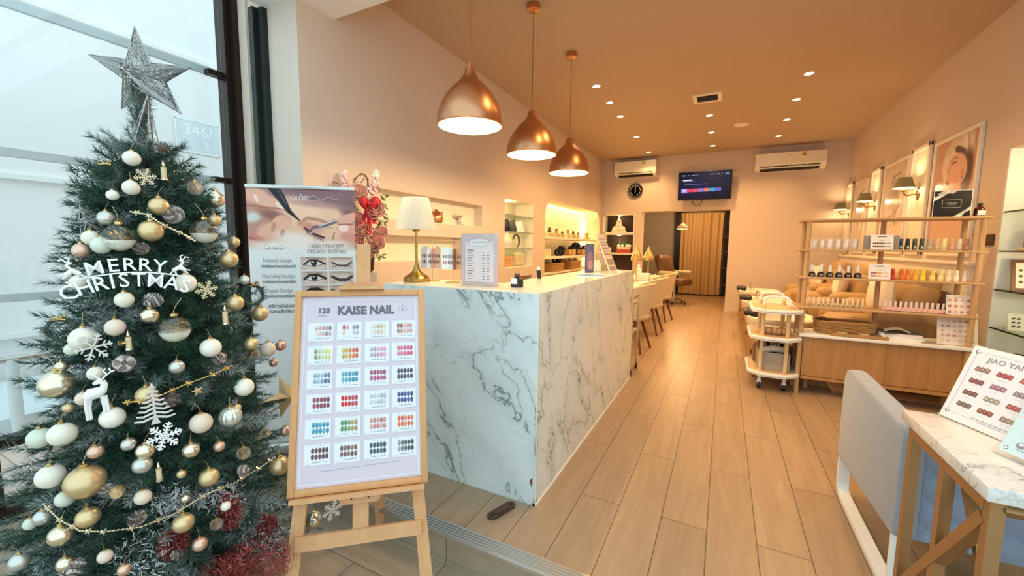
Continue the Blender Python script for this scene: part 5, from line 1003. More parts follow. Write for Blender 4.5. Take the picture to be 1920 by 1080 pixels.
m = MB(); a = R_(20); MP = plane((0, 0, .0), (1, 0, 0), (0, math.sin(a), math.cos(a))); m.box((0, .055, -.004), (.15, .11, .006), M=MP, col='3a201a')
for k in range(14): m.ell(-.06+.12*((k*5) % 14)/14, .02+.08*((k*3) % 14)/14, .012+.006*(k % 3), .012+.005*(k % 2), .0003+.0001*k, MP, ('e0662c', 'a23a22', 'f0a050', '5a2a20')[k % 4], n=10)
solo('photo_book', 'dark book with an orange-red cover picture at the foot of the right niche', 'book', m, 'print_gloss', (2.03, 4.42, .424), R_(-5))
# ================================================================== boards on the side table
def board_on_table(name, label, bl, br_dir, w, h, lean, build):
    u = Vector(br_dir).normalized(); back = Vector((0, 0, 1)).cross(u); v = (Vector((0, 0, 1))*math.cos(lean)+back*math.sin(lean))
    t = thing(name, label, 'sign', bl); MP = plane((0, 0, .0015), u, v)
    m = MB(); m.box((w/2, h/2, -.0025), (w, h, .005), M=MP, bev=.0015); m.box((w/2, .002, -.0), (w, .004, .07), M=plane((0, 0, 0), u, v)@ trs((0, 0, -.03))); part(t, 'holder', m, 'white_plastic' if name == 'nail_chart' else 'acrylic'); m = MB(); build(m, MP); part(t, 'printed_sheet', m, 'print_gloss'); return t
def jiao(m, MP):
    w, h = .30, .245; m.rect(.006, .006, w-.006, h-.006, .0006, MP, 'eceaf0'); m.stroke([(.018, .022), (w-.018, .022), (w-.018, h-.018), (.018, h-.018), (.018, .022)], .0012, .0010, MP, 'b9bac6')
    for x, y in ((.018, h-.018), (.018, .022)): m.ell(x, y, .006, .006, .0014, MP, '5e6072'); m.ell(x+.002, y+.001, .004, .004, .0018, MP, 'eceaf0')
    m.text('JIAO YAN SHE', .022, MP @ trs((.135, h-.036, .0012)), col='8a8790', sx=1.15)
    cs = (('8d7268', '9b3f4d', 'a0584c', '7d4a48'), ('7d4552', '96707f', '8d8087', '5a5560'), ('70505a', '9a9488', '9c5450', '6b5a5c'), ('75615c', '845048', '8f7f74', '5d4a4e'))
    for r in range(4):
        for i in range(4):
            x, y = .055+.062*i, h-.070-.040*r; c = lin255(cs[r][i])
            for k in range(3): ax = x-.014+.014*k; m.poly([(ax-.008, y-.006+.002*k*0), (ax+.005, y-.008), (ax+.009, y+.006), (ax-.004, y+.009)], .0012, MP, c); m.ell(ax+.001, y+.001, .003, .003, .0016, MP, tuple(min(255, q*1.45) for q in c), n=8)
            m.rect(x-.012, y-.016, x+.008, y-.0148, .0012, MP, 'c3c1c8')
    m.rect(.09, .026, .20, .028, .0012, MP, '9c9aa4'); m.rect(.11, .019, .18, .0205, .0012, MP, 'b4b2ba')
bl = at(1760, 777, z=TZ); board_on_table('nail_chart', 'white nail chart headed in grey capitals leaning back on the marble side table', (bl.x, bl.y, TZ+.002), (.384, -.923, 0), .30, .245, R_(20), jiao)
def blue(m, MP):
    w, h = .26, .22
    for i in range(2):
        for r in range(2):
            x0, y0 = .01+.125*i, .012+.102*r; m.rect(x0, y0, x0+.118, y0+.096, .0008, MP, 'cfe6ee'); m.ell(x0+.012, y0+.012, .005, .005, .0012, MP, '6a6d78'); m.ell(x0+.012, y0+.012, .0035, .0035, .0014, MP, 'eef5f8')
            for k in range(3): m.ell(x0+.04+.024*k, y0+.03+.03*(k % 2), .013, .009, .0012, MP, ('8d8f98', 'a6a8b0')[k % 2], .4); m.ell(x0+.038+.024*k, y0+.032+.03*(k % 2), .006, .004, .0016, MP, 'd8dde2', .4)
            m.rect(x0+.03, y0+.016, x0+.05, y0+.0175, .0012, MP, '7d808a')
bl = at(1860, 848, z=TZ); board_on_table('nail_card_holder', 'clear acrylic holder of pale blue nail cards nearest on the marble side table', (bl.x, bl.y, TZ+.002), (.42, -.907, 0), .26, .22, R_(22), blue)
# ================================================================== easel with the framed colour chart
EX, EY, EYW, LEAN = -1.238, 1.125, .71, .306
sl, cl_ = math.sin(LEAN), math.cos(LEAN)
def ep(x, s, off=0.0): return (x, s*sl+off*cl_, .895+s*cl_-off*sl)     # point in the easel's tilted plane, off = behind it
t = thing('easel', 'light wooden easel on the lower floor holding the framed nail chart', 'easel', (EX, EY, ZL), EYW)
for s in (-1, 1):
    m = MB(); a, b = ep(s*.255, -.935, .035), ep(s*.145, .36, .035); m.bar(a, b, .022, .045, up=(1, 0, 0)); part(t, 'leg', m, 'easel_wood')
m = MB(); m.bar((.03, .37, .0), ep(.0, .48, .055), .02, .045, up=(1, 0, 0)); part(t, 'rear_leg', m, 'easel_wood')
m = MB(); m.bar(ep(0, -.56, .03), ep(0, .585, .03), .020, .056, up=tuple(Vector(ep(1, 0, 0))-Vector(ep(0, 0, 0)))) ; part(t, 'mast', m, 'easel_wood')
m = MB(); m.bar(ep(-.222, -.545, .022), ep(.222, -.545, .022), .018, .05, up=(0, sl, cl_)); part(t, 'crossbar', m, 'easel_wood')
def trap(s0, flip):
    P = [(-.085, 0), (.085, 0), (.085, .012), (.062, .042), (-.062, .042), (-.085, .012)]
    if flip: P = [(x, -y) for x, y in P][::-1]
    return P
MPl = lambda s, off: plane(ep(0, s, off), (1, 0, 0), (0, sl, cl_))
m = MB(); m.prism(trap(0, False), .022, M=MPl(.372, .018)); m.prism([(-.085, -.004), (.085, -.004), (.085, .010), (-.085, .010)], .05, M=MPl(.382, .012)); [m.ell(x, .024, .004, .004, .0225, MPl(.372, .018), mi=1) for x in (-.028, .028)]; part(t, 'top_clamp', m, ['easel_wood', 'dark_back'])
m = MB(); m.prism(trap(0, True), .020, M=MPl(-.385, .018)); m.prism([(-.235, -.016), (.235, -.016), (.235, 0), (-.235, 0)], .05, M=MPl(-.382, .012)); [m.ell(x, -.024, .004, .004, .0205, MPl(-.385, .018), mi=1) for x in (-.03, .03)]; part(t, 'ledge', m, ['easel_wood', 'dark_back'])
FW, FH, fb = .496, .76, .024
t = thing('framed_nail_chart', 'lavender nail colour chart in a light wooden frame standing on the easel', 'poster', (EX, EY, ZL), EYW)
M0 = plane(ep(0, 0, 0), (1, 0, 0), (0, sl, cl_))
for nm, a, b in (('l', (-FW/2, -FH/2, -.012), (-FW/2+fb, FH/2, .014)), ('r', (FW/2-fb, -FH/2, -.012), (FW/2, FH/2, .014)), ('t', (-FW/2+fb, FH/2-fb, -.012), (FW/2-fb, FH/2, .014)), ('b', (-FW/2+fb, -FH/2, -.012), (FW/2-fb, -FH/2+fb, .014))):
    m = MB(); m.bb(a, b, M=M0, bev=.002); part(t, 'frame_rail', m, 'frame_wood')
w, h = FW-2*fb, FH-2*fb
m = MB(); m.rect(-w/2, -h/2, w/2, h/2, 0, M0, 'e0cdd9'); m.stroke([(-w/2+.012, -h/2+.012), (w/2-.012, -h/2+.012), (w/2-.012, h/2-.012), (-w/2+.012, h/2-.012), (-w/2+.012, -h/2+.012)], .0022, .0006, M0, 'f6f2fa')
m.rect(-w/2, -h/2, -w/2+.012, h/2, .0004, M0, 'e8d9e2'); m.rect(w/2-.012, -h/2, w/2, h/2, .0004, M0, 'e8d9e2')
def fr(u, v): return (-w/2+w*u, h/2-h*v)
x, y = fr(.535, .083); m.text('KAISE NAIL', .047, M0 @ trs((x, y, .001)), col='5a5862', bold=.0022, sx=.93)
x, y = fr(.18, .080); m.text('120', .030, M0 @ trs((x, y, .001)), col='5a5862', bold=.0012); x, y = fr(.17, .108); m.rect(x-.018, y-.001, x+.018, y+.0006, .001, M0, '6b6873')
x, y = fr(.855, .080); m.stroke([(x+.016*math.cos(q), y+.016*math.sin(q)) for q in [R_(15*k-40) for k in range(18)]], .0008, .001, M0, '8f8a9a'); [m.rect(x-.004, y+d-.0012, x+.004, y+d+.0012, .001, M0, '5a5862') for d in (-.005, .0)]; m.ell(x, y+.007, .0016, .0016, .001, M0, '5a5862', n=8)
x, y = fr(.52, .925)
for k in range(30): m.rect(x-.15+.0095*k, y-.0008+.0003*k, x-.15+.0095*k+.0065, y+.0010+.0003*k, .001, M0, '8d879a')
part(t, 'poster_sheet', m, 'print')
cols = [('dfa79b d8a39a cf938a c98f88 7d7680|efd9d2 e7b9ae dfa9a0 8f8790 c9a9a2', 'c8475a e79a94 efe9ea 8f8f9d 7d8193|f0b7ae f3eff0 efedf0 c3c4cf b9bccb', 'e5d3c0 dcc7b0 c9a988 d1b598 e2d1bd|efe2d2 e3d0b8 cfb394 dcc4a6 eadbc8', 'a8665a 9a5648 e5b1a2 e39c8e d98f80|b4776a c98a7c e9b9ac e8a798 dc9586'),
        ('8a8a5e c9cb9a d9d9b4 c5c784 d8d47a|9a9566 b9bb86 d5d7b0 cfcf8e d2cd7a', 'e3a23a c9a03e dd7a2e e0582e d6452a|d4902e d8aa42 e5842e e86a2a de4f2a', 'b9a6bd a897b3 c3a4b8 e39bbb e58fb4|b4a3b5 ab98ad c78fae e389b2 ea9cc0', 'e2607c e26a82 d75c78 db4f70 d1476a|ea7f92 e56c84 e05c7a dc5375 d64a6e'),
        ('8f9fb4 9aa9bd a0b0c6 6b7f9e 5c6f90|93a4ba 9fb2c9 8497b4 4c5c7e 5f7396', '5d9ab4 4f93b0 3f87a6 5aa0b8 3c7f9c|68a6bc 58a0b6 3f8ca8 2f7d99 4a92ab', 'b23a6c a8345f 9c3058 b14172 a02d55|b9487a b03d68 a4365e c0507e a83860', '4e2f58 472a4e 3c2344 4f3560 352040|523462 4a2d55 3f2648 5a3a68 3a2346'),
        ('9c1f3f 8f1b3a a0264a 7f1a3c 8a1f44|a32445 951f3f 8c1c40 94264e 861d42', 'd0182c c7152a d6202f c01830 b81430|d9202f d0182c cf1b30 c4162e bb1530', 'b9bac4 c4c5cf cccdd6 b0b2bd a6a8b4|c6c7d0 d0d1d9 bcbdc8 b4b5c1 c9cad3', '2f3a86 29347c 353f92 22306f 1f2b66|333e8c 2c3782 27327a 303a88 232d6c'),
        ('2f94ae 2689a4 3a9eb6 1f7f9c 2b8ba6|349ab2 2c90aa 23859f 3aa2b8 1f7c98', '4a8a4e 3f7d44 7f8a4a a89a56 a38a4a|4f9054 5b8f50 8c9450 9a8a48 8f7c40', 'cf8a80 c67c72 d69a8e b96e66 c98378|d7958a cc8579 c0766c dba398 c27b70', 'e8622e e2552a ef7a3a d94c28 e56a34|ec6c34 e65c2c f08444 dd5228 e97038'),
        ('5a1622 651a26 4d121d 5f1724 44101a|621a27 561521 6b1e2a 4a121d 58161f', '7a4a42 8a5a4e 6d3f38 93665a 6b4a40|84544a 75463e 8e6054 6a3e36 7d5046', '2a444a 24383f 1f3238 33525a 1b2c32|2e4a50 283f46 223840 375860 1d3036', '8c8c90 6c6c72 4c4c52 36363a 1c1c20|9a9a9e 78787e 58585e 404046 26262a')]
pats = MB()
for r in range(6):
    for c in range(4):
        cx, cy = fr((.16, .395, .63, .862)[c], .197+.1285*r); cw, ch = w*.205, h*.103
        m = MB(); m.rect(cx-cw/2, cy-ch/2, cx+cw/2, cy+ch/2, .0016, M0, 'f1f0f3'); m.rect(cx-cw*.42, cy+ch*.42, cx+cw*.40, cy+ch*.43, .0019, M0, 'cfccd6')
        A, B = [q.split() for q in cols[r][c].split('|')]
        for q in range(5):
            px_ = cx+cw*(-.22+.135*q)+(.0 if c else .004)
            for row, cc in ((.20, A[q]), (-.10, B[q])):
                m.ell(px_, cy+ch*row, cw*.064, ch*.135, .002, M0, cc, n=12); m.ell(px_-cw*.015, cy+ch*row+ch*.05, cw*.016, ch*.04, .0023, M0, tuple(min(255, v*1.35+18) for v in lin255(cc)), n=8)
            m.rect(px_-cw*.025, cy-ch*.31, px_+cw*.02, cy-ch*.29, .002, M0, '8f8b98')
        m.rect(cx-cw*.2, cy-ch*.385, cx+cw*.38, cy-ch*.365, .002, M0, '77737f'); m.rect(cx-cw*.44, cy-ch*.46, cx-cw*.25, cy-ch*.445, .002, M0, 'aaa6b2')
        part(t, 'swatch_card', m, 'print')
m = MB()
def film(u, v): x = -w/2+w*u; y = -h/2+h*v; return (x, y, .0045+.0016*math.sin(u*9+v*4)+.0012*math.sin(v*17-u*6)+.0008*math.sin((u+v)*31))
m.surf(film, 60, 80, M=M0); part(t, 'clear_film', m, 'acrylic', 'wrinkled clear plastic film')
# ================================================================== roll-up banner
bL, bR = Vector((-2.50, 1.455, 0)), Vector((-2.02, 1.825, 0)); bw = (bR-bL).length; bh = 1.60
t = thing('rollup_banner', 'roll-up banner advertising eyelash designs behind the tree', 'banner', tuple((bL+bR)/2), math.atan2(bR.y-bL.y, bR.x-bL.x))
m = MB(); m.box((0, 0, .035), (bw+.02, .08, .07), bev=.02, seg=3); m.box((0, -.0, .012), (.05, .30, .012)); part(t, 'base_cassette', m, 'alu')
m = MB(); m.cyl((0, .03, .06), (0, .03, bh+.03), .010, n=10); part(t, 'pole', m, 'alu'); m = MB(); m.box((0, 0, bh+.035), (bw, .016, .022), bev=.004); part(t, 'top_rail', m, 'alu')
MB_ = plane((0, 0, .06+(bh-.035)/2), (1, 0, 0), (0, 0, 1)); bhh = bh-.035
def banner_art(uu, vv):
    p = Paint(uu, vv*bhh/bw, lin255('f0efee'), 1.0); Y = (1-vv)*bhh/bw       # Y: distance from the top in widths
    p.v = -Y; W = lambda m_: -m_/.606
    k = np.clip((.70-Y)/.12, 0, 1); p.blend(k, 'cba79a')
    p.blend(np.clip((.40-Y-.30*(1-uu))/.25, 0, 1), '8d6f76'); p.ell(.80, W(.0), .5, .20, '82656d', .6); p.ell(.66, W(.19), .36, .17, 'e3bfa4', .30, -.15); p.ell(.48, W(.12), .22, .10, 'e8c9b2', .5, -.35)
    p.ell(.97, W(.10), .10, .12, '7a5c62', .8); p.ell(.60, W(.085), .34, .035, 'b18f88', .7, -.1, .6)
    p.ell(.10, W(.20), .22, .20, 'b98c80', .5); p.ell(.05, W(.17), .08, .05, 'c9d3d6', .6, .3, .8); p.ell(.24, W(.16), .14, .05, '8c5f56', .7, -.3, .8)
    p.ell(.22, W(.27), .14, .11, 'dcb09b', .4); p.ell(.30, W(.23), .095, .125, 'e0b19c', .22, -.25); p.ell(.315, W(.265), .022, .040, '8d4c45', .5, -.2); p.ell(.235, W(.225), .02, .05, 'c48d7c', .7, -.3)
    p.ell(.09, W(.315), .13, .055, 'c97f78', .4, -.35); p.ell(.08, W(.31), .10, .012, '9c4f4c', .7, -.4); p.ell(.10, W(.345), .14, .05, 'd9938a', .5, -.4)
    for x, y, rx, ry, a in ((.10, .055, .24, .055, -.30), (.20, .085, .20, .050, -.35), (.03, .02, .16, .05, -.2)): p.ell(x, W(y), rx, ry, 'dcaf9c', .25, a)
    p.line([(.0, W(.10)), (.20, W(.115)), (.34, W(.118))], .010, 'a0685c', .8, .7); p.ell(.31, W(.098), .055, .030, 'f0d5c8', .2, -.5); p.line([(.08, W(.045)), (.10, W(.075))], .012, 'e9ddd8', .5); p.ell(.33, W(.108), .02, .016, 'fbf1ec', .5, -.5)
    p.line([(.24, W(-.01)), (.31, W(.05)), (.38, W(.13)), (.475, W(.185))], [.045, .040, .022, .006], '1b191c', .25); p.line([(.29, W(.01)), (.36, W(.09))], .006, '5a5660', .8, .8)
    p.line([(.48, W(.20)), (.55, W(.17)), (.66, W(.18)), (.74, W(.20))], .018, 'b58872', .8, .8); p.ell(.58, W(.225), .12, .05, 'c98f80', .6, -.3, .7); p.line([(.52, W(.23)), (.60, W(.262)), (.70, W(.285))], .010, '4a2f35', .6)
    for q in range(12): u0 = .53+.014*q; y0 = .236+.0042*q; p.line([(u0, W(y0)), (u0+.012, W(y0+.028))], .0035, '3a262c', .8, .9)
    p.line([(.98, W(.170)), (.80, W(.188)), (.72, W(.21)), (.60, W(.225)), (.555, W(.252))], [.020, .020, .018, .012, .005], '6d646c', .3); p.line([(.98, W(.163)), (.80, W(.182)), (.66, W(.215))], .006, 'd5cfd3', .6); p.line([(.78, W(.225)), (.66, W(.232)), (.57, W(.262))], .007, 'b5adb2', .5)
    p.ell(.95, W(.165), .13, .045, 'dba89b', .3, .35); p.ell(.97, W(.235), .15, .05, 'd99f92', .3, -.1); p.ell(.89, W(.225), .048, .038, 'f2d9cf', .2); p.ell(.98, W(.285), .13, .045, 'cf9488', .4, -.2); p.line([(.84, W(.205)), (.98, W(.20))], .008, '9c5f58', .8, .7); p.line([(.80, W(.255)), (.78, W(.30))], .006, '8a5c52', .8, .7)
    p.ell(.46, W(.31), .20, .085, 'e9e3dd', .7, -.25); p.ell(.30, W(.35), .28, .06, 'efebe6', .8, -.1); p.ell(.75, W(.33), .18, .05, 'e8dcd2', .8)
    p.blend(np.clip((Y-.545)/.07, 0, 1), 'eeedec')
    # eye pictures
    for r in range(4):
        for c in range(2):
            x0, x1 = ((.47, .72), (.735, .975))[c]; y0 = .402+.0875*r; y1 = y0+.079; X0, X1 = x0, x1
            ins = ((uu > X0) & (uu < X1) & (Y > y0/.606) & (Y < y1/.606)).astype(float); q = Paint(uu, vv, (0, 0, 0)); q.v = -Y; q.u = uu; q.a = 1.0; q.c = p.c.copy(); xm, ym = (X0+X1)/2, W((y0+y1)/2)
            q.blend(np.ones_like(uu), 'd9c0b2'); q.ell(xm, ym-.02, .10, .05, 'e6d2c6', .6); q.ell(xm, ym+.062, .13, .022, 'b89c8e', .8, 0, .6)
            if c == 0:
                q.ell(xm, ym, .085, .032, 'efe9e6', .3); q.ell(xm+.0, ym+.004, .030, .032, '2a1d1c', .25); q.ell(xm-.008, ym+.012, .008, .008, 'f5f1ef', .4); q.line([(xm-.095, ym-.012), (xm-.04, ym+.030), (xm+.03, ym+.032), (xm+.105, ym-.006)], .009+.003*r, '2a1f1f', .5); q.line([(xm-.07, ym+.05), (xm, ym+.062), (xm+.08, ym+.04)], .005, 'a08476', .7, .8)
                q.line([(xm-.085, ym-.014), (xm, ym-.034), (xm+.085, ym-.010)], .004, '8f7468', .7)
            else:
                q.line([(xm-.09, ym+.010), (xm-.02, ym-.022), (xm+.05, ym-.020), (xm+.10, ym+.012)], .007+.006*r, '3a2d2c', .6)
                for k in range(9): q.line([(xm-.07+.019*k, ym-.014), (xm-.08+.022*k, ym-.040-.006*r)], .003, '3a2d2c', .7)
                q.line([(xm-.08, ym+.055), (xm+.02, ym+.065), (xm+.09, ym+.045)], .006, 'b09484', .8, .7)
            p.c = np.where(ins[..., None] > 0, q.c, p.c)
    return p.c*(1+np.clip((.66-Y)/.2, 0, 1)[..., None]*np.array([.08, .02, -.015]))
ht = .80; m = grid_print(bw-.006, ht, 230, 304, lambda u, v: banner_art(u, 1-(1-v)*ht/bhh), MB_ @ trs((0, bhh/2-ht/2, 0))); grid_print(bw-.006, bhh-ht, 20, 24, lambda u, v: banner_art(u, v*(1-ht/bhh)), MB_ @ trs((0, -ht/2, 0)), m); MT = MB_ @ trs((0, 0, .0012))
def bt(s, u, d, hh, col, bold=0.0, sx=1.0, al='CENTER', shear=0.0): m.text(s, hh, MT @ trs(((u-.5)*bw, bhh/2-d, 0)), col=col, bold=bold, sx=sx, align=al, shear=shear)
def vine(u, d, s, col): m.stroke([((u-.5)*bw+s*x, bhh/2-d+s*y) for x, y in [(k*.1, .18*math.sin(k*.62)*(1-.03*k)) for k in range(20)]], .0016, .0, MT, col)
bt('Le Petit', .49, .048, .048, 'f7f1f2', sx=.62, shear=.35); vine(.58, .050, .085, 'f4eeef'); m.rect((.55-.5)*bw, bhh/2-.068, (.70-.5)*bw, bhh/2-.067, 0, MT, 'e9dfe1')
bt('LASH CONCEPT', .72, .338, .034, '8d8986', sx=.80); bt('EYELASH  DESIGNS', .72, .370, .034, '8d8986', sx=.78); bt('Lash Concept', .23, .352, .022, 'a9a09b', sx=.9, shear=.3); vine(.12, .343, .085, 'a9a09b')
for d, a, b in ((.425, 'Natural Design', 'การต่อขนตาแบบธรรมชาติ'), (.518, 'Charming Design', 'การต่อขนตาแบบชาร์มมิ่ง'), (.606, 'Elegant Design', 'การต่อขนตาแบบอีลีแก้น')): bt(a, .26, d, .033, 'a6a3a0', sx=.80); bt(b, .265, d+.034, .024, '5c5a58', .0002, sx=.78)
bt('บริการต่อขนตา', .29, .700, .030, '6a6866', .0003, sx=.9); bt('และผลิตภัณฑ์', .29, .732, .030, '6a6866', .0003, sx=.9)
part(t, 'printed_sheet', m, 'print')
# ================================================================== flower arrangement on a pedestal
FX, FY = -2.40, 2.23
t = thing('pedestal', 'slim grey pedestal carrying the flower arrangement by the left wall', 'pedestal', (FX, FY, 0))
m = MB(); m.box((0, 0, .55), (.14, .14, 1.08), bev=.006); m.box((0, 0, .01), (.2, .2, .02), bev=.004); part(t, 'column', m, 'tile_grey')
t = thing('flower_arrangement', 'arrangement of pink roses, blossom spikes and a red ribbon in a black pot', 'flowers', (FX, FY, 1.09))
m = MB(); m.lathe([(.055, 0), (.075, .02), (.085, .13), (.078, .13), (.06, .03)], 24, cap=False); part(t, 'pot', m, 'black_matte')
def colm(n_, c, **k): return mat(n_, c, .6, **k)
colm('rose_pink', 'fac8bc', sss=.0); colm('rose_pale', 'f9cfc3'); colm('blossom', 'f6c3c2'); colm('red_ribbon', 'b3121f'); colm('leaf_green', '5c6a44'); colm('twig_brown', '6b4a32'); colm('blossom_white', 'f1dcd2')
def rose(r):
    m = MB()
    for L, (nn, rad, op) in enumerate(((5, 1.0, .95), (5, .82, .62), (4, .60, .38), (3, .38, .18))):
        for k in range(nn):
            a0 = 2*math.pi*k/nn+L*.7
            def f(u, v, a0=a0, nn=nn, rad=rad, op=op, L=L):
                a = a0+(u-.5)*2*math.pi/nn*1.5; q = r*rad*(.35+.65*math.sin(v*1.9))*(1+.06*math.sin(u*9)); z = r*(-.45+1.25*v*(1-.22*op)+.1*L-.25*op*v**3); return (q*math.cos(a), q*math.sin(a), z)
            m.surf(f, 7, 7)
    return m
wd = Vector((0, 0, 0)); view = Vector((-FX, -FY, 0)).normalized(); rt = Vector((-view.y, view.x, 0))      # towards the entrance; right as seen from there
rt = Vector((view.y*-1, view.x, 0)); 
def fp(px, py, d=0.0):
    q = Vector((FX, FY, 0)); dr = ray(px, py); tt = (view.dot(q)-view.dot(Vector(EYE))+d)/view.dot(Vector(dr)); p_ = Vector(EYE)+Vector(dr)*tt; return p_-Vector((FX, FY, 1.09))
for px, py, rp, d, mm in ((681, 431, 17, .10, 'rose_pink'), (668, 454, 15, .09, 'rose_pink'), (706, 456, 16, .11, 'rose_pink'), (714, 438, 14, .06, 'rose_pale'), (668, 411, 15, .08, 'rose_pink'), (704, 394, 19, .10, 'rose_pale'), (674, 362, 16, .03, 'rose_pale'), (700, 468, 11, .10, 'rose_pink'), (690, 478, 10, .06, 'rose_pale')):
    p_ = fp(px, py, d); r = rp*mpp(p_+Vector((FX, FY, 1.09))); m = rose(r); o = part(t, 'rose', m, mm); o.location = p_; o.rotation_euler = Vector(view*1.0+Vector((0, 0, .35))).to_track_quat('Z', 'Y').to_euler()
for px0, py0, px1, py1, mm in ((645, 322, 652, 352, 'blossom'), (705, 322, 702, 362, 'blossom'), (690, 350, 695, 372, 'blossom')):
    m = MB(); a, b = fp(px0, py0, .0), fp(px1, py1, .0); random.seed(px0)
    for k in range(46):
        q = k/45; c = a*(1-q)+b*q; rr = .012+.03*q; v_ = Vector((random.gauss(0, 1), random.gauss(0, 1), random.gauss(0, 1))).normalized(); m.sphere(c+v_*rr, .011+.004*random.random(), 7, 5, mi=0 if q > .25 else 1)
    part(t, 'flower_spike', m, [mm, 'blossom_white']); m = MB(); m.tube([a, b, fp(688, 440, 0)], .003, 6); part(t, 'stem', m, 'leaf_green')
m = MB()
for P in ([(660, 345), (672, 329), (684, 327), (689, 340), (687, 372)], [(662, 337), (678, 325), (687, 330), (692, 352), (690, 385)], [(676, 343), (681, 337), (685, 328), (690, 335), (693, 380)], [(635, 345), (625, 340), (622, 350), (655, 385)]): m.tube([fp(*q, .02) for q in P], .0035, 6)
part(t, 'twig', m, 'twig_brown')
m = MB(); random.seed(5)
for base, tip, n_ in (((705, 430), (722, 362), 26), ((708, 440), (718, 400), 18), ((695, 460), (690, 492), 14), ((668, 420), (658, 370), 16), ((700, 410), (712, 355), 16), ((712, 430), (724, 440), 12), ((706, 470), (712, 486), 10), ((672, 430), (664, 390), 14)):
    for k in range(n_):
        q = k/n_; c = fp(base[0]*(1-q)+tip[0]*q+5*math.sin(q*3), base[1]*(1-q)+tip[1]*q, .04); dv = Vector((random.gauss(0, 1), random.gauss(0, 1), random.gauss(-.3, .8))).normalized(); e = c+dv*.045; pv = dv.cross(view).normalized()*.007; mid = (c+e)/2
        m.add([c, mid+pv, e, mid-pv], [(0, 1, 2, 3)], 0)
part(t, 'foliage', m, 'leaf_green')
m = MB(); c0_ = fp(692, 383, .13)
for s, L, up in ((-1, .075, .02), (1, .085, .03)): m.surf(lambda u, v, s=s, L=L, up=up: tuple(c0_+rt*(s*L*v)+Vector((0, 0, up*v+(.045*math.sin(math.pi*min(1, v*.9+.1)))*math.cos(2*math.pi*u)))+view*(.03*math.sin(math.pi*v)*math.sin(2*math.pi*u))), 16, 12, closed_u=True)
for px in (684, 692, 699): m.surf(lambda u, v, px=px: tuple(c0_*(1-v)+fp(px+(px-692)*.6, 420+(px % 3)*10, .12)*v+rt*((u-.5)*.03)+view*(.01*math.sin(v*7))), 4, 10)
m.sphere(c0_+view*.015, .016, 10, 7); part(t, 'ribbon_bow', m, 'red_ribbon', 'red ribbon bow')
m = MB(); random.seed(9)
for k in range(40): c = fp(random.uniform(680, 702), random.uniform(405, 470), random.uniform(.08, .13)); m.sphere(c, .006, 6, 4)
part(t, 'berries', m, 'red_ribbon')
# ================================================================== Christmas tree
TX, TY = -1.858, .742
PROF = [(-.10, .50), (.0, .51), (.15, .49), (.45, .405), (.80, .335), (1.15, .255), (1.40, .195), (1.55, .16), (1.66, .10), (1.72, .045), (1.80, .022)]
def RT(z):
    if z <= PROF[0][0]: return PROF[0][1]
    for (a, ra), (b, rb) in zip(PROF, PROF[1:]):
        if z <= b: return ra+(rb-ra)*(z-a)/(b-a)
    return .015
tree = thing('christmas_tree', 'dark green frosted artificial Christmas tree hung with cream and gold ornaments', 'Christmas tree', (TX, TY, ZL))
m = MB(); m.cyl((0, 0, .02), (0, 0, 1.85), .028, .008, 10); part(tree, 'trunk', m, 'bark')
m = MB(); m.cyl((0, 0, 0), (0, 0, .16), .05, n=14)
for k in range(4): a = math.pi/2*k+.4; m.bar((0, 0, .06), (.26*math.cos(a), .26*math.sin(a), .015), .03, .02)
part(tree, 'stand', m, 'steel_black')
G = np.random.default_rng(4)
def unit(v): return v/np.maximum(1e-9, np.linalg.norm(v, axis=-1, keepdims=True))
NBR = 330; zb_ = []
while len(zb_) < NBR:
    z = G.uniform(-.02, 1.66)
    if G.random() < (RT(z)+.05)/.55: zb_.append(z)
zb_ = np.sort(np.array(zb_)); thb = (np.arange(NBR)*2.39996+G.normal(0, .25, NBR)) % (2*np.pi); RB = np.array([RT(z) for z in zb_])*G.uniform(.90, 1.06, NBR)
tilt = np.where(zb_ > 1.45, .55, .12)+G.normal(0, .10, NBR)-np.where(zb_ < .4, .16, 0)
D = np.stack([np.cos(thb), np.sin(thb), tilt], 1); B0 = np.stack([np.zeros(NBR), np.zeros(NBR), zb_-ZL-tilt*RB], 1)
bs, ds, ls, fs_ = [], [], [], []
for i in range(NBR):
    d = D[i]/np.linalg.norm(D[i]); L = RB[i]*np.linalg.norm(D[i]); sd_ = np.cross(d, [0, 0, 1.]); sd_ /= np.linalg.norm(sd_); frb = G.random() < .34
    ks = 11 if L > .3 else 8 if L > .16 else 5
    for k in range(ks):
        q_ = 1.0 if k == 0 else .30+.66*(k/ks); sg = (-1)**k*(0 if k == 0 else 1); l_ = (.10+.03*G.random())*(1 if L > .2 else .72)
        dd = d*(1.0 if k == 0 else .75)+sd_*sg*G.uniform(.45, .8)+np.array([0, 0, G.normal(.06, .16)]); dd /= np.linalg.norm(dd)
        bs.append(B0[i]+d*(L*q_-l_*.75)); ds.append(dd); ls.append(l_); fs_.append(G.uniform(.45, 1.0) if (frb and G.random() < .8) else G.uniform(0, .14))
NC = 900; zc = G.uniform(-.05, 1.5, NC); tc_ = G.uniform(0, 2*np.pi, NC); rc = np.array([RT(z) for z in zc])*G.uniform(.2, .62, NC)
for i in range(NC):
    d = np.array([np.cos(tc_[i]), np.sin(tc_[i]), G.normal(0, .5)]); d /= np.linalg.norm(d); bs.append(np.array([np.cos(tc_[i])*rc[i], np.sin(tc_[i])*rc[i], zc[i]-ZL])); ds.append(d); ls.append(.12); fs_.append(0.0)
base, dirs, ln, frost = np.array(bs), np.array(ds), np.array(ls), np.array(fs_)
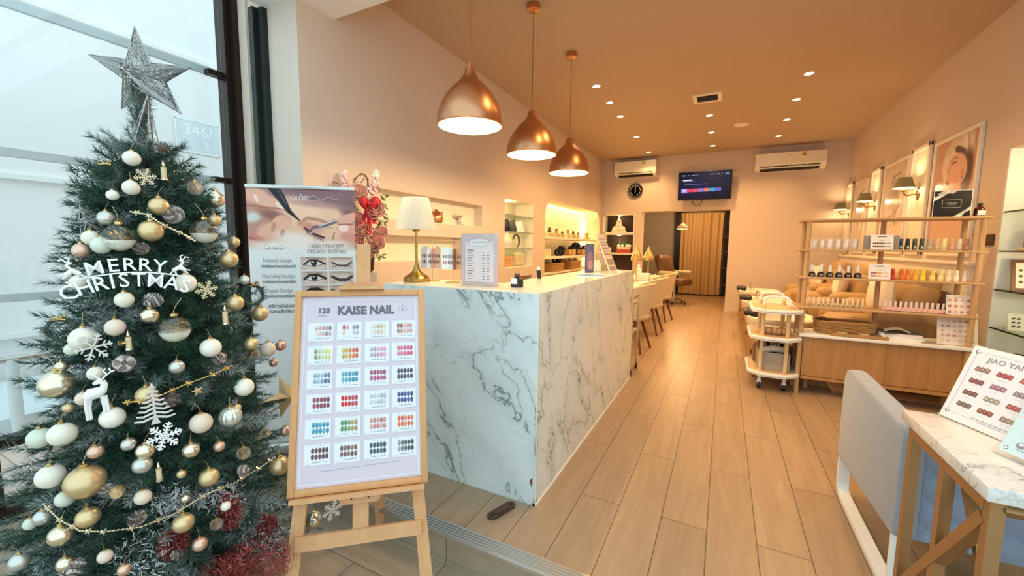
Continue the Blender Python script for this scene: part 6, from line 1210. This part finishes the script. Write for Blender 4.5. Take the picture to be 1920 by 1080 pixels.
# a few upright sprigs make the leader under the star
NL = 16; up = np.stack([G.normal(0, .012, NL), G.normal(0, .012, NL), 1.60+.012*np.arange(NL)-ZL], 1); base = np.vstack([base, up]); dirs = np.vstack([dirs, unit(np.stack([G.normal(0, .16, NL), G.normal(0, .16, NL), np.ones(NL)], 1))]); ln = np.concatenate([ln, np.full(NL, .09)]); frost = np.concatenate([frost, G.uniform(.1, .5, NL)])
K = 90; N = len(base); q = np.linspace(.02, 1, K)[None, :].repeat(N, 0)+G.uniform(-.006, .006, (N, K))
P0 = base[:, None, :]+dirs[:, None, :]*(ln[:, None]*q)[..., None]
rv = G.normal(0, 1, (N, K, 3)); rv = unit(rv-(rv*dirs[:, None, :]).sum(-1, keepdims=True)*dirs[:, None, :])
nd = unit(rv*.86+dirs[:, None, :]*(.45+.9*(q**3))[..., None]); nl = (.034+.014*G.random((N, K)))*(1-.30*q); P1 = P0+nd*nl[..., None]
sd = unit(np.cross(nd, G.normal(0, 1, (N, K, 3))))*.0013
V = np.stack([P0+sd, P0-sd, P1], 2).reshape(-1, 3)
# woody stems
st = unit(np.cross(dirs, G.normal(0, 1, (N, 3))))*.0028; ext_ = base-dirs*.05
SV = np.stack([ext_+st, ext_-st, base+dirs*ln[:, None]*.95], 1).reshape(-1, 3)
def tri_mesh(name, V, col, mt, quads=False):
    me = bpy.data.meshes.new(name); k = 4 if quads else 3; nf = len(V)//k; me.vertices.add(len(V)); me.loops.add(len(V)); me.polygons.add(nf)
    me.vertices.foreach_set('co', V.astype(np.float32).ravel()); me.loops.foreach_set('vertex_index', np.arange(len(V), dtype=np.int32)); me.polygons.foreach_set('loop_start', (np.arange(nf)*k).astype(np.int32))
    me.update(calc_edges=True); a = me.color_attributes.new('Col', 'FLOAT_COLOR', 'POINT'); a.data.foreach_set('color', np.hstack([col, np.ones((len(col), 1))]).astype(np.float32).ravel()); me.materials.append(MATS[mt]); return me
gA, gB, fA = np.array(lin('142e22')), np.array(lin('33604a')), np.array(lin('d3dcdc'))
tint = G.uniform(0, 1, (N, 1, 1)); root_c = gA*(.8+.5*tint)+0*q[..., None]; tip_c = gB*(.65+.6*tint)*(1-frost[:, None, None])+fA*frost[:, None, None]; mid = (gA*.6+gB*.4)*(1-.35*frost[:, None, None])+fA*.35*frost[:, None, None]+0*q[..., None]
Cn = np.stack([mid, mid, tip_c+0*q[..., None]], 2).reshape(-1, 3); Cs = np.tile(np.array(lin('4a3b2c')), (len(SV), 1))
mat('needles', 'ffffff', .55); nt = MATS['needles'].node_tree; a_n = nt.nodes.new('ShaderNodeAttribute'); a_n.attribute_name = 'Col'; nt.links.new(a_n.outputs['Color'], nt.nodes['Principled BSDF'].inputs['Base Color'])
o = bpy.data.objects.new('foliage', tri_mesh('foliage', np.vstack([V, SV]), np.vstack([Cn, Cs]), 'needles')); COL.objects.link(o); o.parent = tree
def on_tree(px, py, out=.0):
    """where the sight line through a spot of the photograph meets the tree's outer surface"""
    d = Vector(ray(px, py)); e = Vector(EYE); best = None
    for k in range(900):
        p = e+d*(.6+.002*k); dd = math.hypot(p.x-TX, p.y-TY)-RT(p.z)-out
        if dd <= 0: return p
        if best is None or dd < best[0]: best = (dd, p)
    return best[1]
# ------------------------------------------------------------------ star topper: a wire-mesh star on a cone
stc = at(258, 128, y=TY+.0); s_ = mpp(stc)
t = thing('star_topper', 'silver wire-mesh star on the tip of the Christmas tree', 'ornament', stc); mat('silver_wire', 'a9a7a4', .3, .95)
u3, v3 = Vector(AR), Vector((0, 0, 1)); n3 = -Vector((AF[0], AF[1], 0)).normalized(); u3 = Vector((-n3.y*-1, n3.x*-1, 0)); u3 = Vector((AR[0], AR[1], 0)).normalized()
PT = [(252, 50), (283, 118), (357, 127), (311, 154), (340, 213), (277, 177), (228, 204), (232, 148), (166, 102), (243, 112)]
def spt(px, py): q = at(px, py, y=TY); return q-stc
star = [spt(*p) for p in PT]; hub = [Vector((0, -.055, 0)), Vector((0, .055, 0))]; cen = sum(star, Vector())/10
hub = [cen+Vector((-.0, -.05, 0)), cen+Vector((0, .05, 0))]
m = MB(); 
for h_ in hub:
    for i in range(10): m.tube([star[i], h_], .0016, 4)
m.tube(star, .0024, 5, closed=True); part(t, 'star_frame', m, 'silver_wire')
m = MB(); random.seed(21)
for h_ in hub:
    for i in range(10):
        a, b = star[i], star[(i+1) % 10]
        for k in range(58):
            def rp(): x, y = random.random(), random.random(); x, y = (1-x, 1-y) if x+y > 1 else (x, y); return h_+(a-h_)*x+(b-h_)*y
            m.tube([rp(), rp()], .0010, 3, caps=False, sm=False)
part(t, 'wire_mesh', m, 'silver_wire')
m = MB(); top = spt(277, 178); bot = Vector((TX, TY, 1.66))-stc
cn = [bot+Vector((.038*math.cos(q), .038*math.sin(q), 0)) for q in [R_(60*k) for k in range(6)]]
for c in cn: m.tube([top, c], .0016, 4)
for k in range(46): i = random.randrange(6); x, y = random.random(), random.random(); p_ = top+(cn[i]-top)*x; q_ = top+(cn[(i+1) % 6]-top)*y; m.tube([p_, q_], .0008, 3, caps=False, sm=False)
part(t, 'mesh_cone', m, 'silver_wire')
# ------------------------------------------------------------------ baubles
mat('b_cream', 'ece4d3', .55); mat('b_pearl', 'f0e8da', .28, coat=.6); mat('b_gold', 'dcc193', .36, .7); mat('b_champ', 'e4d8be', .18, .9); mat('b_rose', 'e2bba4', .3, .7); mat('b_sage', 'd5d9c8', .5); mat('b_blush', 'e6d2bf', .45); mat('b_silver', 'cfcdc6', .3, .7); mat('b_merc', 'd8cdb8', .12, 1.0, bump=(70, .9)); mat('b_cap', 'd8b87a', .25, 1.0); mat('tinsel_gold', 'd9b574', .25, 1.0); mat('string', 'c9b78e', .7)
mi_ = mat('b_irid', 'dfe3d6', .2, .6); glassm('b_glass', (.97, .99, .98), .35, .03)
protos = {}
def bauble_proto(kind):
    t = thing('bauble', 'x', 'bauble'); t['group'] = 'baubles on the Christmas tree'
    m = MB()
    if kind == 'clear': m.sphere((0, 0, 0), 1, 30, 20); bl_ = part(t, 'ball', m, 'b_glass', 'clear glass ball')
    elif kind == 'irid': m.sphere((0, 0, 0), 1, 64, 18, rf=lambda a, z: 1+.035*math.cos(a*16)); part(t, 'ball', m, 'b_irid')
    else: m.sphere((0, 0, 0), 1, 30, 20); part(t, 'ball', m, 'b_'+kind)
    if kind == 'clear':
        m = MB(); m.sphere((0, 0, 0), .95, 24, 7, M=Matrix.Identity(4), sc=(1, 1, 1)); q = MB()
        q.lathe([(.001, -.93)]+[(.93*math.sin(R_(10*k)), -.93*math.cos(R_(10*k))) for k in range(1, 9)]+[(.001, -.14)], 28); part(bl_, 'filling', q, 'b_pearl', 'white filling in the lower part')
        q = MB(); random.seed(3)
        for k in range(110): a = Vector((random.gauss(0, 1), random.gauss(0, 1), random.gauss(0, 1))).normalized()*.84*random.random()**.3; a.z = max(a.z, -.35); b = a*.4+Vector((random.gauss(0, .4), random.gauss(0, .4), random.gauss(0, .4))); b = b.normalized()*min(.85, b.length); b.z = max(b.z, -.42); q.add([a, b, b+Vector((.05, .02, .04))], [(0, 1, 2)])
        part(bl_, 'tinsel', q, 'tinsel_gold', 'gold tinsel inside the glass')
    m = MB(); m.lathe([(.24, .95), (.25, 1.0), (.25, 1.13), (.2, 1.17), (.0001, 1.17)], 14); m.tube([(.09*math.cos(a), 0, 1.24+.09*math.sin(a)) for a in [R_(30*k) for k in range(12)]], .025, 5, closed=True); m.tube([(0, 0, 1.33), (0, .15, 1.7), (0, .5, 2.2)], .018, 4, mi=1); part(t, 'cap', m, ['b_cap', 'string'])
    return t
SZ = lambda r: 'tiny' if r < 10 else 'small' if r < 13.5 else 'medium' if r < 18.5 else 'large' if r < 24 else 'very large'
DESC = dict(cream='matte cream', pearl='pearly ivory', gold='satin gold', champ='shiny champagne', rose='rose-gold', sage='pale sage-white', blush='blush beige', silver='satin silver', merc='crackled silver-gold', irid='ribbed iridescent', clear='clear glass')
BA = [(247, 297, 14, 'cream', 'near the top of the tree, left of the upper pine cone'), (246, 352, 14, 'cream', 'below the topmost cream bauble, left of the gold snowflake'), (366, 353, 13, 'merc', 'at the upper right edge of the tree'), (404, 374, 16, 'champ', 'on the right edge, beside the dark window post'),
 (211, 366, 10, 'pearl', 'on the upper left, right below the beaded ring'), (298, 387, 17, 'gold', 'above the frosted pine cone of the upper middle'), (283, 433, 20, 'gold', 'in the middle above the lettering sign'), (383, 434, 24, 'clear', 'on the right, level with the gold bauble above the sign'), (402, 413, 11, 'gold', 'tucked on the upper right of the clear glass ball'), (199, 409, 14, 'silver', 'beside the wire starburst on the left'),
 (170, 446, 14, 'cream', 'on the left edge, under the wire starburst'), (225, 446, 27, 'clear', 'filled with gold tinsel, above the left half of the sign'), (190, 460, 16, 'sage', 'half behind the tinsel-filled glass ball'), (152, 470, 14, 'rose', 'on the far left edge, just above the sign'), (439, 454, 10, 'gold', 'on the right edge beside the banner, upper of two'), (429, 486, 16, 'gold', 'on the right edge beside the banner, lower of two'),
 (146, 530, 13, 'pearl', 'at the left end of the lettering sign'), (348, 531, 18, 'pearl', 'at the right end of the lettering sign'), (233, 562, 15, 'cream', 'under the letters of the sign, left of a pine cone'), (441, 568, 15, 'gold', 'on the right, in front of the lower words of the banner'), (458, 525, 9, 'irid', 'hanging free at the right edge, before the banner'), (487, 588, 15, 'gold', 'on the right edge, closest to the corner of the framed chart'),
 (281, 592, 15, 'champ', 'directly under the pine cone in the middle'), (216, 614, 16, 'blush', 'in the middle left, over the silver snowflake'), (328, 617, 27, 'clear', 'with a white lower half, in the middle of the tree'), (157, 635, 22, 'cream', 'above the silver snowflake on the left'), (135, 655, 12, 'sage', 'peeking out behind the silver snowflake'), (395, 652, 18, 'pearl', 'on the right half, above a small pine cone'),
 (332, 688, 13, 'silver', 'in the middle, above the silver tree shape'), (471, 645, 12, 'gold', 'on the right edge, upper of a close pair'), (502, 655, 14, 'blush', 'on the right edge, next to the framed chart'), (479, 665, 8, 'merc', 'under the close pair at the right edge'), (526, 648, 10, 'rose', 'half hidden behind the left edge of the framed chart, upper one'), (513, 680, 8, 'rose', 'beside the framed chart, below the blush one'),
 (179, 700, 13, 'cream', 'right above the white reindeer'), (115, 687, 10, 'champ', 'on the left edge, over the big champagne one'), (107, 720, 27, 'champ', 'on the left edge, the largest one on that side'), (458, 726, 17, 'pearl', 'on the right, left of the gold star'), (157, 747, 13, 'blush', 'left of the white reindeer'), (211, 783, 20, 'pearl', 'with a gold bow cap, right below the reindeer'),
 (275, 741, 18, 'gold', 'half behind the silver tree shape'), (377, 793, 19, 'blush', 'right of the white snowflake'), (432, 781, 19, 'irid', 'on the right half of the tree'), (75, 821, 19, 'sage', 'farthest left, over the black window rail'), (117, 814, 22, 'cream', 'on the left, right beside the sage-white one'), (115, 838, 11, 'merc', 'under the cream one on the left'),
 (179, 847, 13, 'rose', 'on the left half, above the biggest gold one'), (241, 833, 12, 'silver', 'left of the white snowflake'), (273, 845, 16, 'champ', 'just under the white snowflake'), (358, 844, 15, 'champ', 'right below the white snowflake'), (411, 837, 10, 'rose', 'under the ribbed iridescent one'), (457, 850, 12, 'merc', 'on the right, left of the frame corner'), (498, 812, 9, 'merc', 'on the right edge, halfway down the frame'), (535, 808, 10, 'rose', 'half hidden behind the frame edge, lower one'),
 (267, 872, 16, 'silver', 'below the champagne one under the snowflake'), (340, 889, 8, 'gold', 'in the lower middle, a dot between needles'), (392, 895, 17, 'gold', 'in the lower right, above the star garland'), (95, 893, 22, 'cream', 'at the lower left, left of the biggest gold one'), (160, 903, 31, 'gold', 'at the lower left, the biggest on the tree'), (268, 932, 14, 'blush', 'in the lower middle, right of the gold barrel'),
 (122, 935, 15, 'sage', 'below the cream one at the lower left'), (165, 970, 19, 'gold', 'just above the left end of the star garland'), (423, 949, 9, 'pearl', 'over the red tinsel on the lower right'), (344, 980, 18, 'gold', 'under the star garland in the lower middle'), (375, 1020, 13, 'rose', 'near the bottom, right of the gold one under the garland'), (406, 983, 11, 'merc', 'near the red tinsel at the lower right'),
 (80, 970, 14, 'silver', 'at the left start of the star garland'), (57, 982, 11, 'sage', 'at the lowest left edge'), (115, 1003, 20, 'champ', 'under the left part of the star garland'), (197, 1043, 12, 'blush', 'near the bottom edge, left of the middle'), (37, 1053, 16, 'silver', 'in the bottom left corner'), (123, 1057, 14, 'champ', 'at the bottom beside the lowest pine cone'), (233, 1068, 11, 'rose', 'at the bottom edge in the middle'),
 (524, 873, 18, 'gold', 'touching the lower left edge of the framed chart'), (588, 974, 15, 'champ', 'seen through the easel under its left leg'), (348, 935, 8, 'champ', 'on the lower right above the garland'), (444, 765, 8, 'gold', 'above the ribbed iridescent one'), (128, 765, 9, 'gold', 'under the big champagne one on the left edge')]
for k, (px, py, r, kind, where) in enumerate(BA):
    p_ = on_tree(px, py, .030); rr = r*mpp(p_)*.97; lab = f'{SZ(r)} {DESC[kind]} bauble {where}'
    if kind not in protos:
        o = protos[kind] = bauble_proto(kind); o['label'] = lab; o.location = p_; o.scale = (rr,)*3; o.rotation_euler = (0, 0, k*1.3)
    else: dup(protos[kind], lab, p_, (0, 0, k*1.3), scale=rr)
# ------------------------------------------------------------------ pine cones
mat('cone_scale', '85776f', .8, vary=(30, .3)); mat('cone_frost', 'c6bbb6', .8)
def cone_proto():
    t = thing('pine_cone', 'x', 'pine cone'); t['group'] = 'pine cones on the Christmas tree'; m = MB()
    m.sphere((0, 0, 0), .55, 12, 8, sc=(1, 1, 1.2))
    for i in range(64):
        z = -1.0+2.0*i/63; a = i*2.399; r = .95*math.sqrt(max(.03, 1-((z+.25)/1.28)**2)); c, s = math.cos(a), math.sin(a); w = .24
        b = Vector((.25*c, .25*s, z*.85-.10)); e = Vector((r*c, r*s, z*.9+.12)); sd = Vector((-s, c, 0))*w
        m.add([b-sd*.4, b+sd*.4, e+sd, e+Vector((.1*c, .1*s, .06)), e-sd, e-Vector((0, 0, .07))], [(0, 1, 2, 3), (0, 3, 4), (0, 4, 5), (1, 5, 2), (0, 5, 1), (2, 5, 4, 3)], i % 2)
    part(t, 'scales', m, ['cone_scale', 'cone_frost']); m = MB(); m.cyl((0, 0, .9), (0, 0, 1.2), .07, n=8); part(t, 'stem', m, 'bark'); return t
pc = None
for k, (px, py, r, where) in enumerate(((304, 277, 14, 'near the top of the tree, right of the topmost cream bauble'), (325, 402, 20, 'touching the gold bauble in the upper middle'), (264, 466, 14, 'just over the middle of the lettering sign'), (287, 563, 17, 'just under the middle of the lettering sign'), (233, 681, 19, 'in the middle, right of the white reindeer'), (412, 673, 14, 'on the right, under the pearly bauble'), (322, 750, 15, 'right of the silver tree shape'), (198, 918, 13, 'between the biggest gold bauble and the gold barrel'), (257, 972, 16, 'on the star garland in the lower middle'), (137, 1066, 20, 'lowest one, at the bottom edge'), (456, 882, 12, 'at the lower right beside the frame'), (331, 640 + 400, 11, 'near the bottom, right of the middle'))):
    p_ = on_tree(px, py, .02); rr = r*mpp(p_)*.85; e = (random.uniform(.6, 1.9), random.uniform(-.4, .4), k*1.1); lab = f'frosted brown pine cone {where}'
    if pc is None: pc = cone_proto(); pc['label'] = lab; pc.location = p_; pc.scale = (rr,)*3; pc.rotation_euler = e
    else: dup(pc, lab, p_, e, scale=rr)
# ------------------------------------------------------------------ flat ornaments facing outwards
mat('snow_white', 'f0f1f1', .6); mat('snow_gold', 'dcc7a0', .5); mat('snow_silver', 'd5cfc8', .45); mat('sign_white', 'f6f6f4', .5)
def face(px, py, out=.05, tilt=0.0):
    p = on_tree(px, py, out); n_ = Vector((p.x-TX, p.y-TY, 0)).normalized(); c = (Vector(EYE)-p); c.z = 0; n_ = (n_*.45+c.normalized()).normalized(); u = Vector((-n_.y, n_.x, 0)); u = -Vector((n_.y, -n_.x, 0))
    M = Matrix(((u.x, 0, n_.x, p.x), (u.y, 0, n_.y, p.y), (0, 1, 0, p.z), (0, 0, 0, 1))); return M @ Matrix.Rotation(tilt, 4, 'Z'), mpp(p)
def flake(m, R, w, full):
    for k in range(6):
        M = Matrix.Rotation(R_(60*k), 4, 'Z'); m.bar((0, 0, 0), (R, 0, 0), w, w*.7, M=M)
        for q, L in ((.35, .22), (.58, .30), (.80, .18)) if full else ((.5, .30), (.78, .2)):
            for s in (-1, 1): m.bar((R*q, 0, 0), (R*q+R*L*.6, s*R*L*.9, 0), w*.85, w*.6, M=M)
    if full: m.tube([(R*.26*math.cos(q), R*.26*math.sin(q), 0) for q in [R_(60*k+30) for k in range(6)]], w*.45, 5, closed=True)
for px, py, r, mm, full, lab in ((387, 543, 18, 'snow_gold', True, 'cream-gold snowflake right of the lettering sign'), (175, 651, 27, 'snow_silver', False, 'silvery beige snowflake on the left half of the tree'), (308, 818, 27, 'snow_white', True, 'white glitter snowflake under the silver tree shape'), (272, 332, 17, 'snow_gold', True, 'small gold snowflake near the top of the tree'), (623, 957, 19, 'snow_white', True, 'white snowflake under the easel ledge, at the tree foot')):
    M, k = face(px, py, .05 if px < 600 else .12, .2); m = MB(); flake(m, r*k, r*k*.11, full); solo('snowflake', lab, 'ornament', m, mm, M.translation, M.to_euler(), 'snowflakes on the Christmas tree')
# MERRY CHRISTMAS sign with a reindeer at each end
M, k = face(243, 512, .075, .02); t = thing('lettering_sign', 'white cut-out MERRY CHRISTMAS sign with reindeer ends on the tree', 'sign', M.translation, M.to_euler()); K_ = k
m = MB()
def arc_text(s, h, yb, x0, x1, bow_, sx):
    n_ = len(s); 
    wts = [{'I': .55, 'M': 1.3, ' ': .5}.get(c, 1.0) for c in s]; tot = sum(wts); acc = 0
    for c, w_ in zip(s, wts):
        x = x0+(x1-x0)*(acc+w_/2)/tot; acc += w_; f = 2*(x-(x0+x1)/2)/(x1-x0); m.text(c, h, trs((x, yb-bow_*f*f, 0), z=-1.6*bow_*f/(x1-x0)*2*1.0), ext=.0025, bold=.0003, sx=sx)
arc_text('MERRY', 34*K_, 15*K_, -60*K_, 55*K_, 8*K_, 1.0); arc_text('CHRISTMAS', 37*K_, -14*K_, -92*K_, 90*K_, 22*K_, .92)
m.tube([(x*K_, (0-16*(x/90)**2+1)*K_, 0) for x in range(-84, 85, 12)], .0022, 6)
for s in (-1, 1):
    O = lambda x, y: ((s*72+s*x)*K_, (10+y)*K_, 0)
    m.tube([O(-8, -8), O(2, -2), O(10, -8)], [.006, .008, .006], 8); m.tube([O(2, -2), O(8, 8), O(2, 12)], .004, 6)
    for a, b in (((-8, -8), (-14, -16)), ((-6, -8), (-4, -17)), ((8, -8), (14, -15)), ((10, -8), (18, -9))): m.tube([O(*a), O(*b)], .0022, 5)
    m.tube([O(6, 10), O(12, 18), O(18, 16)], .002, 5); m.tube([O(6, 10), O(4, 19), O(9, 22)], .002, 5)
part(t, 'letters', m, 'sign_white')
# white reindeer, silver tree shape
M, k = face(181, 742, .07); t = thing('reindeer_ornament', 'white glittery standing reindeer ornament on the left half of the tree', 'ornament', M.translation, M.to_euler()); O = lambda x, y, z=0: (x*k, -y*k, z*k)
m = MB(); m.tube([O(-14, 2), O(-8, -4), O(4, -6), O(10, -10)], [.010, .017, .016, .011], 10); m.tube([O(8, -8), O(12, -20), O(9, -26)], [.011, .008, .008], 8); m.tube([O(9, -27), O(3, -26), O(-3, -23)], [.008, .007, .004], 8)
for x, a in ((-13, -15), (-9, -11), (8, 9), (11, 14)): m.tube([O(x, 2, (x % 3)-1), O(a, 22, (x % 3)-1), O(a+1, 44, (x % 3)-1)], [.006, .004, .0035], 7)
part(t, 'body', m, 'snow_white'); m = MB()
for s in (-1, 1): m.tube([O(8, -28), O(8+s*6, -36), O(8+s*14, -42), O(8+s*12, -50)], .0024, 5); m.tube([O(8+s*8, -38), O(8+s*4, -46), O(8+s*7, -49)], .0022, 5); m.tube([O(8+s*13, -42), O(8+s*19, -44)], .002, 5)
part(t, 'antlers', m, 'snow_white')
M, k = face(288, 756, .075, .03); m = MB(); m.bar((0, -38*k, 0), (0, 38*k, 0), .006, .004)
for q in range(8):
    y = (33-8.4*q)*k; L = (5+3.5*q)*k
    for s in (-1, 1): m.tube([(0, y, 0), (s*L*.6, y-3*k-L*.10, 0), (s*L, y-2*k-L*.05, 0)], [.004, .0036, .0026], 6)
m.prism([(-7*k, -40*k), (7*k, -40*k), (3*k, -28*k), (-3*k, -28*k)], .004); solo('tree_ornament', 'silver glitter cut-out fir tree ornament in the middle of the tree', 'ornament', m, 'snow_silver', M.translation, M.to_euler())
# wire starbursts, gold star
for px, py, r, mm, lab in ((166, 418, 34, 'silver_wire', 'silver wire starburst sticking out on the upper left of the tree'), (538, 742, 42, 'b_gold', 'glittery gold star behind the left edge of the framed chart'), (370, 733, 10, 'b_gold', 'small solid gold star in the middle right of the tree')):
    M, k = face(px, py, .03, .3); m = MB(); pts = [(r*k*(1 if i % 2 == 0 else .42)*math.cos(R_(36*i+90)), r*k*(1 if i % 2 == 0 else .42)*math.sin(R_(36*i+90)), 0) for i in range(10)]
    if mm == 'silver_wire':
        m.tube(pts, .0016, 5, closed=True); [m.tube([(0, 0, .02*s), p], .0014, 4) for p in pts for s in (-1, 1)]
    else: m.add(pts+[(0, 0, r*k*.28), (0, 0, -r*k*.28)], [(i, (i+1) % 10, 10) for i in range(10)]+[((i+1) % 10, i, 11) for i in range(10)])
    solo('star_ornament', lab, 'ornament', m, mm, M.translation, M.to_euler())
# small wreaths, candle clips, barrel
def wreath(px, py, r, lab):
    M, k = face(px, py, .03, .0); t = thing('mini_wreath', lab, 'ornament', M.translation, M.to_euler()); m = MB(); R = r*k; random.seed(px)
    m.tube([(R*math.cos(q), R*math.sin(q), 0) for q in [R_(15*i) for i in range(24)]], R*.16, 6, closed=True)
    for i in range(420): q = random.random()*6.283; b = Vector((R*math.cos(q), R*math.sin(q), 0)); e = b+Vector((random.gauss(0, 1), random.gauss(0, 1), random.gauss(0, 1))).normalized()*R*.75; sd = (e-b).orthogonal().normalized()*.0015; m.add([b+sd, b-sd, e], [(0, 1, 2)])
    part(t, 'ring', m, 'plant_green_dark' if 'plant_green_dark' in MATS else ('plant_green_dark' if mat('plant_green_dark', '4a5c50', .7) else '')); m = MB()
    for s in (-1, 1): m.tube([(0, R*1.05, .008), (s*R*.45, R*1.35, .012), (s*R*.5, R*.95, .012), (0, R*1.05, .010)], .003, 5)
    part(t, 'bow', m, 'tinsel_gold')
wreath(200, 326, 17, 'little green wreath with a gold bow on the upper left of the tree'); wreath(115, 617, 19, 'little grey-green wreath on the left edge of the tree'); wreath(474, 553, 18, 'little wreath with gold bits on the right edge, before the banner'); wreath(232, 655, 12, 'tiny wreath in the middle left, over the pine cone')
def candle(px, py, lab):
    M, k = face(px, py, .04); t = thing('candle_clip', lab, 'ornament', M.translation, M.to_euler()); m = MB(); m.cyl((0, -12*k, 0), (0, 8*k, 0), 4.2*k, n=12); part(t, 'candle', m, 'snow_gold'); m = MB(); m.lathe([(.0001, 0), (2.6*k, 3*k), (2*k, 7*k), (.0001, 13*k)], 10, M=trs((0, 8*k, 0), x=-R_(90))); m.cyl((0, -16*k, 0), (0, -12*k, 0), 6*k, n=12); part(t, 'flame', m, 'b_champ')
candle(307, 322, 'gold candle clip near the top of the tree'); candle(422, 592, 'gold candle clip on the right, under the gold bauble'); candle(298, 886, 'gold candle clip in the lower middle of the tree'); candle(241, 640, 'gold candle clip above the pine cone in the middle')
M, k = face(220, 922, .04, .9); m = MB(); m.lathe([(8*k, -12*k), (11*k, -5*k), (11.5*k, 0), (11*k, 5*k), (8*k, 12*k)], 18, rf=lambda a, z: 1+.06*math.cos(a*9)); m.cyl((0, 0, 12*k), (0, 0, 17*k), 4*k, n=10); solo('barrel_ornament', 'ridged gold barrel ornament in the lower left of the tree', 'ornament', m, 'b_gold', M.translation, M.to_euler())
# star garlands
def garland(pts, n_, lab, mm):
    t = thing('star_garland', lab, 'garland', (0, 0, 0)); P = []
    for (a, b), (c, d) in zip(pts, pts[1:]):
        for i in range(8): P.append(on_tree(a+(c-a)*i/8, b+(d-b)*i/8, .055))
    P.append(on_tree(*pts[-1], .055)); m = MB(); m.tube(P, .0014, 4); [m.sphere(p, .0032, 6, 4) for p in P]; part(t, 'string', m, mm)
    for i in range(n_):
        p = P[int((len(P)-1)*(i+.5)/n_)]; m = MB(); rr = .011; c = (Vector(EYE)-p).normalized(); u = c.orthogonal().normalized(); v = c.cross(u); ps = [p+(u*math.cos(R_(36*q))+v*math.sin(R_(36*q)))*rr*(1 if q % 2 == 0 else .42) for q in range(10)]; m.add(ps+[p+c*.004, p-c*.004], [(q, (q+1) % 10, 10) for q in range(10)]+[((q+1) % 10, q, 11) for q in range(10)]); part(t, 'star', m, mm)
garland([(82, 945), (112, 975), (150, 995), (195, 997), (265, 988), (330, 962), (385, 927), (440, 905), (490, 875), (515, 857)], 13, 'long silver star garland sagging across the lower part of the tree', 'b_champ')
garland([(245, 397), (275, 402), (310, 424), (345, 440), (365, 452)], 5, 'short silver star garland across the upper part of the tree', 'b_champ'); garland([(232, 755), (262, 752), (300, 742), (345, 722), (405, 700), (435, 685)], 7, 'gold star garland behind the silver tree shape', 'tinsel_gold')
# ------------------------------------------------------------------ red and white tinsel at the foot of the tree
mat('tinsel_red', '9a4a46', .35, .5); mat('tinsel_white', 'c3c9cc', .5, .1)
def tinsel(name, lab, blobs, n_, L, mm):
    vs = []; r_ = np.random.default_rng(len(blobs)+n_)
    for (c, sx, sy, sz) in blobs:
        p = r_.normal(0, 1, (n_, 3)); p = unit(p)*np.cbrt(r_.random((n_, 1)))*np.array([sx, sy, sz])+np.array(c); d = unit(r_.normal(0, 1, (n_, 3)))*L*(.6+.8*r_.random((n_, 1))); s = unit(np.cross(d, r_.normal(0, 1, (n_, 3))))*.0009
        vs.append(np.stack([p-s, p+s, p+d+s, p+d-s], 1).reshape(-1, 3))
    V = np.vstack(vs); col = np.tile(np.array([1., 1, 1]), (len(V), 1)); o = bpy.data.objects.new(name, tri_mesh(name, V, col, mm, True)); COL.objects.link(o); return props(o, lab, 'tinsel', None, 'stuff')
g1 = on_tree(480, 1058, .05); g2 = on_tree(430, 958, .0); g3 = on_tree(325, 1020, -.01); g4 = on_tree(500, 985, .0)
tinsel('red_tinsel', 'red tinsel gathered round the foot of the Christmas tree', [(g1, .13, .11, .07), (g1+Vector((-.10, -.04, -.05)), .10, .09, .06), (g2, .035, .03, .06), (g3, .03, .03, .04), (g4+Vector((0, 0, .0)), .03, .03, .025)], 1700, .017, 'tinsel_red')
tinsel('white_tinsel', 'white tinsel and frost near the foot of the Christmas tree', [(on_tree(270, 1040, -.02), .09, .07, .07), (on_tree(500, 1010, .0), .10, .08, .06), (on_tree(420, 930, -.02), .07, .06, .05), (on_tree(320, 940, -.03), .06, .05, .05)], 300, .016, 'tinsel_white')
